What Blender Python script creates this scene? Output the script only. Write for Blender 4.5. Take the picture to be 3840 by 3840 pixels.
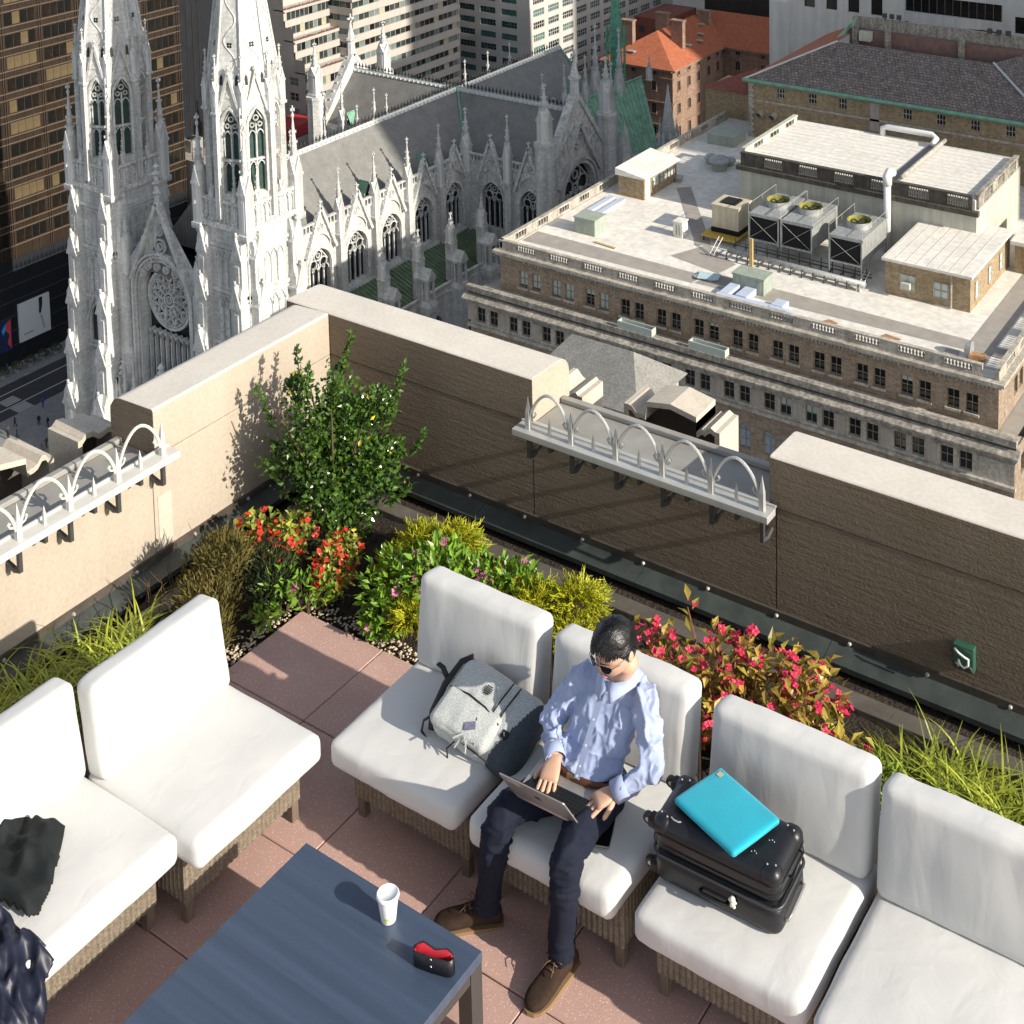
import bpy, bmesh, math, random
from mathutils import Vector, Matrix, Euler, noise
random.seed(7)
for _o in list(bpy.data.objects): bpy.data.objects.remove(_o, do_unlink=True)
SC = bpy.context.scene
COL = SC.collection
R = math.radians

# ---------------------------------------------------------------- camera
EYE = Vector((0.0, 0.0, 5.2))
_yaw, _pitch, _roll = -0.58011924, 0.10231179, -0.01565716
_fwd = Vector((math.sin(_yaw)*math.cos(_pitch), math.cos(_yaw)*math.cos(_pitch), -math.sin(_pitch)))
_rt = Vector((math.cos(_yaw), -math.sin(_yaw), 0)); _up = _rt.cross(_fwd)
_r2 = _rt*math.cos(_roll)+_up*math.sin(_roll); _u2 = _up*math.cos(_roll)-_rt*math.sin(_roll)
cam_d = bpy.data.cameras.new('camera'); cam = bpy.data.objects.new('camera', cam_d); COL.objects.link(cam)
_m = Matrix((_r2, _u2, -_fwd)).transposed().to_4x4(); _m.translation = EYE
cam.matrix_world = _m
cam_d.sensor_width = 36; cam_d.sensor_fit = 'HORIZONTAL'
cam_d.lens = 36*5180.33/3840
cam_d.shift_x = -(2239.14-1920)/3840
cam_d.shift_y = -(1920+668.18)/3840
cam_d.clip_start = 0.1; cam_d.clip_end = 3000
SC.camera = cam

# ---------------------------------------------------------------- world and sun
SUNV = Vector((1.0, -0.025, 0.49)).normalized()
world = bpy.data.worlds.new('World'); SC.world = world; world.use_nodes = True
nt = world.node_tree; bg = nt.nodes['Background']
sky = nt.nodes.new('ShaderNodeTexSky'); sky.sky_type = 'NISHITA'; sky.sun_disc = False
sky.sun_elevation = math.asin(SUNV.z); sky.sun_rotation = math.atan2(SUNV.x, SUNV.y)
sky.altitude = 100; sky.air_density = 1.0; sky.dust_density = 1.2; sky.ozone_density = 1.0
_hs = nt.nodes.new('ShaderNodeHueSaturation'); _hs.inputs['Saturation'].default_value = 0.55
nt.links.new(sky.outputs[0], _hs.inputs['Color']); nt.links.new(_hs.outputs[0], bg.inputs[0]); bg.inputs[1].default_value = 0.135
sl = bpy.data.lights.new('sun', 'SUN'); sl.energy = 5.0; sl.angle = R(0.55); sl.color = (1.0, 0.925, 0.80)
sun = bpy.data.objects.new('sun', sl); COL.objects.link(sun)
sun.rotation_euler = SUNV.to_track_quat('Z', 'Y').to_euler(); sun.location = (60, -4, 60)
SC.view_settings.view_transform = 'Standard'; SC.view_settings.look = 'None'
SC.view_settings.exposure = 0.40; SC.view_settings.gamma = 1.0; SC.view_settings.use_curve_mapping = False
SC.cycles.max_bounces = 5; SC.cycles.diffuse_bounces = 3; SC.cycles.glossy_bounces = 3
SC.cycles.transmission_bounces = 3; SC.cycles.transparent_max_bounces = 6
SC.cycles.use_denoising = True; SC.cycles.use_adaptive_sampling = True; SC.cycles.adaptive_threshold = 0.02

# ---------------------------------------------------------------- mesh helpers
class MB:
    def __init__(s): s.v = []; s.f = []; s.mi = []; s.cur = 0
    def add(s, vs, fs):
        o = len(s.v); s.v.extend([tuple(v) for v in vs])
        for f in fs: s.f.append([i+o for i in f]); s.mi.append(s.cur)
        return s
    def bx(s, x0, x1, y0, y1, z0, z1):
        return s.add([(x0,y0,z0),(x1,y0,z0),(x1,y1,z0),(x0,y1,z0),(x0,y0,z1),(x1,y0,z1),(x1,y1,z1),(x0,y1,z1)],
                     [(0,3,2,1),(4,5,6,7),(0,1,5,4),(1,2,6,5),(2,3,7,6),(3,0,4,7)])
    def obx(s, c, d, rz=0):
        a, b, h = d[0]/2, d[1]/2, d[2]/2; cs, sn = math.cos(rz), math.sin(rz); vs = []
        for z in (-h, h):
            for x, y in ((-a,-b),(a,-b),(a,b),(-a,b)): vs.append((c[0]+x*cs-y*sn, c[1]+x*sn+y*cs, c[2]+z))
        return s.add(vs, [(0,3,2,1),(4,5,6,7),(0,1,5,4),(1,2,6,5),(2,3,7,6),(3,0,4,7)])
    def hexa(s, lo, hi):   # two quads
        return s.add(list(lo)+list(hi), [(0,3,2,1),(4,5,6,7),(0,1,5,4),(1,2,6,5),(2,3,7,6),(3,0,4,7)])
    def prism(s, poly, axis, a, b):   # 2-D polygon swept along an axis
        def P(u, v, w): return (w,u,v) if axis == 'x' else ((u,w,v) if axis == 'y' else (u,v,w))
        n = len(poly); vs = [P(u,v,a) for u,v in poly]+[P(u,v,b) for u,v in poly]
        fs = [list(range(n))[::-1], list(range(n,2*n))]+[(i,(i+1)%n,(i+1)%n+n,i+n) for i in range(n)]
        return s.add(vs, fs)
    def ring(s, c, r0, r1, z0, z1, n=8, rot=0.0, cap=True):
        vs = []; pt = r1 < 1e-5
        for k in range(n):
            t = rot+2*math.pi*k/n; vs.append((c[0]+r0*math.cos(t), c[1]+r0*math.sin(t), z0))
        if pt:
            vs.append((c[0],c[1],z1)); fs = [(k,(k+1)%n,n) for k in range(n)]
        else:
            for k in range(n):
                t = rot+2*math.pi*k/n; vs.append((c[0]+r1*math.cos(t), c[1]+r1*math.sin(t), z1))
            fs = [(k,(k+1)%n,(k+1)%n+n,k+n) for k in range(n)]
            if cap: fs.append(list(range(n,2*n)))
        if cap: fs.append(list(range(n))[::-1])
        return s.add(vs, fs)
    def lathe(s, c, prof, n=12, cap=True):
        vs = []; fs = []
        for r, z in prof:
            for k in range(n):
                t = 2*math.pi*k/n; vs.append((c[0]+r*math.cos(t), c[1]+r*math.sin(t), c[2]+z))
        for i in range(len(prof)-1):
            for k in range(n): fs.append((i*n+k, i*n+(k+1)%n, (i+1)*n+(k+1)%n, (i+1)*n+k))
        if cap: fs.append(list(range(n))[::-1]); fs.append([(len(prof)-1)*n+k for k in range(n)])
        return s.add(vs, fs)
    def tube(s, pts, r, n=6, cap=True, flat=1.0):
        pts = [Vector(p) for p in pts]; m = len(pts); rs = r if isinstance(r, (list, tuple)) else [r]*m
        vs = []; fs = []; ref = None
        for i in range(m):
            d = (pts[min(i+1,m-1)]-pts[max(i-1,0)]).normalized()
            if ref is None:
                ref = Vector((0,0,1)) if abs(d.z) < .9 else Vector((1,0,0))
            a = d.cross(ref); a = a.normalized() if a.length > 1e-6 else Vector((1,0,0)); b = a.cross(d).normalized(); ref = b
            for k in range(n):
                t = 2*math.pi*k/n; vs.append(pts[i]+(a*math.cos(t)+b*math.sin(t)*flat)*rs[i])
        for i in range(m-1):
            for k in range(n): fs.append((i*n+k, i*n+(k+1)%n, (i+1)*n+(k+1)%n, (i+1)*n+k))
        if cap: fs.append(list(range(n))[::-1]); fs.append([(m-1)*n+k for k in range(n)])
        return s.add(vs, fs)
    def xf(s, M):
        s.v = [tuple(M @ Vector(v)) for v in s.v]; return s
    def mesh(s, name, mats, smooth=False):
        me = bpy.data.meshes.new(name); me.from_pydata(s.v, [], s.f)
        ms = mats if isinstance(mats, (list, tuple)) else [mats]
        for m in ms: me.materials.append(m)
        if len(ms) > 1: me.polygons.foreach_set('material_index', s.mi)
        if smooth: me.polygons.foreach_set('use_smooth', [True]*len(me.polygons))
        me.update(); return me
    def build(s, name, mats, parent=None, smooth=False, bevel=0, seg=2, fix=False):
        me = s.mesh(name, mats, smooth)
        if fix:
            bm = bmesh.new(); bm.from_mesh(me); bmesh.ops.recalc_face_normals(bm, faces=bm.faces); bm.to_mesh(me); bm.free()
        o = obj(name, me, parent)
        if bevel: bev(o, bevel, seg)
        return o

def obj(name, me, parent=None):
    o = bpy.data.objects.new(name, me); COL.objects.link(o)
    if parent is not None: adopt(o, parent)
    return o
def wmat(o):
    return (wmat(o.parent) @ o.matrix_parent_inverse @ o.matrix_basis) if o.parent else o.matrix_basis.copy()
def adopt(o, p):     # keep the child where it was modelled
    o.parent = p; o.matrix_parent_inverse = wmat(p).inverted()
def bev(o, w, seg=2, ang=35):
    m = o.modifiers.new('bevel', 'BEVEL'); m.width = w; m.segments = seg; m.limit_method = 'ANGLE'; m.angle_limit = R(ang)
    for p in o.data.polygons: p.use_smooth = True
    w2 = o.modifiers.new('wn', 'WEIGHTED_NORMAL'); w2.keep_sharp = True
    return o
def empty(name, loc=(0,0,0), rz=0, parent=None):
    o = bpy.data.objects.new(name, None); COL.objects.link(o); o.location = loc; o.rotation_euler = (0,0,rz); o.empty_display_size = .2
    if parent is not None: adopt(o, parent)
    return o
def tag(o, label, cat, group=None):
    o['label'] = label; o['category'] = cat
    if group: o['group'] = group
    return o
def structure(o): o['kind'] = 'structure'; return o
def dup(root, M, label=None):
    r = root.copy(); COL.objects.link(r); r.matrix_basis = M
    if label: r['label'] = label
    _kids(root, r); return r
def _kids(a, b):
    for ch in list(a.children):
        c = ch.copy(); COL.objects.link(c); c.parent = b; _kids(ch, c)
def share(name, me, parent, loc=(0,0,0), rz=0, scale=None):   # a piece with shared mesh data
    o = bpy.data.objects.new(name, me); COL.objects.link(o); o.location = loc; o.rotation_euler = (0,0,rz)
    if scale: o.scale = scale
    adopt(o, parent); return o

# ---------------------------------------------------------------- material helpers
MATS = {}
def mat(name, col, rough=.7, var=.15, scale=4.0, bump=0.0, bscale=30.0, metal=0.0, spec=.5, col2=None, stretch=None,
        streak=0.0, fine=0.0, sheen=0.0, bdist=.01, coat=0.0, emit=None):
    if name in MATS: return MATS[name]
    m = bpy.data.materials.new(name); m.use_nodes = True; MATS[name] = m
    t = m.node_tree; N = t.nodes; L = t.links; b = N['Principled BSDF']
    b.inputs['Roughness'].default_value = rough; b.inputs['Metallic'].default_value = metal
    b.inputs['Specular IOR Level'].default_value = spec
    if sheen: b.inputs['Sheen Weight'].default_value = sheen
    if coat: b.inputs['Coat Weight'].default_value = coat
    tc = N.new('ShaderNodeTexCoord'); mp = N.new('ShaderNodeMapping'); L.new(tc.outputs['Object'], mp.inputs[0])
    if stretch: mp.inputs['Scale'].default_value = stretch
    n1 = N.new('ShaderNodeTexNoise'); n1.inputs['Scale'].default_value = scale; n1.inputs['Detail'].default_value = 4; n1.inputs['Roughness'].default_value = .65
    L.new(mp.outputs[0], n1.inputs['Vector'])
    rp = N.new('ShaderNodeValToRGB'); L.new(n1.outputs[0], rp.inputs[0])
    c = Vector(col[:3]); d = Vector(col2[:3]) if col2 else c*(1-2*var)
    rp.color_ramp.elements[0].position = .3; rp.color_ramp.elements[1].position = .7
    rp.color_ramp.elements[0].color = (*(d if col2 else c*(1-var)), 1); rp.color_ramp.elements[1].color = (*(c if col2 else c*(1+var)), 1)
    out = rp.outputs[0]
    if streak:
        mp2 = N.new('ShaderNodeMapping'); mp2.inputs['Scale'].default_value = (3,3,.18); L.new(tc.outputs['Object'], mp2.inputs[0])
        n3 = N.new('ShaderNodeTexNoise'); n3.inputs['Scale'].default_value = scale; n3.inputs['Detail'].default_value = 4; L.new(mp2.outputs[0], n3.inputs['Vector'])
        r3 = N.new('ShaderNodeValToRGB'); r3.color_ramp.elements[0].position = .35; r3.color_ramp.elements[1].position = .62
        k = 1-streak; r3.color_ramp.elements[0].color = (k,k,k*.97,1); r3.color_ramp.elements[1].color = (1,1,1,1); L.new(n3.outputs[0], r3.inputs[0])
        mx = N.new('ShaderNodeMix'); mx.data_type = 'RGBA'; mx.blend_type = 'MULTIPLY'; mx.inputs[0].default_value = 1
        L.new(out, mx.inputs[6]); L.new(r3.outputs[0], mx.inputs[7]); out = mx.outputs[2]
    if fine:
        n4 = N.new('ShaderNodeTexNoise'); n4.inputs['Scale'].default_value = bscale; n4.inputs['Detail'].default_value = 3; L.new(tc.outputs['Object'], n4.inputs['Vector'])
        r4 = N.new('ShaderNodeValToRGB'); r4.color_ramp.elements[0].position = .35; r4.color_ramp.elements[1].position = .65
        r4.color_ramp.elements[0].color = (1-fine,)*3+(1,); r4.color_ramp.elements[1].color = (1+fine,)*3+(1,); L.new(n4.outputs[0], r4.inputs[0])
        mx = N.new('ShaderNodeMix'); mx.data_type = 'RGBA'; mx.blend_type = 'MULTIPLY'; mx.inputs[0].default_value = 1
        L.new(out, mx.inputs[6]); L.new(r4.outputs[0], mx.inputs[7]); out = mx.outputs[2]
    L.new(out, b.inputs['Base Color'])
    if bump:
        n2 = N.new('ShaderNodeTexNoise'); n2.inputs['Scale'].default_value = bscale; n2.inputs['Detail'].default_value = 5
        L.new(mp.outputs[0], n2.inputs['Vector'])
        bp = N.new('ShaderNodeBump'); bp.inputs['Strength'].default_value = bump; bp.inputs['Distance'].default_value = bdist
        L.new(n2.outputs[0], bp.inputs['Height']); L.new(bp.outputs[0], b.inputs['Normal'])
    if emit:
        b.inputs['Emission Color'].default_value = (*emit[:3],1); b.inputs['Emission Strength'].default_value = emit[3]
    m['_out'] = 1
    return m
def nodes(m): return m.node_tree.nodes, m.node_tree.links, m.node_tree.nodes['Principled BSDF']
def mulcol(m, tex_socket, amount=1.0):      # multiply a texture into the base colour
    N, L, b = nodes(m); src = b.inputs['Base Color'].links[0].from_socket
    mx = N.new('ShaderNodeMix'); mx.data_type = 'RGBA'; mx.blend_type = 'MULTIPLY'; mx.inputs[0].default_value = amount
    L.new(src, mx.inputs[6]); L.new(tex_socket, mx.inputs[7]); L.new(mx.outputs[2], b.inputs['Base Color'])
def coords(m, rot=(0,0,0), sc=(1,1,1)):
    N, L, b = nodes(m); tc = N.new('ShaderNodeTexCoord'); mp = N.new('ShaderNodeMapping')
    mp.inputs['Rotation'].default_value = rot; mp.inputs['Scale'].default_value = sc
    L.new(tc.outputs['Object'], mp.inputs[0]); return mp.outputs[0]
def wallcoords(m):       # (x+y, z) so that coursing runs level on both wall directions
    N, L, b = nodes(m); tc = N.new('ShaderNodeTexCoord'); sp = N.new('ShaderNodeSeparateXYZ'); L.new(tc.outputs['Object'], sp.inputs[0])
    ad = N.new('ShaderNodeMath'); L.new(sp.outputs[0], ad.inputs[0]); L.new(sp.outputs[1], ad.inputs[1])
    cb = N.new('ShaderNodeCombineXYZ'); L.new(ad.outputs[0], cb.inputs[0]); L.new(sp.outputs[2], cb.inputs[1]); return cb.outputs[0]
def bricks(m, w, h, c1, c2, mortar, msize=.02, amount=1.0, vec=None, bump=0):
    N, L, b = nodes(m); v = vec or wallcoords(m)
    br = N.new('ShaderNodeTexBrick'); L.new(v, br.inputs['Vector']); br.inputs['Scale'].default_value = 1
    br.inputs['Brick Width'].default_value = w; br.inputs['Row Height'].default_value = h; br.inputs['Mortar Size'].default_value = msize
    br.inputs['Color1'].default_value = (*c1,1); br.inputs['Color2'].default_value = (*c2,1); br.inputs['Mortar'].default_value = (*mortar,1)
    mulcol(m, br.outputs[0], amount); return m
# ================================================================ TERRACE
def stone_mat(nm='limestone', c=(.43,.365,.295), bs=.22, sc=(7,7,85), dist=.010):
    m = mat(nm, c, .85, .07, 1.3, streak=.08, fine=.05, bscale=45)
    N, L, b = nodes(m)
    tc = N.new('ShaderNodeTexCoord')
    mp = N.new('ShaderNodeMapping'); mp.inputs['Rotation'].default_value = (0, R(24), 0); mp.inputs['Scale'].default_value = sc; L.new(tc.outputs['Object'], mp.inputs[0])
    n1 = N.new('ShaderNodeTexNoise'); n1.inputs['Scale'].default_value = 1.0; n1.inputs['Detail'].default_value = 5; n1.inputs['Roughness'].default_value = .7; L.new(mp.outputs[0], n1.inputs['Vector'])
    n2 = N.new('ShaderNodeTexNoise'); n2.inputs['Scale'].default_value = 70; n2.inputs['Detail'].default_value = 3; L.new(tc.outputs['Object'], n2.inputs['Vector'])
    ad = N.new('ShaderNodeMath'); ad.operation = 'MULTIPLY_ADD'; L.new(n2.outputs[0], ad.inputs[0]); ad.inputs[1].default_value = .5; L.new(n1.outputs[0], ad.inputs[2])
    bp = N.new('ShaderNodeBump'); bp.inputs['Strength'].default_value = bs; bp.inputs['Distance'].default_value = dist
    L.new(ad.outputs[0], bp.inputs['Height']); L.new(bp.outputs[0], b.inputs['Normal'])
    return m
M_STONE = stone_mat(); M_TOOLED_SHADE = stone_mat('shaded_tooled_stone', (.205,.155,.105), .95, (3.2,3.2,34), .022)  # brown tone paints shade on faces turned from the sun; tool marks are bumps
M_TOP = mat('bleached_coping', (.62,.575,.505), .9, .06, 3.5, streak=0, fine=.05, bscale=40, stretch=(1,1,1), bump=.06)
M_BRONZE = mat('bronze_flashing', (.10,.085,.07), .5, .3, 6, metal=.3, bump=.1)
M_COPPER = mat('verdigris_copper', (.045,.055,.052), .55, .35, 5, bump=.1)
M_SOIL = mat('soil', (.035,.024,.016), 1, .5, 14, bump=1, bscale=60, bdist=.03)
M_ALU = mat('aluminium_paint', (.50,.50,.48), .45, .08, 8, metal=.35)
M_ALUD = mat('dark_iron', (.07,.07,.07), .55, .2, 8, metal=.4)
M_SHEET = mat('grey_metal_sheet', (.30,.29,.27), .6, .12, 3, streak=.1)
M_RIM = mat('planter_rim', (.10,.088,.075), .8, .25, 6, bump=.2)

def paver_mat():
    m = mat('red_paver', (.47,.30,.255), .85, .09, 2.2, fine=.10, bscale=160)
    N, L, b = nodes(m); v = coords(m)
    for sc, th, c in ((75, .20, (1.55,1.8,1.9)), (210, .12, (1.5,1.55,1.6)), (150, .10, (.45,.42,.42))):
        vo = N.new('ShaderNodeTexVoronoi'); vo.inputs['Scale'].default_value = sc; L.new(v, vo.inputs['Vector'])
        rp = N.new('ShaderNodeValToRGB'); rp.color_ramp.elements[0].position = th*.8; rp.color_ramp.elements[1].position = th
        rp.color_ramp.elements[0].color = (*c,1); rp.color_ramp.elements[1].color = (1,1,1,1); L.new(vo.outputs['Distance'], rp.inputs[0])
        mulcol(m, rp.outputs[0])
    n2 = N.new('ShaderNodeTexNoise'); n2.inputs['Scale'].default_value = 120; L.new(v, n2.inputs['Vector'])
    bp = N.new('ShaderNodeBump'); bp.inputs['Strength'].default_value = .25; bp.inputs['Distance'].default_value = .004
    L.new(n2.outputs[0], bp.inputs['Height']); L.new(bp.outputs[0], b.inputs['Normal'])
    return m
M_PAVER = paver_mat()
M_PAVER2 = None

floor = structure(MB().bx(-6.95, 2.5, -1.0, 6.95, -.30, -.075).build('terrace_floor', M_SOIL))
b_ = MB().bx(-.3035,.3035,-.2975,.2975,-.045,0); paver_me = b_.mesh('paver', M_PAVER)
bm = bmesh.new(); bm.from_mesh(paver_me); bmesh.ops.bevel(bm, geom=[e for e in bm.edges], offset=.004, segments=1, affect='EDGES'); bm.to_mesh(paver_me); bm.free()
for i in range(8):
    for j in range(7):
        share('paver', paver_me, floor, (-5.4625+.613*(i+.5), 5.165-.6*(j+.5), random.uniform(-.002,.002)))

# soil bed, gently mounded
def soil():
    b = MB(); nx, ny = 90, 50; xs = [-6.3+8.6*i/nx for i in range(nx+1)]; ys = [1.5+4.62*j/ny for j in range(ny+1)]
    vs = []
    for y in ys:
        for x in xs:
            z = -.035+.035*noise.noise(Vector((x*3,y*3,0)))+.012*noise.noise(Vector((x*14,y*14,1)))
            if x > -5.58 and y < 5.29: z = -.060
            vs.append((x,y,z))
    fs = [(j*(nx+1)+i, j*(nx+1)+i+1, (j+1)*(nx+1)+i+1, (j+1)*(nx+1)+i) for j in range(ny) for i in range(nx)]
    return b.add(vs, fs).build('planting_soil', M_SOIL, smooth=True)
structure(soil())
# gravel edging
M_GRAVEL = mat('gravel', (.50,.41,.29), .9, .35, 25)
def gravel():
    b = MB(); rng = random.Random(3)
    for k in range(2600):
        if k % 2: x = rng.uniform(-5.62,-1.2); y = rng.gauss(5.235,.035)
        else: y = rng.uniform(1.8,5.3); x = rng.gauss(-5.535,.04)
        if x > -5.462 and y < 5.167: continue
        r = rng.uniform(.005,.012); z = -.03+rng.uniform(0,.018)
        t = rng.uniform(0,6.3); vs = []
        for q in range(5): a = t+q*1.2566; vs.append((x+r*math.cos(a)*rng.uniform(.7,1.2), y+r*math.sin(a)*rng.uniform(.7,1.2), z))
        vs += [(x,y,z+r*.8),(x,y,z-r*.5)]
        b.add(vs, [(q,(q+1)%5,5) for q in range(5)]+[((q+1)%5,q,6) for q in range(5)])
    o = b.build('gravel', M_GRAVEL); o['kind'] = 'stuff'
    return tag(o, 'pale gravel edging between the red pavers and the planting beds', 'gravel')
gravel()

# ---- parapet walls
def wallsec(inner, sgn):     # cross-section of a coping block: outer top corner rounded
    t = .40; r = .11; pts = [(inner, .664), (inner+sgn*t, .664)]
    for k in range(7):
        a = math.pi/2*k/6; pts.append((inner+sgn*(t-r+r*math.cos(a)), .945-r+r*math.sin(a)))
    pts += [(inner+sgn*.012, .957), (inner, .947)]
    return pts
right_wall = tag(empty('parapet_wall', (-3, 6.69, 0)), 'long limestone parapet with raked tool marks running behind the flower bed', 'wall')
MB().prism(wallsec(6.49, 1), 'x', -6.90, -4.792).build('coping', [M_TOOLED_SHADE, M_TOP, M_STONE], right_wall, fix=True, bevel=.006)
MB().prism(wallsec(6.49, 1), 'x', -3.19, 2.4).build('coping', [M_TOOLED_SHADE, M_TOP, M_STONE], right_wall, fix=True, bevel=.006)
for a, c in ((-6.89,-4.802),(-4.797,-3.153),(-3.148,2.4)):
    MB().bx(a, c, 6.492, 6.888, -.25, .660).build('stone_block', M_TOOLED_SHADE, right_wall, bevel=.004)
left_wall = tag(empty('parapet_wall', (-6.69, 4, 0)), 'sunlit limestone parapet at the left with the shrub shadow on it', 'wall')
MB().prism(wallsec(-6.49, -1), 'y', 5.02, 6.486).build('coping', [M_STONE, M_TOP, M_TOOLED_SHADE], left_wall, fix=True, bevel=.006)
MB().prism(wallsec(-6.49, -1), 'y', .5, 3.0).build('coping', [M_STONE, M_TOP, M_TOOLED_SHADE], left_wall, fix=True, bevel=.006)
for a, c in ((-.8,4.996),(5.0,6.487)):
    MB().bx(-6.888, -6.492, a, c, -.25, .660).build('stone_block', M_STONE, left_wall, bevel=.004)
M_PATCH = mat('patched_stone', (.52,.45,.37), .85, .04, 2, fine=.05)
MB().bx(-6.4925,-6.488, 5.025, 5.124, .09, .41).build('repair_patch', M_PATCH, left_wall)

for _w in (right_wall, left_wall):
    for _c in _w.children:
        if _c.name.startswith('coping'):
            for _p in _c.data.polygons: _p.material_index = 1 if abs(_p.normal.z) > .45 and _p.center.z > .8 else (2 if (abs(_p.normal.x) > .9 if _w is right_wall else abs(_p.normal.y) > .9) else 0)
# flashing and trough at the foot of the walls
def flashing(name, M, lab, L0, L1):
    g = tag(empty(name, M @ Vector(((L0+L1)/2, .06, 0))), lab, 'gutter')
    n = 0; u = L0
    while u < L1:
        u2 = min(u+1.18, L1)
        MB().hexa([(u,-.005,-.03),(u2-.004,-.005,-.03),(u2-.004,.13,-.03),(u,.13,-.03)], [(u,-.005,.0),(u2-.004,-.005,.0),(u2-.004,.13,.035),(u,.13,.035)]).xf(M).build('flashing_sheet', M_COPPER, g)
        u = u2
    MB().bx(L0, L1, .112, .128, .02, .075).xf(M).build('bronze_bar', M_BRONZE, g)
    bo = MB().ring((0,0),.012,.008,-.006,.008,6).mesh('bolt', M_ALU)
    u = L0+.2
    while u < L1:
        o = bpy.data.objects.new('bolt', bo); COL.objects.link(o); o.matrix_basis = M @ Matrix.Translation((u,.108,.05)) @ Matrix.Rotation(R(90),4,'X'); adopt(o, g); u += .43
    MB().bx(L0, L1, -.26, -.15, -.12, .012).xf(M).build('planter_rim', M_RIM, g, bevel=.006)
    return g
MR = Matrix.Translation((0, 6.362, 0))
ML = Matrix.Translation((-6.362, 0, 0)) @ Matrix.Rotation(R(90), 4, 'Z')
flashing('wall_gutter', MR, 'copper gutter and rim along the foot of the long raked parapet', -6.35, 1.5)
flashing('wall_gutter', ML, 'copper gutter and rim along the foot of the sunlit left parapet', 1.2, 6.36)

# ---- sills in the two gaps of the parapet
def sill(M, L0, L1, lab):
    g = tag(empty('parapet_sill', M @ Vector(((L0+L1)/2, .15, .66))), lab, 'ledge')
    MB().hexa([(L0,0,.655),(L1,0,.655),(L1,.36,.655),(L0,.36,.655)], [(L0,0,.672),(L1,0,.672),(L1,.36,.668),(L0,.36,.668)]).xf(M).build('metal_sheet', M_SHEET, g)
    MB().bx(L0, L1, .285, .33, .672, .705).xf(M).build('edge_bar', M_SHEET, g, bevel=.006)
    MB().bx(L0, L1, -.003, .012, .655, .682).xf(M).build('edge_bar', M_ALU, g)
sill(Matrix.Translation((0,6.49,0)), -4.785, -3.195, 'grey metal sill in the gap of the long raked parapet')
sill(Matrix.Translation((-6.49,0,0)) @ Matrix.Rotation(R(90),4,'Z'), 3.05, 5.01, 'pale metal sill in the gap of the sunlit left parapet')

# ---- gothic railings
def gothic_rail(M, n, extra0, extra1, lab, z0, matl):
    P = .3133; W = n*P
    g = tag(empty('gothic_railing', M @ Vector((W/2, 0, z0))), lab, 'railing', 'gothic railings in the parapet gaps')
    MB().bx(-extra0, W+extra1, -.05, .055, z0-.042, z0).xf(M).build('beam', matl, g, bevel=.004)
    MB().bx(-extra0, W+extra1, .050, .064, z0, z0+.012).xf(M).build('beam_lip', matl, g)
    post = MB().ring((0,0),.021,.019,z0,z0+.10,4,R(45)).ring((0,0),.019,.0,z0+.10,z0+.205,4,R(45))
    pm = post.mesh('post', matl)
    br = MB().bx(-.011,.011,-.008,.014,z0-.185,z0-.04).tube([(0,.003,z0-.178),(0,.05,z0-.186),(0,.115,z0-.165)],[.014,.018,.014],6)
    brm = br.mesh('bracket', M_ALUD)
    sp = MB().ring((0,0),.012,.010,z0,z0+.06,4,R(45)).ring((0,0),.010,0,z0+.06,z0+.11,4,R(45)); spm = sp.mesh('spike', matl)
    sb = MB().bx(-.010,.010,-.008,.012,z0-.105,z0-.04).tube([(0,.0,z0-.10),(0,.04,z0-.105),(0,.11,z0-.09)],.010,5); sbm = sb.mesh('short_bracket', M_ALUD)
    ab = MB(); pts = []
    for k in range(9):
        t = k/8; pts.append((.012+(P/2-.012)*(1-math.cos(t*math.pi/2))**.75*1.0, 0, z0+.055+.195*math.sin(t*math.pi/2)))
    right = [(P-x, y, z) for x, y, z in pts[::-1]]
    ab.tube(pts, .0095, 6); ab.tube(right, .0095, 6)
    for sgn, ox in ((1,.0),(-1,P)):
        ab.tube([(ox+sgn*.02,0,z0+.075),(ox+sgn*.045,0,z0+.085),(ox+sgn*.055,0,z0+.105),(ox+sgn*.045,0,z0+.115)],[.006,.006,.008,.009],5)
        ab.tube([(ox+sgn*.012,0,z0+.06),(ox+sgn*.006,0,z0+.11),(ox-sgn*.002,0,z0+.16)],[.008,.007,.004],5)
    am = ab.mesh('arch', matl, smooth=False)
    def put(name, me, u):
        o = bpy.data.objects.new(name, me); COL.objects.link(o); o.matrix_basis = M @ Matrix.Translation((u,0,0)); adopt(o, g)
    for i in range(n+1): put('post', pm, i*P); put('bracket', brm, i*P)
    for i in range(n): put('arch', am, i*P); put('spike', spm, (i+.5)*P); put('short_bracket', sbm, (i+.5)*P)
    return g
M_ALU2 = mat('cream_rail_paint', (.58,.56,.51), .55, .08, 8)
gothic_rail(Matrix.Translation((-4.746,6.38,0)), 5, .09, .055, 'silver gothic railing of pointed arches on the raked parapet', .702, M_ALU)
gothic_rail(Matrix.Translation((-6.38,3.108,0)) @ Matrix.Rotation(R(90),4,'Z'), 6, .3, .09, 'cream gothic railing of pointed arches on the sunlit left parapet', .728, M_ALU2)

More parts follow.
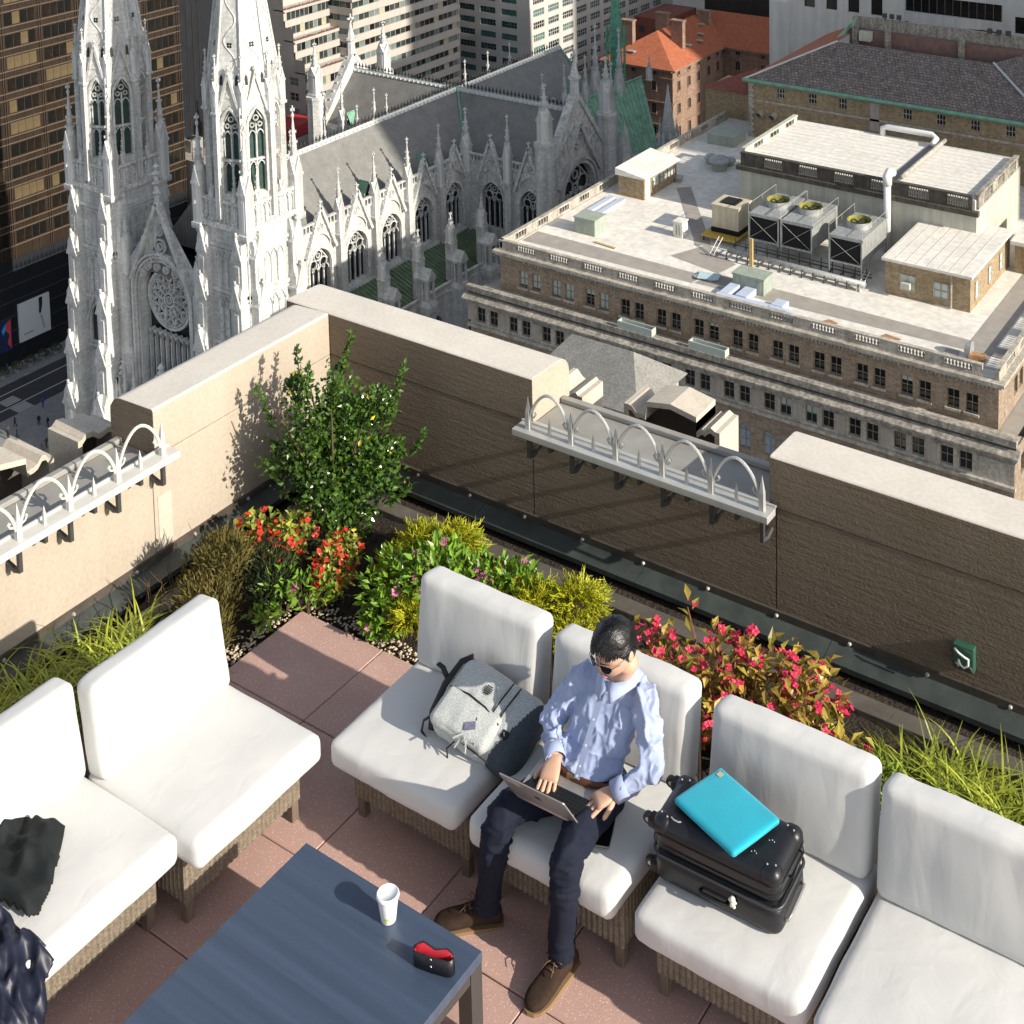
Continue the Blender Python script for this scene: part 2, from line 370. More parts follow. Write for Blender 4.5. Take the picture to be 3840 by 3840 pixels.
# ---- cast crests outside the gaps (open shells, hollow behind)
M_CREST = mat('cast_stone', (.52,.46,.38), .8, .1, 5, fine=.08, bscale=60)
M_CREST2 = mat('cast_stone_shade', (.12,.105,.09), .9, .2, 5)  # darker copy of the crest stone paints the shade inside the hollow back
def crest(M, prof, w, depth, base, lab, group=None):
    g = tag(empty('roof_crest', M @ Vector((prof[len(prof)//2][0], 0, base))), lab, 'ornament', group)
    b = MB(); n = len(prof); th = .035; vs = []
    for d in (0, depth):
        for u, z in prof: vs.append((u, d, z))
        for u, z in prof: vs.append((u, d, z-th))
    fs = []
    for i in range(n-1):
        fs += [(i,i+1,2*n+i+1,2*n+i), (n+i+1,n+i,3*n+i,3*n+i+1), (n+i,n+i+1,i+1,i), (2*n+i,2*n+i+1,3*n+i+1,3*n+i)]
    fs += [(0,n,3*n,2*n),(n-1,3*n-1,4*n-1,2*n-1)]
    b.add(vs, fs).xf(M).build('moulded_shell', M_CREST, g, fix=True)
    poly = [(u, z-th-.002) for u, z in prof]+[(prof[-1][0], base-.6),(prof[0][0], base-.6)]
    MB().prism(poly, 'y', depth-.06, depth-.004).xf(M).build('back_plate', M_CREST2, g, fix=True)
    MB().bx(prof[0][0]-.03, prof[0][0], 0.0, depth, base-.8, prof[0][1]-.003).xf(M).build('end_plate', M_CREST, g)
    MB().bx(prof[-1][0], prof[-1][0]+.035, 0.0, depth, base-.8, prof[-1][1]-.003).xf(M).build('end_plate', M_CREST, g)
    return g
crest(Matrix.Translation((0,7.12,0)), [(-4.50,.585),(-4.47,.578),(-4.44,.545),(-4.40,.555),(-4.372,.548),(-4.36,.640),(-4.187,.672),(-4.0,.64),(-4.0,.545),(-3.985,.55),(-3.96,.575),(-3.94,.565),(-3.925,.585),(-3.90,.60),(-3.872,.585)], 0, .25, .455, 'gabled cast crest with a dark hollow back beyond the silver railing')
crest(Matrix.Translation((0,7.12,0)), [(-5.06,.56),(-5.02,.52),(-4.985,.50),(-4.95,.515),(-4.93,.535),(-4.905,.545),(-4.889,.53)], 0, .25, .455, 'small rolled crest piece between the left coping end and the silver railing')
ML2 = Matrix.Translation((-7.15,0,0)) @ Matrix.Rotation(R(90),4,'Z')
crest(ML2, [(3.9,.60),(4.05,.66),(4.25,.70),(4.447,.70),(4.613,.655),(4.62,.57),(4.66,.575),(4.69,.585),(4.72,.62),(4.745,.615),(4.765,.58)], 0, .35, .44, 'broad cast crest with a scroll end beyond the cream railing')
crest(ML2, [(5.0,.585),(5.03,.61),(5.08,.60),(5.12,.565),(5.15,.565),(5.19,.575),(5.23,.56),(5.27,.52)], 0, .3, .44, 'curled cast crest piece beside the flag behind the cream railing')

# ---- small green fixture on the raked wall
M_GREEN = mat('green_fixture', (.03,.10,.065), .4, .2, 20, coat=.3)
g = tag(empty('wall_fixture', (-2.085,6.47,.165)), 'small green electrical box with a curled cable on the raked wall', 'junction box')
MB().bx(-2.14,-2.03,6.445,6.49,.165,.30).build('box', M_GREEN, g, bevel=.006)
MB().tube([(-2.125,6.43,.285),(-2.10,6.42,.275),(-2.07,6.42,.262),(-2.05,6.42,.258),(-2.05,6.42,.225),(-2.07,6.42,.205),(-2.09,6.42,.215),(-2.10,6.42,.24)],.006,6).build('cable', mat('white_cable',(.75,.75,.72),.5,.05), g, smooth=True)
for xx in (-2.12,-2.05): MB().lathe((0,0,0),[(.016,0),(.014,.012)],10).xf(Matrix.Translation((xx,6.445,.19)) @ Matrix.Rotation(R(90),4,'X')).build('socket_cap', M_ALUD, g)
# ================================================================ FURNITURE
def fabric():
    m = mat('canvas', (.57,.565,.55), .95, .025, 3, sheen=.15)
    N, L, b = nodes(m); v = coords(m)
    n1 = N.new('ShaderNodeTexNoise'); n1.inputs['Scale'].default_value = 7; n1.inputs['Detail'].default_value = 3; n1.inputs['Distortion'].default_value = .6; L.new(coords(m, sc=(1,1,.35)), n1.inputs['Vector'])
    n2 = N.new('ShaderNodeTexNoise'); n2.inputs['Scale'].default_value = 420; L.new(v, n2.inputs['Vector'])
    ad = N.new('ShaderNodeMath'); ad.operation = 'MULTIPLY_ADD'; L.new(n2.outputs[0], ad.inputs[0]); ad.inputs[1].default_value = .035; L.new(n1.outputs[0], ad.inputs[2])
    bp = N.new('ShaderNodeBump'); bp.inputs['Strength'].default_value = .22; bp.inputs['Distance'].default_value = .02
    L.new(ad.outputs[0], bp.inputs['Height']); L.new(bp.outputs[0], b.inputs['Normal'])
    return m
M_CANVAS = fabric()
M_SEAM = mat('canvas_seam', (.50,.495,.48), .95, .02)
M_WICKER = mat('wicker', (.19,.155,.115), .75, .25, 40, fine=.3, bscale=120, bump=.5, bdist=.004)
M_TEAK = mat('teak_leg', (.15,.115,.085), .6, .2, 20, stretch=(1,1,.1))
def cushion_mesh(w, d, h, r=.045, puff=.02, seed=0, n=(22,22,8), wr=.004):
    vs = {}; V = []; F = []
    def P(u, v, t):
        # rounded box with a bulge
        p = Vector((u*w/2, v*d/2, t*h/2)); q = Vector((max(-w/2+r,min(w/2-r,p.x)), max(-d/2+r,min(d/2-r,p.y)), max(-h/2+r,min(h/2-r,p.z))))
        dd = p-q
        if dd.length > 1e-9:
            k = max(abs(dd.x),abs(dd.y),abs(dd.z)); p = q+dd.normalized()*min(dd.length,r) if dd.length > r else p
        bz = (1-u*u)*(1-v*v); p.z += t*puff*bz
        p.x += u*puff*.35*(1-v*v)*(1-t*t); p.y += v*puff*.35*(1-u*u)*(1-t*t)
        e = (1-u*u*u*u)*.4+.6
        nz = noise.noise(Vector((p.x*6+seed*7, p.y*6, p.z*6)))*wr+noise.noise(Vector((p.x*22+seed*3, p.y*5, p.z*9)))*wr*.55
        nn = Vector((u**5, v**5, t**3)); nn = nn.normalized() if nn.length > 1e-6 else Vector((0,0,1))
        return p+nn*nz
    def vid(i, j, k):
        key = (i,j,k)
        if key not in vs:
            f = lambda a, m: math.copysign(abs(2*a/m-1)**.8, 2*a/m-1)
            vs[key] = len(V); V.append(P(f(i,n[0]), f(j,n[1]), f(k,n[2])))
        return vs[key]
    A, B, C = n
    for i in range(A):
        for j in range(B):
            F.append((vid(i,j,C),vid(i+1,j,C),vid(i+1,j+1,C),vid(i,j+1,C))); F.append((vid(i,j+1,0),vid(i+1,j+1,0),vid(i+1,j,0),vid(i,j,0)))
    for i in range(A):
        for k in range(C):
            F.append((vid(i,0,k),vid(i+1,0,k),vid(i+1,0,k+1),vid(i,0,k+1))); F.append((vid(i,B,k+1),vid(i+1,B,k+1),vid(i+1,B,k),vid(i,B,k)))
    for j in range(B):
        for k in range(C):
            F.append((vid(0,j,k+1),vid(0,j+1,k+1),vid(0,j+1,k),vid(0,j,k))); F.append((vid(A,j,k),vid(A,j+1,k),vid(A,j+1,k+1),vid(A,j,k+1)))
    b = MB(); b.add(V, F); return b
def seam_loop(w, d, z, r=.05, off=.0):
    pts = []
    for cx, cy, a0 in ((w/2-r,d/2-r,0),(-w/2+r,d/2-r,90),(-w/2+r,-d/2+r,180),(w/2-r,-d/2+r,270)):
        for k in range(5): a = R(a0+22.5*k); pts.append((cx+(r+off)*math.cos(a), cy+(r+off)*math.sin(a), z))
    pts.append(pts[0]); return pts
def wicker_panel(b, p0, p1, z0, z1, nrm, step=.026, dep=.007):
    p0 = Vector((*p0,0)); p1 = Vector((*p1,0)); L_ = (p1-p0).length; n = max(2, int(L_/step)); nv = Vector((*nrm,0)); k = n*4
    vs = []
    for i in range(k+1):
        q = p0.lerp(p1, i/k)+nv*dep*max(0, abs(math.sin(math.pi*i/4)))**.6
        vs += [(q.x,q.y,z0),(q.x,q.y,z1)]
    b.add(vs, [(2*i,2*i+2,2*i+3,2*i+1) for i in range(k)])
def make_chair(seed, lab):
    g = tag(empty('lounge_seat', (0,0,0)), lab, 'lounge seat', 'white cushioned wicker lounge seats')
    fr = MB()
    x0, x1, y0, y1 = -.335, .335, .135, .80
    fr.bx(x0+.008,x1-.008,y0+.008,y1-.008,.105,.315)
    wicker_panel(fr,(x0,y0+.007),(x1,y0+.007),.10,.318,(0,-1)); wicker_panel(fr,(x1-.007,y0),(x1-.007,y1),.10,.318,(1,0))
    wicker_panel(fr,(x0+.007,y1),(x0+.007,y0),.10,.318,(-1,0)); wicker_panel(fr,(x1,y1-.007),(x0,y1-.007),.10,.318,(0,1))
    fr.build('wicker_base', M_WICKER, g, fix=False)
    bk = MB(); bk.bx(x0+.006,x1-.006,.735,.792,.32,.80)
    wicker_panel(bk,(x0,.737),(x1,.737),.32,.80,(0,-1)); wicker_panel(bk,(x1,.79),(x0,.79),.32,.80,(0,1)); wicker_panel(bk,(x1-.006,.735),(x1-.006,.792),.32,.80,(1,0)); wicker_panel(bk,(x0+.006,.792),(x0+.006,.735),.32,.80,(-1,0))
    for q in range(4): bk.tube([(x0,.742+q*.015,.802),(x1,.742+q*.015,.802)],.008,5)
    bk.build('wicker_back', M_WICKER, g)
    for sx in (x0+.03, x1-.03):
        for sy in (y0+.03, y1-.03): MB().bx(sx-.02,sx+.02,sy-.02,sy+.02,0,.106).build('leg', M_TEAK, g, bevel=.003)
    sc = cushion_mesh(.725,.735,.130,.036,.014,seed); sc.xf(Matrix.Translation((0,.372,.388))).build('seat_cushion', M_CANVAS, g, smooth=True)
    MB().tube([(x,y+.372,z) for x,y,z in seam_loop(.715,.735,.432,.06,-.012)],.0017,4,cap=False).build('seam', M_SEAM, [c for c in g.children if c.name.startswith('seat_cushion')][0], smooth=True)
    bc = cushion_mesh(.715,.435,.145,.036,.020,seed+.5,wr=.005)
    Mb = Matrix.Translation((0,.693,.655)) @ Matrix.Rotation(R(82),4,'X')
    o = bc.xf(Mb).build('back_cushion', M_CANVAS, g, smooth=True)
    MB().tube([tuple(Mb @ Vector(p)) for p in seam_loop(.70,.43,.060,.06,-.012)],.0017,4,cap=False).build('seam', M_SEAM, o, smooth=True)
    return g
def place(g, x, y, rz): g.location = (x,y,0); g.rotation_euler = (0,0,rz)
SEATS = [((-3.885,4.135,0), 'white lounge seat with the grey backpack on it'), ((-3.09,4.135,0), 'white lounge seat the man with the laptop sits on'),
         ((-2.265,4.125,0), 'white lounge seat carrying the black suitcase'), ((-1.50,4.10,0), 'white lounge seat at the lower right corner, beyond the suitcase'),
         ((-4.285,3.795,R(90)), 'empty white lounge seat nearest the corner shrub'), ((-4.395,3.07,R(90)), 'white lounge seat with the dark coats at the left edge')]
for i, ((x,y,rz), lab) in enumerate(SEATS): place(make_chair(i+1, lab), x, y, rz)

# ---- low table
M_TABLE = mat('anodised_table_top', (.055,.078,.125), .40, .18, 3, metal=.15, spec=.6, stretch=(.12,6,1), fine=.12, bscale=300)
M_TLEG = mat('table_leg_metal', (.045,.043,.042), .5, .1)
g = tag(empty('coffee_table', (-3.52,2.95,0)), 'low dark blue-grey metal coffee table with the paper cup on it', 'table')
MB().bx(-3.985,-3.055,2.10,3.74,.342,.384).build('table_top', M_TABLE, g, bevel=.003)
for x in (-3.95,-3.09):
    for y in (2.135,3.705): MB().bx(x-.033,x+.033,y-.033,y+.033,0,.3415).build('leg', M_TLEG, g, bevel=.002)
    MB().bx(x-.03,x+.03,2.17,3.67,.300,.3412).build('rail', M_TLEG, g)

# ---- cup
M_PAPER = mat('white_paper', (.82,.81,.79), .6, .02); M_LID = mat('white_plastic', (.78,.80,.82), .3, .02)
cup = tag(empty('paper_cup', (-3.448,3.65,.385)), 'white lidded paper cup with a small green leaf print', 'cup')
cx, cy = -3.448, 3.65
MB().lathe((cx,cy,.385),[(.027,0),(.029,.003),(.041,.104),(.0415,.106)],28).build('cup_body', M_PAPER, cup, smooth=True)
MB().lathe((cx,cy,.385),[(.044,.100),(.0455,.104),(.0445,.112),(.041,.117),(.0395,.117),(.0385,.1145),(.004,.1148)],28).build('lid', M_LID, cup, smooth=True)
MB().obx((cx+.022,cy-.006,.4945),(.016,.010,.003),.5).build('sip_opening', mat('coffee_film',(.45,.33,.24),.4,.1), cup)
def leafprint():
    b = MB(); Mx = []
    for du, col in ((-.004,0),(.005,1)):
        b.cur = col; vs = []
        for k in range(9):
            t = k/8*2*math.pi; u = du+.007*math.cos(t); z = .026+.007*math.sin(t)*(1 if math.sin(t) > 0 else .5)
            r = .0305+z*.1175; a = R(-62)+u/r; vs.append((cx+(r+.0006)*math.cos(a), cy+(r+.0006)*math.sin(a), .385+z))
        b.add(vs[:-1], [list(range(8))])
    b.cur = 0
    vs = []
    for u, z in ((-.001,.012),(.001,.012),(.001,.023),(-.001,.023)):
        r = .0305+z*.1175; a = R(-62)+u/r; vs.append((cx+(r+.0006)*math.cos(a), cy+(r+.0006)*math.sin(a), .385+z))
    b.add(vs, [(0,1,2,3)])
    return b.build('printed_leaf', [mat('print_green',(.20,.45,.06),.6,.1), mat('print_yellow',(.62,.52,.08),.6,.1)], cup)
leafprint()

# ---- glasses case
M_LEATH = mat('black_leather', (.012,.013,.016), .38, .2, 30, bump=.15, bscale=200)
M_REDL = mat('red_lining', (.45,.015,.03), .7, .1)
def glasses_case():
    g = tag(empty('glasses_case', (-3.155,3.60,.385)), 'black leather glasses case standing open with a red lining', 'glasses case')
    M = Matrix.Translation((-3.165,3.585,.385)) @ Matrix.Rotation(R(14),4,'Z')
    def wall(name, pts, h0, h1, matl, out=None):
        b = MB(); n = len(pts); vs = [(x,y,h0) for x,y in pts]+[(x,y,h1(x) if callable(h1) else h1) for x,y in pts]
        b.add(vs, [(i,i+1,n+i+1,n+i) for i in range(n-1)]); o = b.xf(M).build(name, matl, g, smooth=True)
        s = o.modifiers.new('solid','SOLIDIFY'); s.thickness = .003; return o
    front = [(-.078+.012*(1-math.cos(t*math.pi/2)) if False else -.082*math.cos(t), -.028-.004*math.sin(t)) for t in [k*math.pi/12 for k in range(13)]]
    front = [(-.082,.008),(-.083,-.003),(-.078,-.012),(-.066,-.018),(-.03,-.020),(0,-.021),(.03,-.020),(.066,-.018),(.078,-.012),(.083,-.003),(.082,.008)]
    wall('front_shell', front, 0, .066, M_LEATH)
    back = [(-.082,.008),(-.072,.014),(-.05,.017),(0,.018),(.05,.017),(.072,.014),(.082,.008)]
    hb = lambda x: .062+.020*math.sin(min(1,abs(x)/.082)*math.pi)
    wall('back_flap', back, 0, hb, M_LEATH)
    inner = [(x*.95, y-.004) for x, y in back]
    wall('lining', inner, .004, lambda x: hb(x)-.003, M_REDL)
    wall('lining', [(x*.95, y*.88) for x, y in front], .004, .057, M_REDL)
    MB().prism([(x*.97,y*.97) for x,y in front]+[(x*.97,y*.97) for x,y in back[::-1][1:-1]], 'z', .001, .006).xf(M).build('base', M_LEATH, g, fix=True)
    for x, y, z in ((0,-.0235,.032),(0.0,-.023,.060)):
        MB().lathe((0,0,0),[(.0045,0),(.004,.003),(.001,.004)],10).xf(M @ Matrix.Translation((x,y,z)) @ Matrix.Rotation(R(90),4,'X')).build('snap', mat('chrome_snap',(.8,.8,.8),.2,.02,metal=1), g, smooth=True)
glasses_case()

# ---- teal sleeve, phone
def rounded_slab(w, d, h, r, n=8):
    pts = []
    for cx_, cy_, a0 in ((w/2-r,d/2-r,0),(-w/2+r,d/2-r,90),(-w/2+r,-d/2+r,180),(w/2-r,-d/2+r,270)):
        for k in range(n+1): a = R(a0+90*k/n); pts.append((cx_+r*math.cos(a), cy_+r*math.sin(a)))
    return MB().prism(pts, 'z', -h/2, h/2)
M_PHONE = mat('phone_glass', (.006,.006,.008), .08, .1, spec=.8)
ph = tag(empty('phone', (-2.90,4.36,.462)), 'black smartphone lying on the cushion beside the man\'s thigh', 'phone')
Mp = Matrix.Translation((-2.905,4.365,.474)) @ Matrix.Rotation(R(22),4,'Z') @ Matrix.Rotation(R(2),4,'Y')
rounded_slab(.075,.15,.008,.010,4).xf(Mp).build('phone_body', mat('phone_edge',(.25,.26,.26),.3,.05,metal=.8), ph, bevel=.0015)
rounded_slab(.072,.147,.0012,.009,4).xf(Mp @ Matrix.Translation((0,0,.0047))).build('screen', M_PHONE, ph)
# ================================================================ PLANTING
def leafmat(name, c, rough=.45, c2=None, spec=.5, trans=.25):
    m = mat(name, c, rough, .3, 9, spec=spec, col2=c2); N, L, b = nodes(m)
    g = N.new('ShaderNodeNewGeometry'); oi = N.new('ShaderNodeTexWhiteNoise'); oi.noise_dimensions = '1D'
    L.new(g.outputs['Random Per Island'], oi.inputs['W'])
    rp = N.new('ShaderNodeValToRGB'); rp.color_ramp.elements[0].color = (.55,.55,.5,1); rp.color_ramp.elements[1].color = (1.35,1.3,1.2,1); L.new(oi.outputs[0], rp.inputs[0])
    mulcol(m, rp.outputs[0])
    out = N['Material Output']; tr = N.new('ShaderNodeBsdfTranslucent'); mx = N.new('ShaderNodeMixShader'); mx.inputs[0].default_value = trans
    L.new(b.inputs['Base Color'].links[0].from_socket, tr.inputs[0]); L.new(b.outputs[0], mx.inputs[1]); L.new(tr.outputs[0], mx.inputs[2]); L.new(mx.outputs[0], out.inputs[0])
    return m
M_HOLLY = leafmat('holly_leaf', (.095,.185,.030), .20, (.030,.075,.014), .6, .18)
M_YELL = leafmat('yellow_leaf', (.55,.46,.03), .5)
M_STEM = mat('stem_bark', (.10,.065,.035), .9, .3, 20)
M_BEGL = leafmat('begonia_leaf', (.40,.40,.08), .4, (.20,.27,.04)); M_REDF = leafmat('red_petal', (.85,.07,.04), .5, (.75,.05,.03)); 
M_PINKF = leafmat('pink_petal', (.85,.06,.17), .5, (.75,.04,.10)); M_PALEP = leafmat('pale_pink_petal', (.75,.30,.48), .5, (.60,.14,.32)); M_ORNG = leafmat('orange_petal', (.72,.14,.03), .5, (.60,.10,.02))
M_VINCA = leafmat('vinca_leaf', (.24,.40,.045), .35, (.11,.24,.025)); M_GOLD = leafmat('gold_frond', (.62,.60,.035), .6, (.36,.42,.02)); M_OLIVE = leafmat('olive_sprig', (.19,.15,.035), .7, (.085,.085,.02))
M_BRONZEL = leafmat('bronze_begonia_leaf', (.42,.42,.07), .35, (.34,.17,.05)); M_GRASS = leafmat('grass_blade', (.46,.50,.06), .5, (.20,.28,.035)); M_LEAFY = leafmat('small_leaf', (.28,.38,.04), .45, (.07,.14,.015))
def leaf(b, c, d, n, L_, W, fold=.25, n4=True):
    d = d.normalized(); s = d.cross(n); s = s.normalized() if s.length > 1e-5 else Vector((1,0,0)); n = s.cross(d)
    m = c+d*L_*.45; t = c+d*L_-n*L_*.12
    b.add([c, m+s*W*.5+n*W*fold, t, m-s*W*.5+n*W*fold, m], [(0,4,1),(1,4,2),(2,4,3),(3,4,0)])
def rv(rg): 
    while True:
        v = Vector((rg.uniform(-1,1),rg.uniform(-1,1),rg.uniform(-1,1)))
        if .01 < v.length < 1: return v
def blob_leaves(b, rg, c, r, n, L_, W, up=.3, shell=.55, sq=(1,1,1)):
    c = Vector(c)
    for _ in range(n):
        v = rv(rg); v = v.normalized()*(shell+(1-shell)*rg.random())*r; v = Vector((v.x*sq[0],v.y*sq[1],v.z*sq[2])); p = c+v
        if p.z < .01: continue
        d = v.normalized()*.6+rv(rg)*.8+Vector((0,0,up)); nn = (v.normalized()*.7+rv(rg)*.6+Vector((0,0,.5))); s = rg.uniform(.65,1.2)
        leaf(b, p, d, nn, L_*s, W*s)
# ---- holly
rg = random.Random(21)
hol = tag(empty('holly_shrub', (-5.92,5.9,-.03)), 'glossy dark green holly shrub in the corner of the parapets', 'shrub')
b = MB(); y = MB()
BL = [((-5.90,5.90,.30),.38,1500),((-5.97,5.84,.55),.34,1150),((-5.76,6.0,.52),.28,760),((-6.06,5.72,.42),.24,480),((-5.66,6.0,.36),.25,520),((-5.74,5.76,.16),.30,760),((-5.86,5.94,.84),.17,300),((-6.12,5.82,.80),.13,150),((-5.68,6.1,.72),.13,150)]
for c, r, n in BL:
    for k in range(7):
        d = rv(rg).normalized()*r*.75; cc = Vector(c)+d*rg.uniform(.5,1); blob_leaves(b, rg, cc, r*.42, n//5, .042, .026, .35, .2)
    blob_leaves(b, rg, c, r*.9, n//4, .042, .026, .3, .5)
for p0, p1, n in (((-5.88,5.95,.9),(-5.80,5.98,1.20),60),((-6.1,5.84,.85),(-6.16,5.86,1.06),45),((-6.22,5.7,.6),(-6.30,5.66,.86),40),((-5.62,6.15,.75),(-5.56,6.2,.97),45),((-5.95,5.75,.9),(-5.97,5.78,1.05),35),((-5.45,6.1,.45),(-5.36,6.16,.62),40),((-5.5,5.95,.2),(-5.34,5.98,.36),40)):
    p0, p1 = Vector(p0), Vector(p1); b.tube([p0,p1],.004,4)
    for k in range(n): f = rg.random(); q = p0.lerp(p1,f)+rv(rg)*.015; leaf(b, q, rv(rg)*.9+(p1-p0).normalized()*.7, rv(rg)+Vector((0,0,.6)), .045*rg.uniform(.7,1.1), .026)
for k in range(20):
    c, r, n = BL[rg.randrange(len(BL))]; v = rv(rg).normalized(); v.x = abs(v.x); v.y = -abs(v.y); leaf(y, Vector(c)+v*r*1.0, rv(rg)+Vector((0,0,.2)), v, .040, .022)
b.build('crown', M_HOLLY, hol); y.build('yellow_leaves', M_YELL, hol)
t = MB()
for k in range(9):
    a = rg.uniform(0,6.3); e = Vector((-5.92+.33*math.cos(a),5.9+.33*math.sin(a),rg.uniform(.5,.95))); t.tube([(-5.92+.03*math.cos(a),5.9+.03*math.sin(a),-.04),(-5.92+.10*math.cos(a),5.9+.10*math.sin(a),.25),e],[.016,.011,.004],5)
t.build('trunk', M_STEM, hol)

def flower_mesh(name, m, r, petals=5):
    b = MB(); rg = random.Random(3)
    for k in range(petals):
        a = 2*math.pi*k/petals; d = Vector((math.cos(a),math.sin(a),.35)); leaf(b, Vector((0,0,0)), d, Vector((0,0,1)), r, r*.95, -.12)
    b.ring((0,0),r*.22,0,-.002,r*.35,5); return b.mesh(name, m)
FLR = flower_mesh('flower', M_REDF, .020,4); FLP = flower_mesh('flower', M_PINKF, .021,4); FLV = flower_mesh('flower', M_PALEP, .024,5); FLO = flower_mesh('flower', M_ORNG, .020,6)
def flowers(parent, me, pts, rg):
    for p in pts:
        o = bpy.data.objects.new('flower', me); COL.objects.link(o); o.location = p; o.rotation_euler = (rg.uniform(-.6,.9),rg.uniform(-.6,.6),rg.uniform(0,6)); o.scale = (rg.uniform(.8,1.25),)*3; adopt(o, parent)
def mound(name, lab, cat, base, blobs, m, L_, W, n, flw=None, seed=1, stems=True, up=.4, group=None):
    rg = random.Random(seed); g = tag(empty(name, (base[0],base[1],-.03)), lab, cat, group); b = MB(); t = MB()
    for c, r in blobs:
        blob_leaves(b, rg, c, r, n, L_, W, up, .45, (1,1,.8))
        if stems:
            for k in range(7): v = rv(rg)*r*.8; t.tube([(c[0]+v.x*.3,c[1]+v.y*.3,-.03),(c[0]+v.x,c[1]+v.y,c[2]+abs(v.z)*.6)],[.005,.003],4)
    b.build('foliage', m, g)
    if stems: t.build('stems', M_STEM, g)
    if flw:
        for me, k in flw:
            pts = []
            for _ in range(k):
                c, r = blobs[rg.randrange(len(blobs))]; v = rv(rg).normalized(); v.z = abs(v.z)*.8; v.y -= .35; v.x += .2; v = v.normalized()*r*rg.uniform(.85,1.05); pts.append((c[0]+v.x,c[1]+v.y,c[2]+v.z*.85))
            flowers(g, me, pts, rg)
    return g
mound('red_begonia', 'red begonia by the left gutter, farther of the two red clumps', 'begonia', (-5.98,5.42), [((-6.05,5.40,.13),.15),((-5.86,5.50,.14),.14),((-5.80,5.36,.12),.12)], M_BEGL, .045,.042, 150, [(FLR,80)], 2)
mound('red_begonia', 'red begonia in front of the holly, nearer the paver corner', 'begonia', (-5.45,5.42), [((-5.46,5.44,.12),.14),((-5.40,5.34,.10),.12),((-5.52,5.56,.12),.12)], M_BEGL, .04,.036, 150, [(FLR,95)], 3)
mound('olive_juniper', 'olive brown juniper bush beside the empty seat', 'shrub', (-5.82,4.86), [((-5.95,4.98,.16),.20),((-5.80,4.78,.15),.20),((-5.84,4.95,.32),.15),((-5.68,4.66,.10),.16)], M_OLIVE, .050,.010, 1100, None, 4, up=.9)
mound('green_juniper', 'dark green juniper behind the olive one', 'shrub', (-5.70,5.12), [((-5.72,5.18,.14),.17),((-5.62,5.06,.12),.14)], leafmat('dark_sprig',(.035,.055,.015),.7,(.02,.032,.010)), .045,.010, 900, None, 5, up=.9)
mound('vinca_plant', 'small bright vinca with pale pink flowers at the paver corner', 'vinca', (-5.52,5.06), [((-5.55,5.10,.14),.12),((-5.44,5.18,.12),.10),((-5.56,4.98,.06),.08),((-5.38,5.26,.10),.09)], M_VINCA, .062,.026, 75, [(FLV,4)], 6)
mound('vinca_plant', 'large bright green vinca with pink flowers behind the first seat', 'vinca', (-4.85,5.50), [((-4.98,5.44,.16),.22),((-4.75,5.52,.22),.25),((-4.60,5.62,.20),.19),((-4.82,5.62,.22),.18),((-4.42,5.75,.18),.16),((-4.95,5.28,.08),.13)], M_VINCA, .066,.028, 330, [(FLV,26)], 7)
mound('marigold', 'orange flowered plant between the two golden cypresses', 'flowers', (-4.42,5.72), [((-4.44,5.70,.20),.11)], M_VINCA, .04,.012, 90, [(FLO,16)], 8)
mound('marigold', 'orange blooms under the right golden cypress', 'flowers', (-4.02,5.50), [((-4.02,5.44,.16),.09)], M_VINCA, .04,.012, 60, [(FLO,7)], 9)
def cypress(base, blobs, lab, seed, n=420):
    rg = random.Random(seed); g = tag(empty('golden_cypress', (base[0],base[1],-.03)), lab, 'shrub'); b = MB(); t = MB()
    for c, r in blobs:
        c = Vector(c)
        for _ in range(n):
            v = rv(rg).normalized()*r*rg.uniform(.35,1.0); v.z = abs(v.z)*.9; p = c+v*.6; d = (v.normalized()+rv(rg)*.5+Vector((0,0,.3))).normalized(); L_ = rg.uniform(.05,.11); q = p+d*L_*.55; e = p+d*L_+Vector((0,0,-.03))
            b.tube([p,q,e],[.0035,.0032,.001],3,cap=False)
            for k in range(5):
                f = .25+.16*k; o = p.lerp(e,f); dd = (d+rv(rg)*.9).normalized(); b.tube([o,o+dd*L_*.33],[.003,.001],3,cap=False)
        for k in range(5): v = rv(rg)*r*.7; t.tube([(base[0],base[1],-.03),(c.x+v.x,c.y+v.y,c.z+abs(v.z)*.4)],[.008,.003],4)
    b.build('foliage', M_GOLD, g); t.build('stems', M_STEM, g); return g
cypress((-5.02,5.82), [((-5.10,5.80,.12),.22),((-4.90,5.86,.16),.22),((-5.14,5.62,.08),.16)], 'golden threadleaf cypress behind the large vinca', 31)
cypress((-4.10,5.72), [((-4.22,5.70,.12),.24),((-4.02,5.82,.16),.22),((-4.36,5.56,.08),.17),((-3.94,5.62,.1),.17)], 'golden threadleaf cypress behind the man and the first seat', 32)
cypress((-4.62,5.50), [((-4.62,5.42,.16),.15),((-4.76,5.30,.12),.12)], 'small golden cypress directly behind the first seat back', 33, 260)
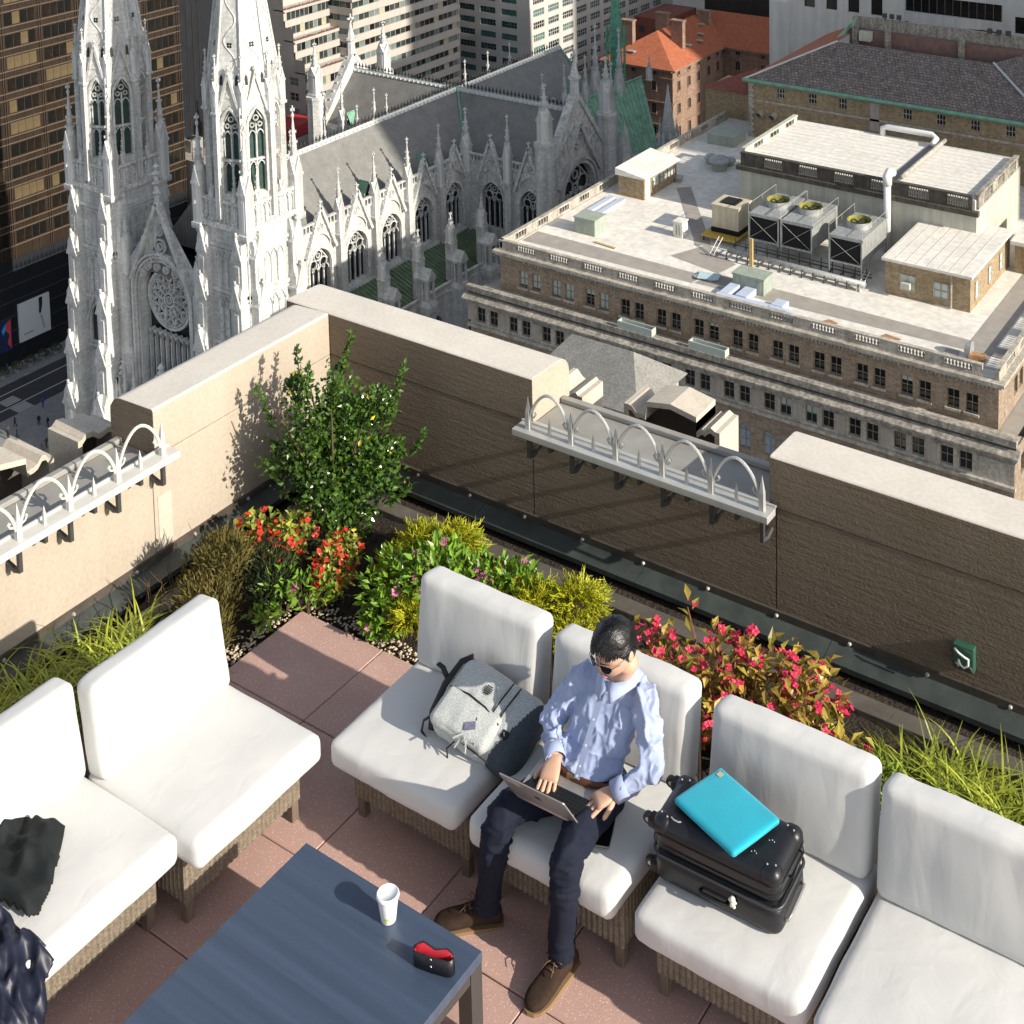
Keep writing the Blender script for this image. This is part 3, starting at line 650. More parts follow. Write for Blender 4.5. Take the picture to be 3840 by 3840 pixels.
# pink dragon-wing begonia
def pink_begonia():
    rg = random.Random(41); g = tag(empty('pink_begonia', (-2.95,5.62,-.03)), 'spreading begonia with bronze leaves and many pink flowers behind the man', 'begonia'); b = MB(); t = MB(); pts = []
    for k in range(105):
        a = rg.uniform(0,6.28); r = rg.random()**.5; tip = Vector((-2.95+.68*r*math.cos(a),5.60+.42*r*math.sin(a),rg.uniform(.16,.52)*(1-.30*r)))
        o = Vector((-2.95+.38*r*math.cos(a),5.62+.15*r*math.sin(a),-.03)); mid = o.lerp(tip,.55)+Vector((0,0,.10)); t.tube([o,mid,tip],[.007,.005,.003],4)
        for j in range(11):
            f = rg.uniform(.25,1); p = o.lerp(tip,f)+Vector((0,0,.10*(1-abs(f-.55)*1.6)))+rv(rg)*.035; leaf(b, p, rv(rg)+Vector((math.cos(a)*.6,math.sin(a)*.6,-.15)), rv(rg)*.5+Vector((0,0,1)), rg.uniform(.06,.10), rg.uniform(.030,.048), .18)
        if rg.random() < .9:
            for j in range(rg.randint(2,5)): pts.append(tuple(tip+rv(rg)*.045+Vector((.01,-.02,.01))))
    b.build('foliage', M_BRONZEL, g); t.build('stems', mat('red_stem',(.20,.06,.03),.7,.2), g); flowers(g, FLP, pts, rg)
pink_begonia()
mound('impatiens', 'low magenta impatiens behind the man\'s shoulder', 'flowers', (-3.36,5.62), [((-3.40,5.60,.10),.12),((-3.22,5.58,.10),.10)], M_VINCA, .03,.016, 110, [(flower_mesh('flower',leafmat('magenta_petal',(.55,.10,.30),.5,(.40,.05,.20)),.016,5),30),(FLP,12)], 12)
mound('leafy_plant', 'small leafy plant between the pink begonia and the grass', 'plant', (-2.28,5.46), [((-2.30,5.46,.14),.13),((-2.18,5.56,.18),.11),((-2.36,5.36,.08),.10)], M_LEAFY, .040,.018, 170, None, 13)
def grass(lab, base, n, spread, L_, seed, lean=(0,0)):
    rg = random.Random(seed); g = tag(empty('grass_clump', (base[0],base[1],-.03)), lab, 'grass', 'ornamental grass clumps'); b = MB()
    for k in range(n):
        o = Vector((base[0]+rg.gauss(0,spread*.35),base[1]+rg.gauss(0,spread*.35),-.03)); a = rg.uniform(0,6.28); d = Vector((math.cos(a)+lean[0],math.sin(a)+lean[1],0)); ln = L_*rg.uniform(.6,1.15); w = rg.uniform(.0045,.0085); out = rg.uniform(.45,1.15)
        pts = [o+d*ln*out*(f**1.6)+Vector((0,0,ln*(f*1.05-out*.95*f*f))) for f in (0,.2,.4,.6,.8,1)]; s = d.cross(Vector((0,0,1))).normalized(); vs = []
        for i, p in enumerate(pts): ww = w*(1-.9*(i/5)**2); vs += [p-s*ww,p+s*ww]
        b.add(vs, [(2*i,2*i+1,2*i+3,2*i+2) for i in range(5)])
    b.build('blades', M_GRASS, g); return g
grass('grass clump at the right beside the leafy plant', (-1.98,5.62), 520, .36, .46, 51); grass('grass clump behind the lower right seat', (-1.62,5.60), 560, .38, .48, 52); grass('grass clump at the far right edge of the bed', (-1.22,5.58), 520, .38, .46, 53)
grass('grass clump behind the empty left seat', (-5.92,4.28), 420, .32, .40, 54); grass('grass clump behind the seat with the coats', (-5.95,3.86), 480, .36, .40, 55); grass('grass clump at the far left edge of the bed', (-5.98,3.42), 480, .36, .40, 56)
# weathered twig sprigs against the left wall
tw = tag(empty('bare_twigs', (-6.2,4.9,-.03)), 'few bare twigs rising by the left gutter', 'twigs'); b = MB(); rg = random.Random(61)
for k in range(9): x, y = -6.2+rg.uniform(-.1,.1), 4.9+rg.uniform(-.5,.35); h = rg.uniform(.15,.32); b.tube([(x,y,-.03),(x+rg.uniform(-.05,.05),y+rg.uniform(-.05,.05),h*.6),(x+rg.uniform(-.09,.09),y+rg.uniform(-.09,.09),h)],[.004,.003,.001],4)
b.build('twig', M_STEM, tw)
# ================================================================ SOFT THINGS
def to_mesh(o, name):
    bpy.context.view_layer.update(); dg = bpy.context.evaluated_depsgraph_get(); me = bpy.data.meshes.new_from_object(o.evaluated_get(dg)); me.name = name
    bpy.data.objects.remove(o, do_unlink=True); return me
def remeshed(b, name, voxel, smooth=6, disp=None):
    me = b.mesh('tmp', []) if False else bpy.data.meshes.new('tmp')
    if me.vertices.__len__() == 0: me.from_pydata(b.v, [], b.f)
    bm = bmesh.new(); bm.from_mesh(me); bmesh.ops.recalc_face_normals(bm, faces=bm.faces); bm.to_mesh(me); bm.free()
    o = bpy.data.objects.new('tmp', me); COL.objects.link(o); r = o.modifiers.new('r','REMESH'); r.mode = 'VOXEL'; r.voxel_size = voxel
    if smooth: s = o.modifiers.new('s','SMOOTH'); s.iterations = smooth; s.factor = .5
    out = to_mesh(o, name)
    if disp:
        out.update(); ns = [v.normal.copy() for v in out.vertices]
        for v, n in zip(out.vertices, ns): v.co += n*disp(v.co, n)
    out.polygons.foreach_set('use_smooth', [True]*len(out.polygons)); out.update(); return out
def fold(p, f, a, seed=0.0, st=(1,1,1)):     # ridge-like cloth folds
    q = Vector((p.x*st[0]*f+seed, p.y*st[1]*f, p.z*st[2]*f)); n = noise.noise(q); return a*(max(0,1-abs(n)*2.9)**1.4*1.9-.75)
def loft(b, rings, n=20, ex=2.4):
    vs = []
    for c, u, w in rings:
        c, u, w = Vector(c), Vector(u), Vector(w)
        for k in range(n):
            t = 2*math.pi*k/n; ct, st_ = math.cos(t), math.sin(t); vs.append(c+u*math.copysign(abs(ct)**(2/ex),ct)+w*math.copysign(abs(st_)**(2/ex),st_))
    m = len(rings); fs = [(i*n+k,i*n+(k+1)%n,(i+1)*n+(k+1)%n,(i+1)*n+k) for i in range(m-1) for k in range(n)]; fs += [list(range(n))[::-1],[(m-1)*n+k for k in range(n)]]
    return b.add(vs, fs)
def ball(b, c, r, n=10): 
    r = r if isinstance(r,(tuple,list)) else (r,r,r); vs = []; m = n
    for i in range(1,m):
        a = math.pi*i/m
        for k in range(2*n): t = math.pi*k/n; vs.append((c[0]+r[0]*math.sin(a)*math.cos(t),c[1]+r[1]*math.sin(a)*math.sin(t),c[2]+r[2]*math.cos(a)))
    N2 = 2*n; o = len(vs); vs += [(c[0],c[1],c[2]+r[2]),(c[0],c[1],c[2]-r[2])]
    fs = [(i*N2+k,(i+1)*N2+k,(i+1)*N2+(k+1)%N2,i*N2+(k+1)%N2) for i in range(m-2) for k in range(N2)]+[(o,k,(k+1)%N2) for k in range(N2)]+[(o+1,(m-2)*N2+(k+1)%N2,(m-2)*N2+k) for k in range(N2)]
    return b.add(vs, fs)

# ---------------------------------------------------------------- the man
M_SKIN = mat('skin', (.56,.345,.245), .5, .06, 14, spec=.4, fine=.05, bscale=200); nodes(M_SKIN)[2].inputs['Subsurface Weight'].default_value = .12; nodes(M_SKIN)[2].inputs['Subsurface Radius'].default_value = (.01,.004,.002)
M_HAIR = mat('black_hair', (.006,.006,.007), .35, .3, 60, stretch=(1,.2,1), bump=.5, bscale=160, bdist=.006)
def shirtmat():
    m = mat('blue_shirt', (.34,.40,.58), .85, .04, 8, sheen=.1); N, L, b = nodes(m)
    wv = N.new('ShaderNodeTexWave'); wv.inputs['Scale'].default_value = 95; L.new(coords(m), wv.inputs['Vector']); rp = N.new('ShaderNodeValToRGB'); rp.color_ramp.elements[0].color = (.90,.91,.95,1); rp.color_ramp.elements[1].color = (1.06,1.05,1.03,1); L.new(wv.outputs[0], rp.inputs[0]); mulcol(m, rp.outputs[0]); return m
M_SHIRT = shirtmat(); M_TROU = mat('navy_trousers', (.011,.014,.027), .9, .15, 30, spec=.2, fine=.15, bscale=250); M_SUEDE = mat('brown_suede', (.040,.025,.018), .95, .2, 30, spec=.15, fine=.15, bscale=200); M_BELT = mat('brown_belt', (.09,.033,.014), .4, .2, 20)
SH_R, EL_R, WR_R = Vector((-3.180,4.655,.868)), Vector((-3.292,4.545,.685)), Vector((-3.168,4.400,.662))
SH_L, EL_L, WR_L = Vector((-2.872,4.652,.896)), Vector((-2.745,4.490,.730)), Vector((-2.862,4.398,.650))
HD = Vector((-2.955,4.545,1.150))
FT = Vector((-.17,-.93,-.26)).normalized()      # where the face looks
HU = (Vector((.03,-.22,.97))).normalized(); HR = FT.cross(HU).normalized(); HU = HR.cross(FT).normalized()
def head():
    V = []; F = []; nu, nv = 40, 30
    for j in range(nv+1):
        ph = math.pi*j/nv; cz = math.cos(ph); sz = math.sin(ph)
        for i in range(nu):
            t = 2*math.pi*i/nu; x = sz*math.sin(t); y = sz*math.cos(t); z = cz       # y forward
            px, py, pz = x*.076, y*.094, z*.118
            if pz < -.01:                                                              # jaw
                f = min(1,(-pz-.01)/.10); px *= 1-.38*f*f; py = py*(1-.20*f)+.014*f
                if y < 0: py *= 1-.35*f
            if y > .2:
                fr = (y-.2)/.8; py += -.006*fr*math.exp(-((pz-.012)/.016)**2)*(1 if abs(px) < .05 else 0)     # eye line
                py += .006*fr*math.exp(-((pz-.034)/.012)**2)*math.exp(-(px/.045)**2)
                py += .020*math.exp(-(px/.0105)**2)*math.exp(-((pz+.022)/.020)**2)*fr+.010*math.exp(-(px/.008)**2)*math.exp(-((pz-.004)/.02)**2)*fr   # nose
                py += .006*math.exp(-(px/.022)**2)*math.exp(-((pz+.060)/.007)**2)*fr-.003*math.exp(-(px/.026)**2)*math.exp(-((pz+.066)/.003)**2)*fr+.005*math.exp(-(px/.018)**2)*math.exp(-((pz+.073)/.006)**2)*fr   # lips
                py += .007*math.exp(-(px/.02)**2)*math.exp(-((pz+.098)/.012)**2)*fr
            V.append(HD+HR*px+FT*py+HU*pz)
    for j in range(nv):
        for i in range(nu): F.append((j*nu+i,(j+1)*nu+i,(j+1)*nu+(i+1)%nu,j*nu+(i+1)%nu))
    return V, F
def hand(M, side, curl, spread=1.0):
    """palm and five separate fingers; wrist at origin, fingers along +y, back of the hand up, thumb on +x*side"""
    out = MB()
    pb = MB(); loft(pb, [((0,-.035,0),(.026,0,0),(0,0,.019)),((0,.0,0),(.028,0,0),(0,0,.018)),((.002*side,.03,0.002),(.038,0,0),(0,0,.016)),((0,.065,.003),(.041,0,0),(0,0,.0145)),((-.001*side,.088,0),(.040,0,0),(0,0,.011))], 16, 2.6); out.add(pb.v,pb.f)
    specs = [(.029,.082,.070,.0090),(.010,.088,.079,.0094),(-.010,.086,.074,.0090),(-.029,.078,.058,.0080)]
    for i, (x,y,L_,r) in enumerate(specs):
        x *= side; a = (x*3.2*spread); p = Vector((x,y-.02,0)); pts = [p]; d = Vector((a,1,.10)); c = curl[i]; ang = 0
        for s, k in ((.45,0),(.32,1),(.25,2)):
            ang -= c*(.5 if k == 0 else .8); dd = Vector((a*math.cos(ang),math.cos(ang),math.sin(ang)+.02)).normalized(); p = p+dd*(L_*s+(.02 if k == 0 else 0)); pts.append(p)
        q = [pts[0],pts[0].lerp(pts[1],.5),pts[1],pts[1].lerp(pts[2],.5),pts[2],pts[2].lerp(pts[3],.6),pts[3]]
        tb = MB(); tb.tube(q,[r,r*1.0,r*1.06,r*.92,r*.97,r*.85,r*.5],8); out.add(tb.v,tb.f)
    tx = side; tb = MB(); tb.tube([(.018*tx,.005,-.004),(.040*tx,.028,-.008),(.056*tx,.052,-.012),(.064*tx,.074,-.018),(.066*tx,.084,-.022)],[.014,.0125,.0105,.0095,.005],8); out.add(tb.v,tb.f)
    out.xf(M); return out
def frame(o, y, up, flip=False):
    y = Vector(y).normalized(); up = Vector(up); x = y.cross(up).normalized(); z = x.cross(y).normalized(); M = Matrix((x,y,z)).transposed().to_4x4(); M.translation = o; return M
MHR = frame(WR_R+Vector((.004,-.012,-.004)), (.24,-.93,-.30), (0.05,-.25,1)); MHL = frame(WR_L+Vector((-.012,-.004,-.004)), (-.54,-.80,-.24), (-.10,-.30,1))
def man():
    bd = MB()
    V, F = head(); bd.add(V, F)
    bd.tube([HD-HU*.085-FT*.030, HD-HU*.125-FT*.050, Vector((-2.993,4.632,.955)), Vector((-3.01,4.65,.90))],[.054,.053,.054,.045],14)
    for s in (-1,1):      # ears
        c = HD+HR*.078*s-FT*.012+HU*.002; eb = MB(); ball(eb,(0,0,0),(.011,.020,.032),8); Mx = Matrix((HR,FT,HU)).transposed().to_4x4(); Mx.translation = c; eb.xf(Mx @ Matrix.Rotation(-.25*s,4,'Z')); bd.add(eb.v,eb.f)
    loft(bd,[((-3.05,4.50,.53),(.10,0,0),(0,.05,.03)),((-3.04,4.57,.68),(.10,0,0),(0,.05,.03)),((-3.03,4.62,.80),(.10,0,0),(0,.05,.03)),((-3.022,4.652,.885),(.09,0,0),(0,.04,.02))],14)
    for a, e, w in ((SH_R,EL_R,WR_R),(SH_L,EL_L,WR_L)): bd.tube([a,a.lerp(e,.5),e,e.lerp(w,.5),w],[.032,.030,.026,.026,.025],10)
    for side, M, cu in ((1,MHR,(.20,.15,.18,.30)),(-1,MHL,(.42,.50,.50,.55))):
        h = hand(M, side, cu, 1.3 if side == -1 else 1.0); bd.add(h.v,h.f)
    for hp, kn, an in (((-3.13,4.47,.53),(-3.262,4.15,.535),(-3.352,4.125,.10)),((-2.97,4.47,.53),(-2.925,4.14,.545),(-2.962,4.115,.10))): bd.tube([hp,kn,an],[.06,.045,.035],8)
    body = tag(bd.build('person', M_SKIN, smooth=True), 'man in a pale blue shirt, navy trousers and sunglasses typing on a laptop', 'person')
    # ---- hair
    hb = MB(); V2 = []; nu, nv = 40, 18; rg = random.Random(5)
    for j in range(nv+1):
        for i in range(nu):
            t = 2*math.pi*i/nu; fwd = math.cos(t)
            low = 1.02 if fwd > .55 else (1.02+(.55-fwd)*1.35 if fwd > -.1 else 1.02+.65*1.35)      # polar angle of the hairline
            if .25 < fwd < .8 : low += .10*math.sin((fwd-.25)/.55*math.pi)
            ph = low*j/nv; sz, cz = math.sin(ph), math.cos(ph); x, y, z = sz*math.sin(t), sz*math.cos(t), cz
            k = 1-(j/nv)**4; th = .006+.016*k+(.012*max(0,y)*k)
            th += .004*noise.noise(Vector((x*9+3,y*3,z*3)))*k+.0022*math.sin(t*19+5*y)*k
            V2.append(HD+HR*x*(.076+th*(.7 if z < .5 else 1))+FT*y*(.094+th)+HU*z*(.118+th*1.15))
    for v_ in range(0): pass
    Fh = [(j*nu+i,(j+1)*nu+i,(j+1)*nu+(i+1)%nu,j*nu+(i+1)%nu) for j in range(nv) for i in range(nu)]
    hb.add(V2,Fh)
    def scalp(t, ph, off):
        sz, cz = math.sin(ph), math.cos(ph); x, y, z = sz*math.sin(t), sz*math.cos(t), cz; return HD+HR*x*(.076+off)+FT*y*(.094+off)+HU*z*(.118+off)
    for k in range(900):      # combed-back locks
        u = rg.uniform(-1,1); f0 = rg.uniform(-.5,1); pts = []
        for q in range(6):
            yy = .90-1.35*(q/5)*rg.uniform(.9,1.0)-(1-f0)*.35; xx = u*.96*(1-.12*abs(yy)); rr = xx*xx+yy*yy; zz = math.sqrt(max(0,1.0-rr)) if rr < 1 else -.25*(rr-1)
            s_ = math.sqrt(max(1e-6,rr+zz*zz)); lift = .016+.018*max(0,yy)*(1-abs(u))+.004*rg.random(); v = Vector((xx,yy,zz))/s_
            if v.z < .30 and v.y > .25: continue
            pts.append(HD+HR*v.x*(.076+lift*.75)+FT*v.y*(.094+lift*.8)+HU*v.z*(.118+lift*1.1))
        if len(pts) > 2: hb.tube(pts,[.0022]+[.0030]*(len(pts)-2)+[.0008],4,cap=False)
    hb.build('hair', M_HAIR, body, smooth=True)
    # ---- sunglasses, brows, lips
    gl = mat('dark_lens',(.010,.012,.018),.08,.1,spec=.9); gr = mat('glasses_frame',(.03,.03,.03),.3,.1,metal=.6)
    sg = MB()
    for s in (-1,1):
        pts = [(.012,.012),(.020,.018),(.045,.017),(.060,.010),(.061,-.004),(.050,-.020),(.034,-.024),(.018,-.014)]; vs = [HD+HR*s*x+FT*(.106-.55*max(0,x-.03))+HU*(z+.006) for x,z in pts]; sg.add(vs,[list(range(8))]); sg.add([v-FT*.002 for v in vs],[list(range(8))[::-1]])
    so = sg.build('sunglasses', gl, body); fr = MB(); fr.tube([HD+HR*-.013+FT*.109+HU*.019,HD+HR*.013+FT*.109+HU*.019],.0016,5)
    for s in (-1,1): fr.tube([HD+HR*.061*s+FT*.090+HU*.014,HD+HR*.078*s+FT*.05+HU*.014,HD+HR*.081*s-FT*.02+HU*.014],.0018,5)
    fr.build('glasses_frame', gr, so)
    bw = MB()
    for s in (-1,1): bw.tube([HD+HR*.014*s+FT*.104+HU*.030,HD+HR*.034*s+FT*.100+HU*.034,HD+HR*.054*s+FT*.084+HU*.029],[.003,.0034,.0015],5)
    bw.build('eyebrow', M_HAIR, body)
    lp = MB(); lp.tube([HD+HR*-.021+FT*.083-HU*.068,HD+FT*.0905-HU*.067,HD+HR*.021+FT*.083-HU*.068],[.0015,.0046,.0015],6); lp.build('lips', mat('lips',(.42,.17,.13),.5,.05), body, smooth=True)
    # ---- shirt
    sb_ = MB(); sp = Vector((.01,.085,.055))
    loft(sb_, [((-3.062,4.478,.612),(.150,.0,.0),(.0,.088,-.022)),((-3.058,4.505,.655),(.152,0,0),(0,.103,.012)),((-3.045,4.545,.70),(.150,0,0),(0,.106,.05)),((-3.035,4.60,.79),(.158,0,.005),(0,.104,.05)),((-3.027,4.64,.865),(.170,0,.012),(0,.092,.045)),((-3.020,4.662,.905),(.150,0,.012),(0,.076,.04)),((-3.010,4.665,.945),(.105,0,.008),(0,.062,.03)),((-3.0,4.655,.968),(.068,0,.004),(0,.060,.026))], 28, 2.5)
    for a, e, w in ((SH_R,EL_R,WR_R),(SH_L,EL_L,WR_L)):
        ball(sb_, a+Vector((0,0,-.012)), .066); ball(sb_, e, .050); sb_.tube([a+Vector((0,0,-.01)),a.lerp(e,.33),a.lerp(e,.66),e],[.066,.061,.055,.050],14); d = (w-e).normalized(); sb_.tube([e,e.lerp(w,.4),e.lerp(w,.78),w+d*.004],[.050,.048,.043,.037],14)
    def dsh(p, n):
        arm = (p.x < -3.17 or p.x > -2.90); a = fold(p, 13 if arm else 8, .0085 if arm else .0070, 2.2, (1,.6,1) if arm else (1.4,.6,.5)); a += fold(p, 26, .0028, 5.1, (1,1,.6))
        if p.z < .70 and not arm: a += fold(p, 9, .010, 7.7, (.35,1,1.3))
        return a-.004
    me = remeshed(sb_, 'shirt', .0058, 3, dsh); me.materials.append(M_SHIRT); shirt = obj('shirt', me, body)
    # collar, placket, buttons, cuffs
    cb_ = MB(); NB = Vector((-2.995,4.632,.975))
    for s in (-1,1):
        pts = []
        for k in range(7):
            a = R(-100+ (k/6)*190) if s == 1 else R(-80-(k/6)*190); pts.append(NB+Vector((.066*math.cos(a),.064*math.sin(a)-.004,.012+.016*math.sin(a))))
        lo = [p+Vector(((p-NB).x*.42,(p-NB).y*.42,-.034)) for p in pts]; lo[0] = pts[0]+Vector((.040*s,-.052,-.058)); lo[1] = lo[1]+Vector((.010*s,-.018,-.012))
        n = len(pts); cb_.add(pts+lo,[(i,i+1,n+i+1,n+i) for i in range(n-1)])
    co = cb_.build('collar', M_SHIRT, shirt, smooth=True); sd = co.modifiers.new('s','SOLIDIFY'); sd.thickness = .004
    cl = []
    for z, y in ((.935,4.572),(.865,4.532),(.79,4.478),(.70,4.424),(.66,4.398),(.64,4.388)): cl.append(Vector((-3.03+.02*(z-.56)*3-.018,y-.012,z)))
    pk = MB(); vs = []
    for p in cl: vs += [p+Vector((-.013,-.002,0)),p+Vector((.013,-.002,0))]
    pk.add(vs,[(2*i,2*i+1,2*i+3,2*i+2) for i in range(len(cl)-1)]); pk.build('placket', M_SHIRT, shirt, smooth=True)
    bm_ = MB().lathe((0,0,0),[(.005,0),(.0045,.002),(.001,.002)],8).mesh('button', mat('white_button',(.75,.74,.70),.3,.02))
    for i in range(5): p = cl[i].lerp(cl[i+1],.45); o = bpy.data.objects.new('button', bm_); COL.objects.link(o); o.location = p+Vector((0,-.006,.002)); o.rotation_euler = (R(62),0,0); adopt(o, shirt)
    for e, w in ((EL_R,WR_R),(EL_L,WR_L)):
        d = (w-e).normalized(); cf = MB(); cf.tube([w-d*.052,w-d*.025,w+d*.010],[.044,.043,.042],16,cap=False); c2 = cf.build('cuff', M_SHIRT, shirt, smooth=True); sd = c2.modifiers.new('s','SOLIDIFY'); sd.thickness = .003
    # ---- trousers
    tb = MB(); loft(tb, [((-3.055,4.54,.50),(.150,0,0),(0,.095,.02)),((-3.058,4.50,.545),(.165,0,0),(0,.115,.04)),((-3.06,4.474,.592),(.156,0,0),(0,.086,-.016))], 24, 2.5)
    for hp, kn, an in (((-3.135,4.46,.532),(-3.268,4.135,.540),(-3.350,4.128,.085)),((-2.975,4.46,.530),(-2.925,4.125,.552),(-2.960,4.118,.085))):
        hp, kn, an = Vector(hp), Vector(kn), Vector(an); tb.tube([hp+Vector((0,.05,-.01)),hp,hp.lerp(kn,.5),kn+Vector((0,.035,.008))],[.092,.092,.082,.072],16); ball(tb, kn+Vector((0,.012,-.004)), .069); k2 = kn+Vector((0,.0,-.02)); tb.tube([k2,k2.lerp(an,.3),k2.lerp(an,.65),an],[.070,.066,.058,.056],16)
    def dtr(p, n):
        a = fold(p, 9, .0045, 3.3, (1,1,.8))
        if p.y < 4.26 and .36 < p.z < .56: a += fold(p, 15, .0065, 1.7, (.5,.8,1.8))
        if p.z < .2: a += fold(p, 14, .004, .7, (.5,.5,1.8))
        return a-.003
    me = remeshed(tb, 'trousers', .009, 5, dtr); me.materials.append(M_TROU); trs = obj('trousers', me, body)
    bl = MB(); pts = []
    for k in range(25): a = 2*math.pi*k/24; pts.append(Vector((-3.062+.164*math.cos(a), 4.475+.094*math.sin(a), .607-.022*math.sin(a))))
    bl.tube(pts,.010,6,False,1.7); bo = bl.build('belt', M_BELT, body, smooth=True)
    MB().obx((-3.075,4.378,.629),(.036,.010,.030),0).build('buckle', mat('brass',(.45,.33,.15),.3,.1,metal=.8), bo)
    # ---- shoes
    for (hx,hy), ang, lab in (((-3.352,4.155),R(-52),'right'),((-2.957,4.150),R(-5),'left')):
        d = Vector((math.sin(ang),-math.cos(ang),0)); s = Vector((-d.y,d.x,0)); o = Vector((hx,hy,0))
        rings = []
        for f, w, h, zc in ((-.055,.024,.020,.035),(-.045,.036,.034,.048),(.0,.040,.042,.060),(.06,.042,.040,.055),(.12,.047,.031,.042),(.17,.050,.026,.035),(.205,.044,.022,.030),(.225,.028,.017,.026),(.232,.010,.010,.022)): rings.append((o+d*f+Vector((0,0,zc)),s*w,Vector((0,0,h))))
        b = MB(); loft(b, rings, 16, 2.6); ft = o+Vector((0,0,.07)); b.tube([o+d*.01+Vector((0,0,.06)),o+d*.0+Vector((0,0,.135))],[.045,.043],14)
        me = remeshed(b, 'shoe', .006, 5); me.materials.append(M_SUEDE); sh = obj('shoe', me, body)
        sol = MB(); L_ = [(-.062,.02),(-.05,.038),(0,.042),(.06,.044),(.12,.050),(.17,.053),(.21,.045),(.232,.026),(.240,0)]; P = [o+d*f+s*w for f,w in L_]+[o+d*f-s*w for f,w in L_[::-1][1:]]; n = len(P); sol.add([(p.x,p.y,.001) for p in P]+[(p.x,p.y,.016) for p in P],[list(range(n))[::-1],list(range(n,2*n))]+[(i,(i+1)%n,(i+1)%n+n,i+n) for i in range(n)]); sol.build('sole', mat('tan_sole',(.22,.14,.07),.8,.1), sh)
        lc = MB()
        for i in range(3): c = o+d*(.060+.020*i)+Vector((0,0,.101-.007*i)); lc.tube([c-s*.022,c+Vector((0,0,.006)),c+s*.022],.0022,5)
        c = o+d*.062+Vector((0,0,.110)); 
        for q in (-1,1): lc.tube([c,c+s*q*.022+d*.018+Vector((0,0,.012)),c+s*q*.042+d*.012+Vector((0,0,.004)),c+s*q*.026-d*.004+Vector((0,0,.0)),c],.0018,5); lc.tube([c,c+s*q*.018+d*.036+Vector((0,0,-.004)),c+s*q*.028+d*.062+Vector((0,0,-.022))],.0018,5)
        lc.build('lace', mat('brown_lace',(.14,.08,.045),.8,.1), sh, smooth=True)
man()
# ---------------------------------------------------------------- laptop
M_SILV = mat('laptop_aluminium', (.50,.47,.45), .38, .03, metal=.7); M_KEYS = mat('black_key', (.008,.008,.009), .5, .1)
lt = tag(empty('laptop', (-3.08,4.3,.60)), 'open silver laptop on the man\'s lap', 'laptop')
MLT = Matrix.Translation((-3.083,4.205,.603)) @ Matrix.Rotation(R(2),4,'Z') @ Matrix.Rotation(R(1),4,'X')
rounded_slab(.315,.215,.012,.010,4).xf(MLT @ Matrix.Translation((0,.1075,.006))).build('base', M_SILV, lt, bevel=.002)
km = MB().bx(-.0085,.0085,-.008,.008,0,.0016).mesh('key', M_KEYS)
kb = MB().bx(-.138,.138,.030,.122,.0121,.0126).xf(MLT).build('keyboard', mat('key_well',(.02,.02,.02),.6), lt)
for r_ in range(5):
    for c in range(14):
        o = bpy.data.objects.new('key', km); COL.objects.link(o); o.matrix_basis = MLT @ Matrix.Translation((-.1285+.0198*c,.040+.0182*r_,.0127)); adopt(o, kb)
MB().bx(-.055,.055,.135,.205,.0121,.0125).xf(MLT).build('trackpad', mat('trackpad',(.44,.42,.40),.3,.03,metal=.6), lt)
MLD = MLT @ Matrix.Translation((0,.002,.012)) @ Matrix.Rotation(R(121),4,'X')
lid = rounded_slab(.315,.195,.006,.010,4).xf(MLD @ Matrix.Translation((0,.0985,0))).build('lid', M_SILV, lt, bevel=.0015)
MB().bx(-.15,.15,.008,.198,-.0042,-.0034).xf(MLD).build('screen', M_PHONE, lid)
lg = MB(); ap = [(.0,.013),(.007,.016),(.014,.012),(.015,.002),(.011,-.010),(.005,-.015),(0,-.013),(-.005,-.015),(-.011,-.010),(-.015,.002),(-.014,.012),(-.007,.016)]
lg.add([(x,.105-z,.0034) for x,z in ap],[list(range(12))]); lg.add([(0,.086,.0034),(.006,.082,.0034),(.007,.075,.0034),(.001,.080,.0034)],[(0,1,2,3)]); lg.xf(MLD).build('lid_emblem', M_KEYS, lid)
MB().bx(-.128,-.060,.150,.185,.0031,.0034).xf(MLD).build('sticker', mat('clear_sticker',(.62,.58,.55),.2,.03), lid)
# ---------------------------------------------------------------- suitcase and sleeve
M_CASE = mat('black_shell', (.010,.011,.014), .38, .15, 30, spec=.5, bump=.08, bscale=300); M_TRIM = mat('black_trim', (.004,.004,.005), .5, .1)
sc_ = tag(empty('suitcase', (-2.36,4.44,.46)), 'black hard-shell suitcase lying on the third seat', 'suitcase')
MS = Matrix.Translation((-2.355,4.430,.462)) @ Matrix.Rotation(R(1.5),4,'Z') @ Matrix.Rotation(R(4),4,'X')
cushion_mesh(.545,.262,.135,.042,.004,1,(20,14,8),0).xf(MS @ Matrix.Translation((0,0,.070))).build('lower_shell', M_CASE, sc_, smooth=True)
up_ = cushion_mesh(.545,.262,.145,.045,.006,2,(20,14,8),0).xf(MS @ Matrix.Translation((0,0,.214))).build('upper_shell', M_CASE, sc_, smooth=True)
MB().tube([tuple(MS @ Vector((x,y,.140))) for x,y,z in seam_loop(.552,.268,0,.045)],.0065,6,False).build('zip', mat('zip_tape',(.05,.05,.055),.4,.1,metal=.3), sc_, smooth=True)
for z in (.19,.235): MB().tube([tuple(MS @ Vector((x,y,z))) for x,y,_ in seam_loop(.553,.270,0,.045)],.0022,4,False).build('shell_rib', M_TRIM, sc_, smooth=True)
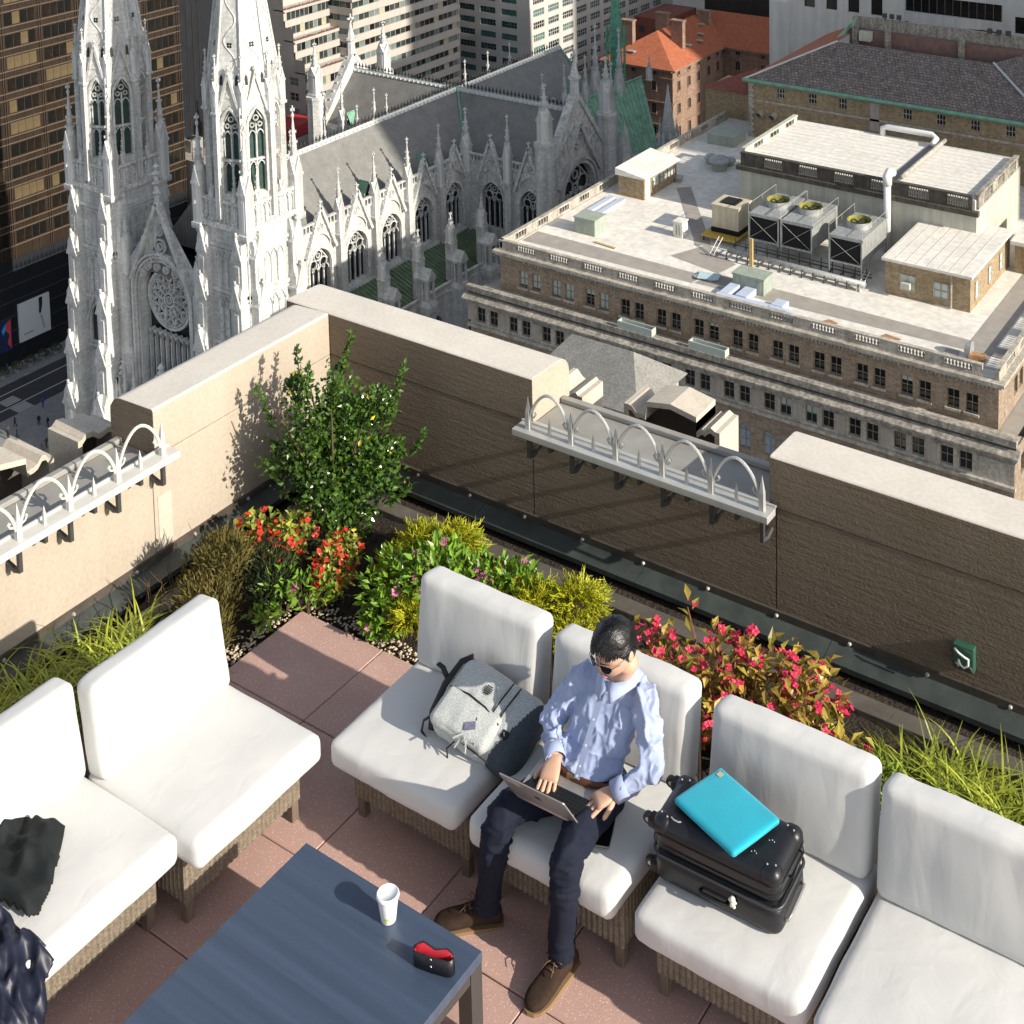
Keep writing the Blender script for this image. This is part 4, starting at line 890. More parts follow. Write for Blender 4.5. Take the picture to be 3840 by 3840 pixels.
for sx in (-1,1):
    for sy in (-1,1):
        cg = cushion_mesh(.085,.080,.085,.034,.002,3,(8,8,8),0).xf(MS @ Matrix.Translation((sx*.2315,sy*.0925,.2455))).build('corner_guard', M_CASE, sc_, smooth=True)
        for k in range(2): MB().lathe((0,0,0),[(.004,0),(.003,.003)],8).xf(MS @ Matrix.Translation((sx*(.245-.03*k),sy*(.085+.01*k),.2885))).build('rivet', M_ALU, cg)
for y, z in ((-.095,.045),(-.095,.245),(.095,.245),(.095,.045)):
    w = MB(); w.lathe((0,0,0),[(.022,-.011),(.024,-.006),(.024,.006),(.022,.011)],14).xf(MS @ Matrix.Translation((-.300,y,z)) @ Matrix.Rotation(R(90),4,'X')); wo = w.build('wheel', M_TRIM, sc_, smooth=False)
    MB().lathe((0,0,0),[(.010,-.0125),(.010,.0125)],10).xf(MS @ Matrix.Translation((-.300,y,z)) @ Matrix.Rotation(R(90),4,'X')).build('hub', M_ALU, wo); MB().obx((0,0,0),(.045,.05,.04),0).xf(MS @ Matrix.Translation((-.272,y,z))).build('wheel_housing', M_TRIM, wo, bevel=.008)
MB().tube([tuple(MS @ Vector(p)) for p in ((.27,-.08,.06),(.285,-.075,.06),(.288,-.05,.065),(.288,.05,.075),(.285,.075,.075),(.27,.08,.075))],.007,6).build('side_handle', mat('grey_handle',(.25,.25,.25),.35,.05,metal=.4), sc_, smooth=True)
MB().tube([tuple(MS @ Vector(p)) for p in ((.27,-.03,.205),(.29,-.03,.21),(.292,.06,.235),(.27,.065,.235))],.005,6).build('carry_handle', M_TRIM, sc_, smooth=True)
MB().tube([tuple(MS @ Vector(p)) for p in ((-.06,-.132,.07),(-.05,-.148,.074),(.05,-.148,.074),(.06,-.132,.07))],.008,6).build('top_handle', M_TRIM, sc_, smooth=True)
tg = tag(empty('luggage_charm', (-2.27,4.29,.50)), 'tiny white figure charm hanging on the suitcase zip', 'charm'); cbm = MB()
for p, r in (((0,0,.028),.012),((0,0,.010),.011),((.012,0,.014),.006),((-.013,0,.020),.006),((.006,0,-.006),.007),((-.006,0,-.004),.007)): ball(cbm, p, r, 6)
cme = remeshed(cbm.xf(MS @ Matrix.Translation((.085,-.142,.085))), 'charm_figure', .003, 2); cme.materials.append(mat('ivory_plastic',(.70,.66,.58),.4,.05)); obj('charm_figure', cme, tg); MB().tube([tuple(MS @ Vector((.085,-.140,.125))),tuple(MS @ Vector((.088,-.134,.142)))],.0015,4).build('cord', M_TRIM, tg)
bd_ = MB(); bd_.tube([tuple(MS @ Vector(p)) for p in ((-.200,-.09,.289),(-.185,-.097,.290),(-.165,-.097,.290),(-.155,-.092,.290))],.003,5); bd_.build('badge', M_ALU, up_); 
for x, y in ((.14,-.075),(.15,-.068),(.16,-.074),(.18,.0),(.19,.006),(.20,.002)): MB().lathe((0,0,0),[(.0025,0),(.002,.002)],6).xf(MS @ Matrix.Translation((x,y,.2895))).build('stud', M_ALU, up_)
sv = tag(empty('laptop_sleeve', (-2.36,4.43,.765)), 'bright teal neoprene laptop sleeve on top of the suitcase', 'sleeve')
M_TEALN = mat('teal_neoprene', (.0,.36,.48), .75, .06, 6, sheen=.2, fine=.06, bscale=300); MV = Matrix.Translation((-2.365,4.425,.776)) @ Matrix.Rotation(R(-20),4,'Z') @ Matrix.Rotation(R(2),4,'X') @ Matrix.Rotation(R(-2),4,'Y')
cushion_mesh(.350,.250,.026,.012,.006,4,(26,20,6),.001).xf(MV).build('sleeve_body', M_TEALN, sv, smooth=True)
MB().tube([tuple(MV @ Vector(p)) for p in seam_loop(.350,.250,0.0,.022,.0)],.0025,4,False).build('seam', mat('teal_seam',(.0,.22,.32),.7,.05), sv, smooth=True)
MB().bx(-.150,-.128,-.010,.012,.0155,.0165).xf(MV @ Matrix.Translation((0,.09,0))).build('label_tab', mat('gold_tab',(.55,.42,.22),.4,.05), sv); MB().bx(-.145,-.1445,-.118,.118,.013,.0148).xf(MV).build('stitch', mat('teal_seam',(.0,.22,.32),.7,.05), sv)
# ---------------------------------------------------------------- backpack
M_HEATH = mat('heather_grey', (.40,.42,.41), .95, .10, 120, fine=.30, bscale=260, sheen=.2); M_SLATEC = mat('slate_cloth', (.050,.062,.075), .9, .15, 60, fine=.15, bscale=260); M_STRAP = mat('black_webbing', (.006,.006,.007), .7, .2, 60)
bp = tag(empty('backpack', (-3.63,4.52,.45)), 'heather grey backpack with black straps on the first seat', 'backpack')
X_ = Vector((.985,.02,-.17)).normalized(); N_ = Vector((.05,-.45,.89)); N_ = (N_-X_*N_.dot(X_)).normalized(); Y_ = N_.cross(X_).normalized(); MBP = Matrix((X_,Y_,N_)).transposed().to_4x4(); MBP.translation = Vector((-3.630,4.540,.548))
def lump(w, d, h, M, seed, r, puff, wr): 
    c = cushion_mesh(w,d,h,r,puff,seed,(64,52,14),wr); return c.xf(M)
mb = lump(.46,.33,.15,MBP,3,.06,.02,.009); o = mb.build('main_bag', [M_HEATH,M_SLATEC], bp, smooth=True)
inv = MBP.inverted()
for p in o.data.polygons:
    c = inv @ p.center; p.material_index = 1 if (c.x > .150+.05*(c.y/.16) or c.z < -.045) else 0
lump(.30,.17,.055,MBP @ Matrix.Translation((-.055,-.075,.082)),4,.026,.014,.006).build('front_pocket', M_HEATH, bp, smooth=True)
def bline(pts, r, m, nm, z=.088):
    return MB().tube([tuple(MBP @ Vector((x,y,zz))) for x,y,zz in pts],r,5).build(nm, m, bp, smooth=True)
bline([(.045,.15,.080),(.040,.05,.099),(.035,-.05,.098),(.03,-.15,.078)],.0035,M_STRAP,'zip'); bline([(.085,.15,.076),(.080,.05,.096),(.075,-.05,.094),(.07,-.15,.074)],.0035,M_STRAP,'zip'); bline([(-.205,-.0,.080),(-.10,.008,.103),(.0,-.002,.110),(.09,-.03,.102)],.004,M_STRAP,'zip'); bline([(-.21,-.11,.075),(-.10,-.155,.085),(.02,-.165,.083),(.12,-.165,.06)],.004,M_STRAP,'zip'); bline([(-.02,-.045,.112),(-.005,-.055,.118),(.0,-.07,.120)],.005,M_STRAP,'zip_pull')
em = MB()
for k in range(5):
    y0 = -.018+.008*k; w = math.sqrt(max(0,.021**2-(y0+.002)**2)); em.add([tuple(MBP @ Vector(p)) for p in ((-.035-w,.065+y0,.1005),(-.035+w,.065+y0,.1005),(-.035+w,.065+y0+.0055,.1005),(-.035-w,.065+y0+.0055,.1005))],[(0,1,2,3)])
em.build('printed_roundel', M_STRAP, bp)
MB().bx(.118,.150,-.060,-.028,.088,.094).xf(MBP).build('patch', M_STRAP, bp); MB().bx(.130,.133,-.052,-.036,.0941,.0948).xf(MBP @ Matrix.Translation((.134,-.044,0)) @ Matrix.Rotation(R(40),4,'Z') @ Matrix.Translation((-.134,.044,0))).build('patch_mark', M_FWHT if False else mat('white_thread',(.7,.7,.7),.6), bp)
for pts, w in (([(-.20,.155,.05),(-.235,.12,.055),(-.250,.0,.04),(-.240,-.11,.02),(-.215,-.165,-.02)],.020),([(-.215,.17,.02),(-.255,.13,.01),(-.275,.02,-.01),(-.262,-.10,-.04)],.022)):
    MB().tube([tuple(MBP @ Vector(p)) for p in pts],w,8,True,.4).build('strap', M_STRAP, bp, smooth=True)
MB().tube([tuple(MBP @ Vector(p)) for p in ((-.255,.03,.03),(-.30,.055,.05),(-.335,.06,.04))],.013,6,True,.35).build('grab_handle', M_STRAP, bp); MB().tube([tuple(MBP @ Vector(p)) for p in ((-.24,-.12,.0),(-.27,-.15,-.02),(-.26,-.185,-.04),(-.22,-.20,-.05))],.012,6,True,.35).build('strap_tail', M_STRAP, bp)
bk = MB(); rg = random.Random(8)
for k in range(7): bk.tube([tuple(MBP @ Vector((rg.uniform(-.04,.04),rg.uniform(-.17,-.10),.10+rg.uniform(0,.02)))),tuple(MBP @ Vector((rg.uniform(-.06,.06),rg.uniform(-.20,-.12),.10+rg.uniform(-.02,.03))))],.0035,5)
bk.build('key_bunch', M_ALU, bp); MB().tube([tuple(MBP @ Vector(p)) for p in ((-.06,-.17,.06),(-.09,-.20,.02),(-.07,-.225,.0),(-.08,-.24,-.02))],.004,5).build('cord', M_STRAP, bp)
MB().obx((0,0,0),(.05,.03,.012),.6).xf(MBP @ Matrix.Translation((-.01,-.10,.122))).build('tag', mat('patterned_tag',(.14,.13,.20),.6,.4,90), bp)
# ---------------------------------------------------------------- coats on the left seat
def coat(name, lab, outline, m, seed, f, amp, dome, label_cat='coat'):
    """a garment lying in folds: a sheet filled into its outline, domed and creased, with a turned-under edge"""
    P = [Vector((*p[:2],0)) for p in outline]; zs = [p[2] if len(p) > 2 else .475 for p in outline]; n = len(P)
    def edge(q):
        best = (9,0)
        for i in range(n):
            a, c = P[i], P[(i+1)%n]; t = max(0,min(1,(q-a).dot(c-a)/max(1e-9,(c-a).length_squared))); dd = (q-a.lerp(c,t)).length
            if dd < best[0]: best = (dd, zs[i]*(1-t)+zs[(i+1)%n]*t)
        return best
    def inside(q):
        r = False; j = n-1
        for i in range(n):
            if (P[i].y > q.y) != (P[j].y > q.y) and q.x < (P[j].x-P[i].x)*(q.y-P[i].y)/(P[j].y-P[i].y)+P[i].x: r = not r
            j = i
        return r
    x0, x1, y0, y1 = min(p.x for p in P)-.02, max(p.x for p in P)+.02, min(p.y for p in P)-.02, max(p.y for p in P)+.02; st = .006; nx, ny = int((x1-x0)/st), int((y1-y0)/st); V = {}; vs = []; fs = []
    wsum = lambda q: sum(z/((q-p).length+.02)**2 for p,z in zip(P,zs))/sum(1/((q-p).length+.02)**2 for p in P)
    for j in range(ny):
        for i in range(nx):
            q = Vector((x0+i*st,y0+j*st,0))
            if not inside(q): continue
            d, _ = edge(q); k = min(1,d/.035); base = wsum(q); e = math.sqrt(max(0,1-(1-k)**2))
            w = Vector((q.x+.05*noise.noise(Vector((q.x*5+seed,q.y*5,0))), q.y+.05*noise.noise(Vector((q.x*5,q.y*5+seed,3))), 0))
            cr = 1-abs(noise.noise(Vector(((w.x+w.y)*f*.9+seed,(w.x-w.y)*f*.4,1.7))))*3; cr2 = 1-abs(noise.noise(Vector((w.x*f*.6,w.y*f*1.4+seed,4.2))))*3; cr3 = noise.noise(Vector((q.x*f*2.5,q.y*f*2.5,seed)))
            h = dome*e*(.65+.35*min(1,d/.12))+e*(amp*max(-.6,cr)+amp*.7*max(-.6,cr2)+amp*.18*cr3)
            V[(i,j)] = len(vs); vs.append((q.x,q.y,base-.012+max(0,h)))
    for (i,j) in list(V):
        if (i+1,j) in V and (i,j+1) in V and (i+1,j+1) in V: fs.append((V[(i,j)],V[(i+1,j)],V[(i+1,j+1)],V[(i,j+1)]))
    lab_ = list(range(len(vs)))
    def root_(a):
        while lab_[a] != a: lab_[a] = lab_[lab_[a]]; a = lab_[a]
        return a
    for q4 in fs:
        for w4 in q4[1:]: lab_[root_(w4)] = root_(q4[0])
    cnt = {}
    for q4 in fs: cnt[root_(q4[0])] = cnt.get(root_(q4[0]),0)+1
    big = max(cnt, key=cnt.get); fs = [q4 for q4 in fs if root_(q4[0]) == big]; use = sorted({i for q4 in fs for i in q4}); mp_ = {a:i for i,a in enumerate(use)}; vs = [vs[a] for a in use]; fs = [tuple(mp_[i] for i in q4) for q4 in fs]
    g = tag(empty(name, (P[0].x,P[0].y,.45)), lab, 'coat'); o = MB().add(vs,fs).build('cloth', m, g, smooth=True); sm_ = o.modifiers.new('m','SMOOTH'); sm_.iterations = 5; sm_.factor = .5; sd = o.modifiers.new('s','SOLIDIFY'); sd.thickness = .012; sd.offset = -1; return g
M_COAT = mat('green_black_cloth', (.010,.013,.014), .8, .2, 20, spec=.25); M_NAVY = mat('navy_nylon', (.010,.012,.026), .45, .15, 20, spec=.4)
c1 = coat('folded_coat', 'crumpled dark green-black coat on the left seat', [(-5.187,3.056),(-5.129,3.092),(-5.099,3.141),(-4.998,3.142),(-4.898,3.148),(-4.864,3.181),(-4.815,3.196),(-4.749,3.125),(-4.679,3.063),(-4.588,2.96),(-4.544,2.875),(-4.562,2.83),(-4.6,2.827),(-4.708,2.813),(-4.784,2.794),(-4.95,2.75)], M_COAT, 1.3, 6.5, .026, .06)
c2 = coat('navy_jacket', 'navy quilted jacket bunched at the lower left corner', [(-4.716,2.753,.52),(-4.664,2.787,.52),(-4.616,2.8,.512),(-4.554,2.796,.49),(-4.533,2.793,.482),(-4.496,2.808,.478),(-4.402,2.83,.459),(-4.427,2.809,.456),(-4.356,2.815,.435),(-4.341,2.762,.402),(-4.334,2.751,.393),(-4.28,2.725,.359),(-4.254,2.69,.33),(-4.23,2.655,.3),(-4.35,2.5,.3),(-4.6,2.5,.45)], M_NAVY, 4.1, 15, .024, .05)
# ================================================================ CATHEDRAL
STREET = -110.0
def marble():
    m = mat('marble', (.74,.735,.71), .8, .14, .35, streak=.28, fine=.12, bscale=2.2, col2=(.54,.54,.53))
    bricks(m, 1.9, .62, (1,1,1), (.90,.905,.91), (.66,.66,.66), .022, .75)
    return m
M_MARBLE = marble()
M_MARBLE2 = mat('marble_carved', (.66,.655,.635), .8, .28, 1.6, streak=.30, fine=.3, bscale=6, bump=.5, bdist=.15)
M_GLASSD = mat('leaded_glass', (.012,.015,.017), .25, .4, .8, spec=.5)
M_LOUVRE = mat('belfry_louvre', (.02,.055,.045), .6, .4, 1.2)
def slate():
    m = mat('slate', (.205,.20,.185), .55, .16, .5, fine=.18, bscale=9)
    bricks(m, .5, .34, (1,1,1), (.9,.9,.91), (.75,.75,.75), .02, .7, vec=coords(m, rot=(0,0,R(90))))
    return m
M_SLATE = slate()
M_CU = mat('green_copper', (.16,.34,.24), .65, .25, 1.0)
M_CUD = mat('green_copper_roof', (.13,.19,.115), .6, .3, .6, streak=.2)
M_IRON = mat('cresting_iron', (.02,.02,.022), .6, .2)
M_RCAP = mat('ridge_lead', (.50,.52,.50), .6, .1, 1)

def arch_pts(uc, hw, zs, za, n=7):
    rise = za-zs; r = (hw*hw+rise*rise)/(2*hw); a1 = math.acos(max(-1,min(1,(r-hw)/r)))
    lf = [(uc-hw+r-r*math.cos(a1*k/n), zs+r*math.sin(a1*k/n)) for k in range(n+1)]
    return lf+[(2*uc-u, z) for u, z in lf[::-1][1:]]
def gothic_wall(b, F, u0, u1, z0, z1, ops, dep):    # F maps (u, depth, z) to world; ops = [(uc,hw,zb,zs,za)]
    cur = u0
    def q(a, c, d, e): b.add([a,c,d,e], [(0,1,2,3)])
    for uc, hw, zb, zs, za in sorted(ops):
        q(F(cur,0,z0),F(uc-hw,0,z0),F(uc-hw,0,z1),F(cur,0,z1))
        if zb > z0: q(F(uc-hw,0,z0),F(uc+hw,0,z0),F(uc+hw,0,zb),F(uc-hw,0,zb))
        P = arch_pts(uc, hw, zs, za)
        for (ua,za_),(ub,zb_) in zip(P, P[1:]):
            q(F(ua,0,za_),F(ub,0,zb_),F(ub,0,z1),F(ua,0,z1)); q(F(ua,dep,za_),F(ub,dep,zb_),F(ub,0,zb_),F(ua,0,za_))
        q(F(uc-hw,0,zb),F(uc-hw,dep,zb),F(uc-hw,dep,zs),F(uc-hw,0,zs)); q(F(uc+hw,dep,zb),F(uc+hw,0,zb),F(uc+hw,0,zs),F(uc+hw,dep,zs))
        q(F(uc-hw,0,zb),F(uc+hw,0,zb),F(uc+hw,dep,zb+.15),F(uc-hw,dep,zb+.15)); cur = uc+hw
    q(F(cur,0,z0),F(u1,0,z0),F(u1,0,z1),F(cur,0,z1)); return b
def arch_ring(b, F, uc, hw, zb, zs, za, t, d0, d1):   # moulded band round an opening
    P = [(uc-hw,zb)]+arch_pts(uc,hw,zs,za)+[(uc+hw,zb)]; Q = [(uc-hw-t,zb)]+arch_pts(uc,hw+t,zs,za+t*1.25)+[(uc+hw+t,zb)]
    n = len(P); vs = [F(u,d0,z) for u,z in P]+[F(u,d0,z) for u,z in Q]+[F(u,d1,z) for u,z in P]+[F(u,d1,z) for u,z in Q]
    fs = []
    for i in range(n-1): fs += [(i,i+1,n+i+1,n+i),(2*n+i+1,2*n+i,3*n+i,3*n+i+1),(i,2*n+i,2*n+i+1,i+1),(n+i+1,3*n+i+1,3*n+i,n+i)]
    return b.add(vs, fs)
def bar(b, F, a, c, w, d0, d1):     # flat bar from a to c in the (u,z) plane
    a = Vector(a); c = Vector(c); n = Vector((-(c-a).y,(c-a).x)).normalized()*w/2
    P = [a-n, c-n, c+n, a+n]; b.add([F(p.x,d0,p.y) for p in P]+[F(p.x,d1,p.y) for p in P], [(0,1,2,3),(7,6,5,4),(0,4,5,1),(1,5,6,2),(2,6,7,3),(3,7,4,0)])
def hoop(b, F, c, r, w, d0, d1, n=14, foil=0):
    pts = []
    for k in range(n):
        t = 2*math.pi*k/n; rr = r*(1+(.12*math.cos(foil*t) if foil else 0)); pts.append((c[0]+rr*math.cos(t), c[1]+rr*math.sin(t)))
    for k in range(n): bar(b, F, pts[k], pts[(k+1)%n], w, d0, d1)
def tracery(b, F, uc, hw, zb, zs, za, lights, w, d0, d1):
    zl = zs-.15*(za-zs)
    for k in range(1, lights): u = uc-hw+2*hw*k/lights; bar(b, F, (u,zb), (u,zl+.25*(za-zs)*(1-abs(u-uc)/hw)), w, d0, d1)
    lw = hw/lights
    for k in range(lights):
        c = uc-hw+2*hw*(k+.5)/lights; P = arch_pts(c, lw*.95, zl-lw, zl+lw*.6, 3)
        for p, q in zip(P, P[1:]): bar(b, F, p, q, w*.8, d0, d1)
    r = hw*.36; hoop(b, F, (uc,zs+(za-zs)*.56), r, w*.8, d0, d1, 12); hoop(b, F, (uc,zs+(za-zs)*.56), r*.45, w*.6, d0, d1, 8)
    for s in (-1,1): hoop(b, F, (uc+s*hw*.48,zs+(za-zs)*.12), hw*.34, w*.8, d0, d1, 10); bar(b, F, (uc+s*hw*.9,zs+(za-zs)*.2),(uc+s*hw*.28,zs+(za-zs)*.82), w*.8, d0, d1)

def pinnacle_unit():
    b = MB(); h = .5
    b.bx(-h,h,-h,h,0,.40); b.bx(-h*1.15,h*1.15,-h*1.15,h*1.15,.385,.41); b.bx(-.62,.62,-.62,.62,0,.05)
    for k in range(4):       # gablets
        a = math.pi/2*k; M = Matrix.Rotation(a,4,'Z')
        b2 = MB(); b2.prism([(-h*.95,.41),(h*.95,.41),(0,.56)],'y',-h*1.12,-h*.2); b2.xf(M); b.add(b2.v,b2.f)
        b3 = MB(); b3.bx(-h*.55,h*.55,-h*1.04,-h*.99,.08,.34); b3.xf(M); b.add(b3.v,b3.f)
    b.ring((0,0),h*1.0,.06,.41,.90,8,R(22.5))
    for i in range(4):
        for k in range(4):
            t = R(45+90*k); z = .50+i*.09; r = h*1.0*(1-(z-.41)/.52)+.05; b.obx((r*math.cos(t),r*math.sin(t),z),(.17,.17,.022),t)
    b.ring((0,0),.10,.16,.89,.915,6); b.ring((0,0),.16,.05,.915,.94,6)
    b.bx(-.05,.05,-.05,.05,.93,1.0); b.bx(-.24,.24,-.06,.06,.955,.975); b.bx(-.06,.06,-.24,.24,.955,.975)
    return b
PIN = pinnacle_unit().mesh('pinnacle', M_MARBLE)
church = tag(empty('cathedral', (-155.8,122,STREET)), 'white marble gothic cathedral with twin spires and slate roofs', 'cathedral')
AX = -155.8; ZR = -67.9; ZE = -77.0
def pin(x, y, z0, z1, w, parent=None, name='pinnacle'): return share(name, PIN, parent or church, (x,y,z0), 0, (w,w,z1-z0))

# ---------- nave, choir and transept bodies
def FXp(x0): return lambda u, d, z: (x0-d, u, z)          # wall facing +x
def FXm(x0): return lambda u, d, z: (x0+d, -u, z)
def FYm(y0): return lambda u, d, z: (u, y0+d, z)          # wall facing -y
YW = [145.5+8.02*i for i in range(5)]
b = MB()
ops = [(y, 2.25, -88.3, -82.9, -80.0) for y in YW]
gothic_wall(b, FXp(-147.0), 133, 181.2, -89.6, -76.9, ops, 1.0)
b.build('nave_wall', M_MARBLE, church)
MB().bx(AX-8.8, -148.02, 133, 222, STREET, -77.2).build('nave_core', M_GLASSD, church)
MB().bx(AX-8.81, AX-8.3, 133, 222, STREET, -76.9).build('nave_wall', M_MARBLE, church)
def window(F, uc, hw, zb, zs, za, lights, w, parent, gl, name, d=.85):
    P = [(uc-hw,zb)]+arch_pts(uc,hw,zs,za)+[(uc+hw,zb)]; bb = MB(); bb.add([F(u,d,z) for u,z in P],[list(range(len(P)))])
    o = bb.build(name, gl, parent); t = MB(); tracery(t, F, uc, hw, zb, zs, za, lights, w, d-.5, d-.22)
    t.build('tracery', M_MARBLE, o, fix=True); return o
def gablet(F, uc, hw, zs, zt, t=.45, d0=-.75, d1=.0, ring=None):
    g = MB(); bar(g, F, (uc-hw,zs),(uc,zt-.5), t, d0, d1); bar(g, F, (uc+hw,zs),(uc,zt-.5), t, d0, d1)
    vs = [F(uc-hw,-.25,zs),F(uc+hw,-.25,zs),F(uc,-.25,zt-.4)]
    if ring: arch_ring(g, F, *ring)
    P = arch_pts(uc, hw*.72, zs+.1, zs+.1+hw*.9, 6); L_ = [(uc-hw,zs)]; 
    n = len(P); vs = []
    for u, z in P:
        k = 1-abs(u-uc)/hw; zt2 = zs+(zt-.4-zs)*k; vs += [F(u,-.3,min(z,zt2)),F(u,-.3,zt2)]
    g.add(vs, [(2*i,2*i+2,2*i+3,2*i+1) for i in range(n-1)])
    hoop(g, F, (uc, zs+(zt-zs)*.52), .55, .16, -.5, -.3, 8); hoop(g, F, (uc, zs+(zt-zs)*.52), .28, .14, -.5, -.3, 6)
    for k in range(1,6):
        f = k/6
        for s in (-1,1): p = F(uc+s*hw*(1-f), -.45, zs+(zt-.5-zs)*f+.35); g.obx(p,(.3,.3,.35))
    c = F(uc,-.4,zt-.5); g.ring(c,.22,.12,zt-.6,zt-.1,6); g.obx((c[0],c[1],zt+.25),(.16,.16,.9)); g.obx((c[0],c[1],zt+.3),(.6,.6,.18))
    return g
for y in YW:
    window(FXp(-147.0), y, 2.25, -88.3, -82.9, -80.0, 4, .20, church, M_GLASSD, 'clerestory_window')
    gablet(FXp(-147.0), y, 3.1, -80.6, -72.9, ring=(y,2.3,-88.3,-82.9,-80.0,.35,-.25,.05)).build('window_gable', M_MARBLE2, church, fix=True)
PYS = [149.55+8.0*i for i in range(4)]
for y in PYS:
    pin(-146.6, y, -79.5, -68.4, 1.15); MB().bx(-147.2,-145.9,y-.6,y+.6,-89.5,-79.5).build('buttress', M_MARBLE, church)
def balustrade(F, u0, u1, z0, z1, step=.75, t=.28):
    b = MB(); bar(b,F,(u0,z0+.12),(u1,z0+.12),.24,-t,t); bar(b,F,(u0,z1-.12),(u1,z1-.12),.24,-t,t); u = u0+step/2
    while u < u1: bar(b,F,(u,z0+.2),(u,z1-.2),.22,-t*.5,t*.5); u += step
    return b
balustrade(FXp(-146.9), 134, 181, -77.0, -75.5).build('balustrade', M_MARBLE, church, fix=True)
# roofs
def roof_y(x, hw, y0, y1, ze, zr, name='roof'):
    b = MB(); b.add([(x-hw,y0,ze),(x+hw,y0,ze),(x+hw,y1,ze),(x-hw,y1,ze),(x,y0,zr),(x,y1,zr)],[(1,2,5,4),(3,0,4,5),(0,1,4),(2,3,5),(0,3,2,1)]); return b.build(name, M_SLATE, church)
roof_y(AX, 8.3, 130.5, 222.5, ZE, ZR, 'nave_roof')
b = MB(); b.add([(AX-26.0,190-8.3,ZE),(-130.3,190-8.3,ZE),(-130.3,190+8.3,ZE),(AX-26.0,190+8.3,ZE),(AX-26.0,190,ZR),(-130.3,190,ZR)],[(0,1,5,4),(2,3,4,5),(1,2,5),(3,0,4),(0,3,2,1)])
M_SLATE_Y = mat('slate_transept', (.205,.20,.185), .55, .16, .5, fine=.18, bscale=9)
bricks(M_SLATE_Y, .5, .34, (1,1,1), (.9,.9,.91), (.75,.75,.75), .02, .7, vec=coords(M_SLATE_Y))
b.build('transept_roof', M_SLATE_Y, church)
def ridge(a, c, nm):
    a = Vector(a); c = Vector(c); L_ = (c-a).length; d = (c-a).normalized(); n = Vector((-d.y,d.x,0))
    cap = MB(); cap.add([a-n*.55-Vector((0,0,.42)),c-n*.55-Vector((0,0,.42)),c+Vector((0,0,.22)),a+Vector((0,0,.22)),a+n*.55-Vector((0,0,.42)),c+n*.55-Vector((0,0,.42))],[(0,1,2,3),(3,2,5,4)])
    k = 0.0
    while k < L_:
        for s in (-1,1): p = a+d*k+n*.42*s; cap.obx((p.x,p.y,p.z-.22),(.30,.30,.32),math.atan2(d.y,d.x))
        k += 1.05
    cap.build('ridge_cap', M_RCAP, church); cr = MB(); k = .4
    while k < L_:
        p = a+d*k; cr.ring((p.x,p.y),.10,.05,p.z+.1,p.z+.8,4); cr.ring((p.x,p.y),.22,.0,p.z+.75,p.z+1.45,4); cr.obx((p.x,p.y,p.z+.62),(.55,.12,.14),math.atan2(d.y,d.x)); k += .82
    cr.build('ridge_cresting', M_IRON, church)
ridge((AX,131,ZR),(AX,222.3,ZR),'y'); ridge((AX-25.8,190,ZR),(-131,190,ZR),'x')
# valleys and verges in copper
for sx in (-1,1):
    for sy in (-1,1):
        MB().tube([(AX+sx*.2,190+sy*.2,ZR+.1),(AX+sx*8.3,190+sy*8.3,ZE+.15)],.22,5).build('copper_valley', M_CU, church)
    MB().tube([(AX,222.5,ZR+.1),(AX+sx*8.3,222.5,ZE+.1)],.2,5).build('copper_verge', M_CU, church)
    MB().tube([(AX-25.9,190,ZR+.1),(AX-25.9,190+sx*8.3,ZE+.1)],.2,5).build('copper_verge', M_CU, church)
# dormers
def dormer(x, y, z, dx, dy):
    b = MB(); b.cur = 0; n = Vector((dx,dy,0)); t = Vector((-dy,dx,0)); p = Vector((x,y,z))
    vs = [p+t*1.0+n*.3, p-t*1.0+n*.3, p+n*.3+Vector((0,0,2.0)), p+t*1.0-n*1.4, p-t*1.0-n*1.4, p-n*1.6+Vector((0,0,2.0))]
    b.add(vs,[(1,4,5,2),(0,2,5,3)]); b.cur = 1; b.add(vs[:3],[(0,1,2)]); b.cur = 0
    b.tube([vs[0],vs[2],vs[1]],.13,4); b.tube([vs[2],vs[5]],.13,4)
    b.build('dormer', [M_CU, M_IRON], church)
for y in (157.8,172.0): dormer(-148.4, y, -75.8, 1, 0)
dormer(-134.5, 182.6, -75.8, 0, -1); dormer(AX-20, 182.6, -75.8, 0, -1); dormer(-148.6, 216, -75.8, 1, 0)

# transept south arm
bt = MB(); opsT = [(-141.3,2.25,-88.3,-82.9,-80.0),(-133.2,2.25,-88.3,-82.9,-80.0)]
gothic_wall(bt, FYm(181.2), -147.0, -129.6, -96, -76.9, opsT, 1.0); bt.build('transept_wall', M_MARBLE, church)
MB().bx(-147,-131.2,182.25,197.8,STREET,-77.2).build('transept_core', M_GLASSD, church)
for u, *_ in opsT:
    window(FYm(181.2), u, 2.25, -88.3, -82.9, -80.0, 4, .20, church, M_GLASSD, 'clerestory_window')
    gablet(FYm(181.2), u, 3.1, -80.6, -72.0, ring=(u,2.3,-88.3,-82.9,-80.0,.35,-.25,.05)).build('window_gable', M_MARBLE2, church, fix=True)
balustrade(FYm(181.1), -147, -129.6, -77.0, -75.5).build('balustrade', M_MARBLE, church, fix=True)
MB().bx(-147.6,-145.7,180.2,181.8,-89.5,-78.5).build('buttress', M_MARBLE, church); pin(-146.7,180.9,-79,-67.6,1.5)
MB().bx(-138.1,-136.9,180.3,181.3,-96,-79.5).build('buttress', M_MARBLE, church); pin(-137.5,180.6,-79.5,-67.3,1.2)
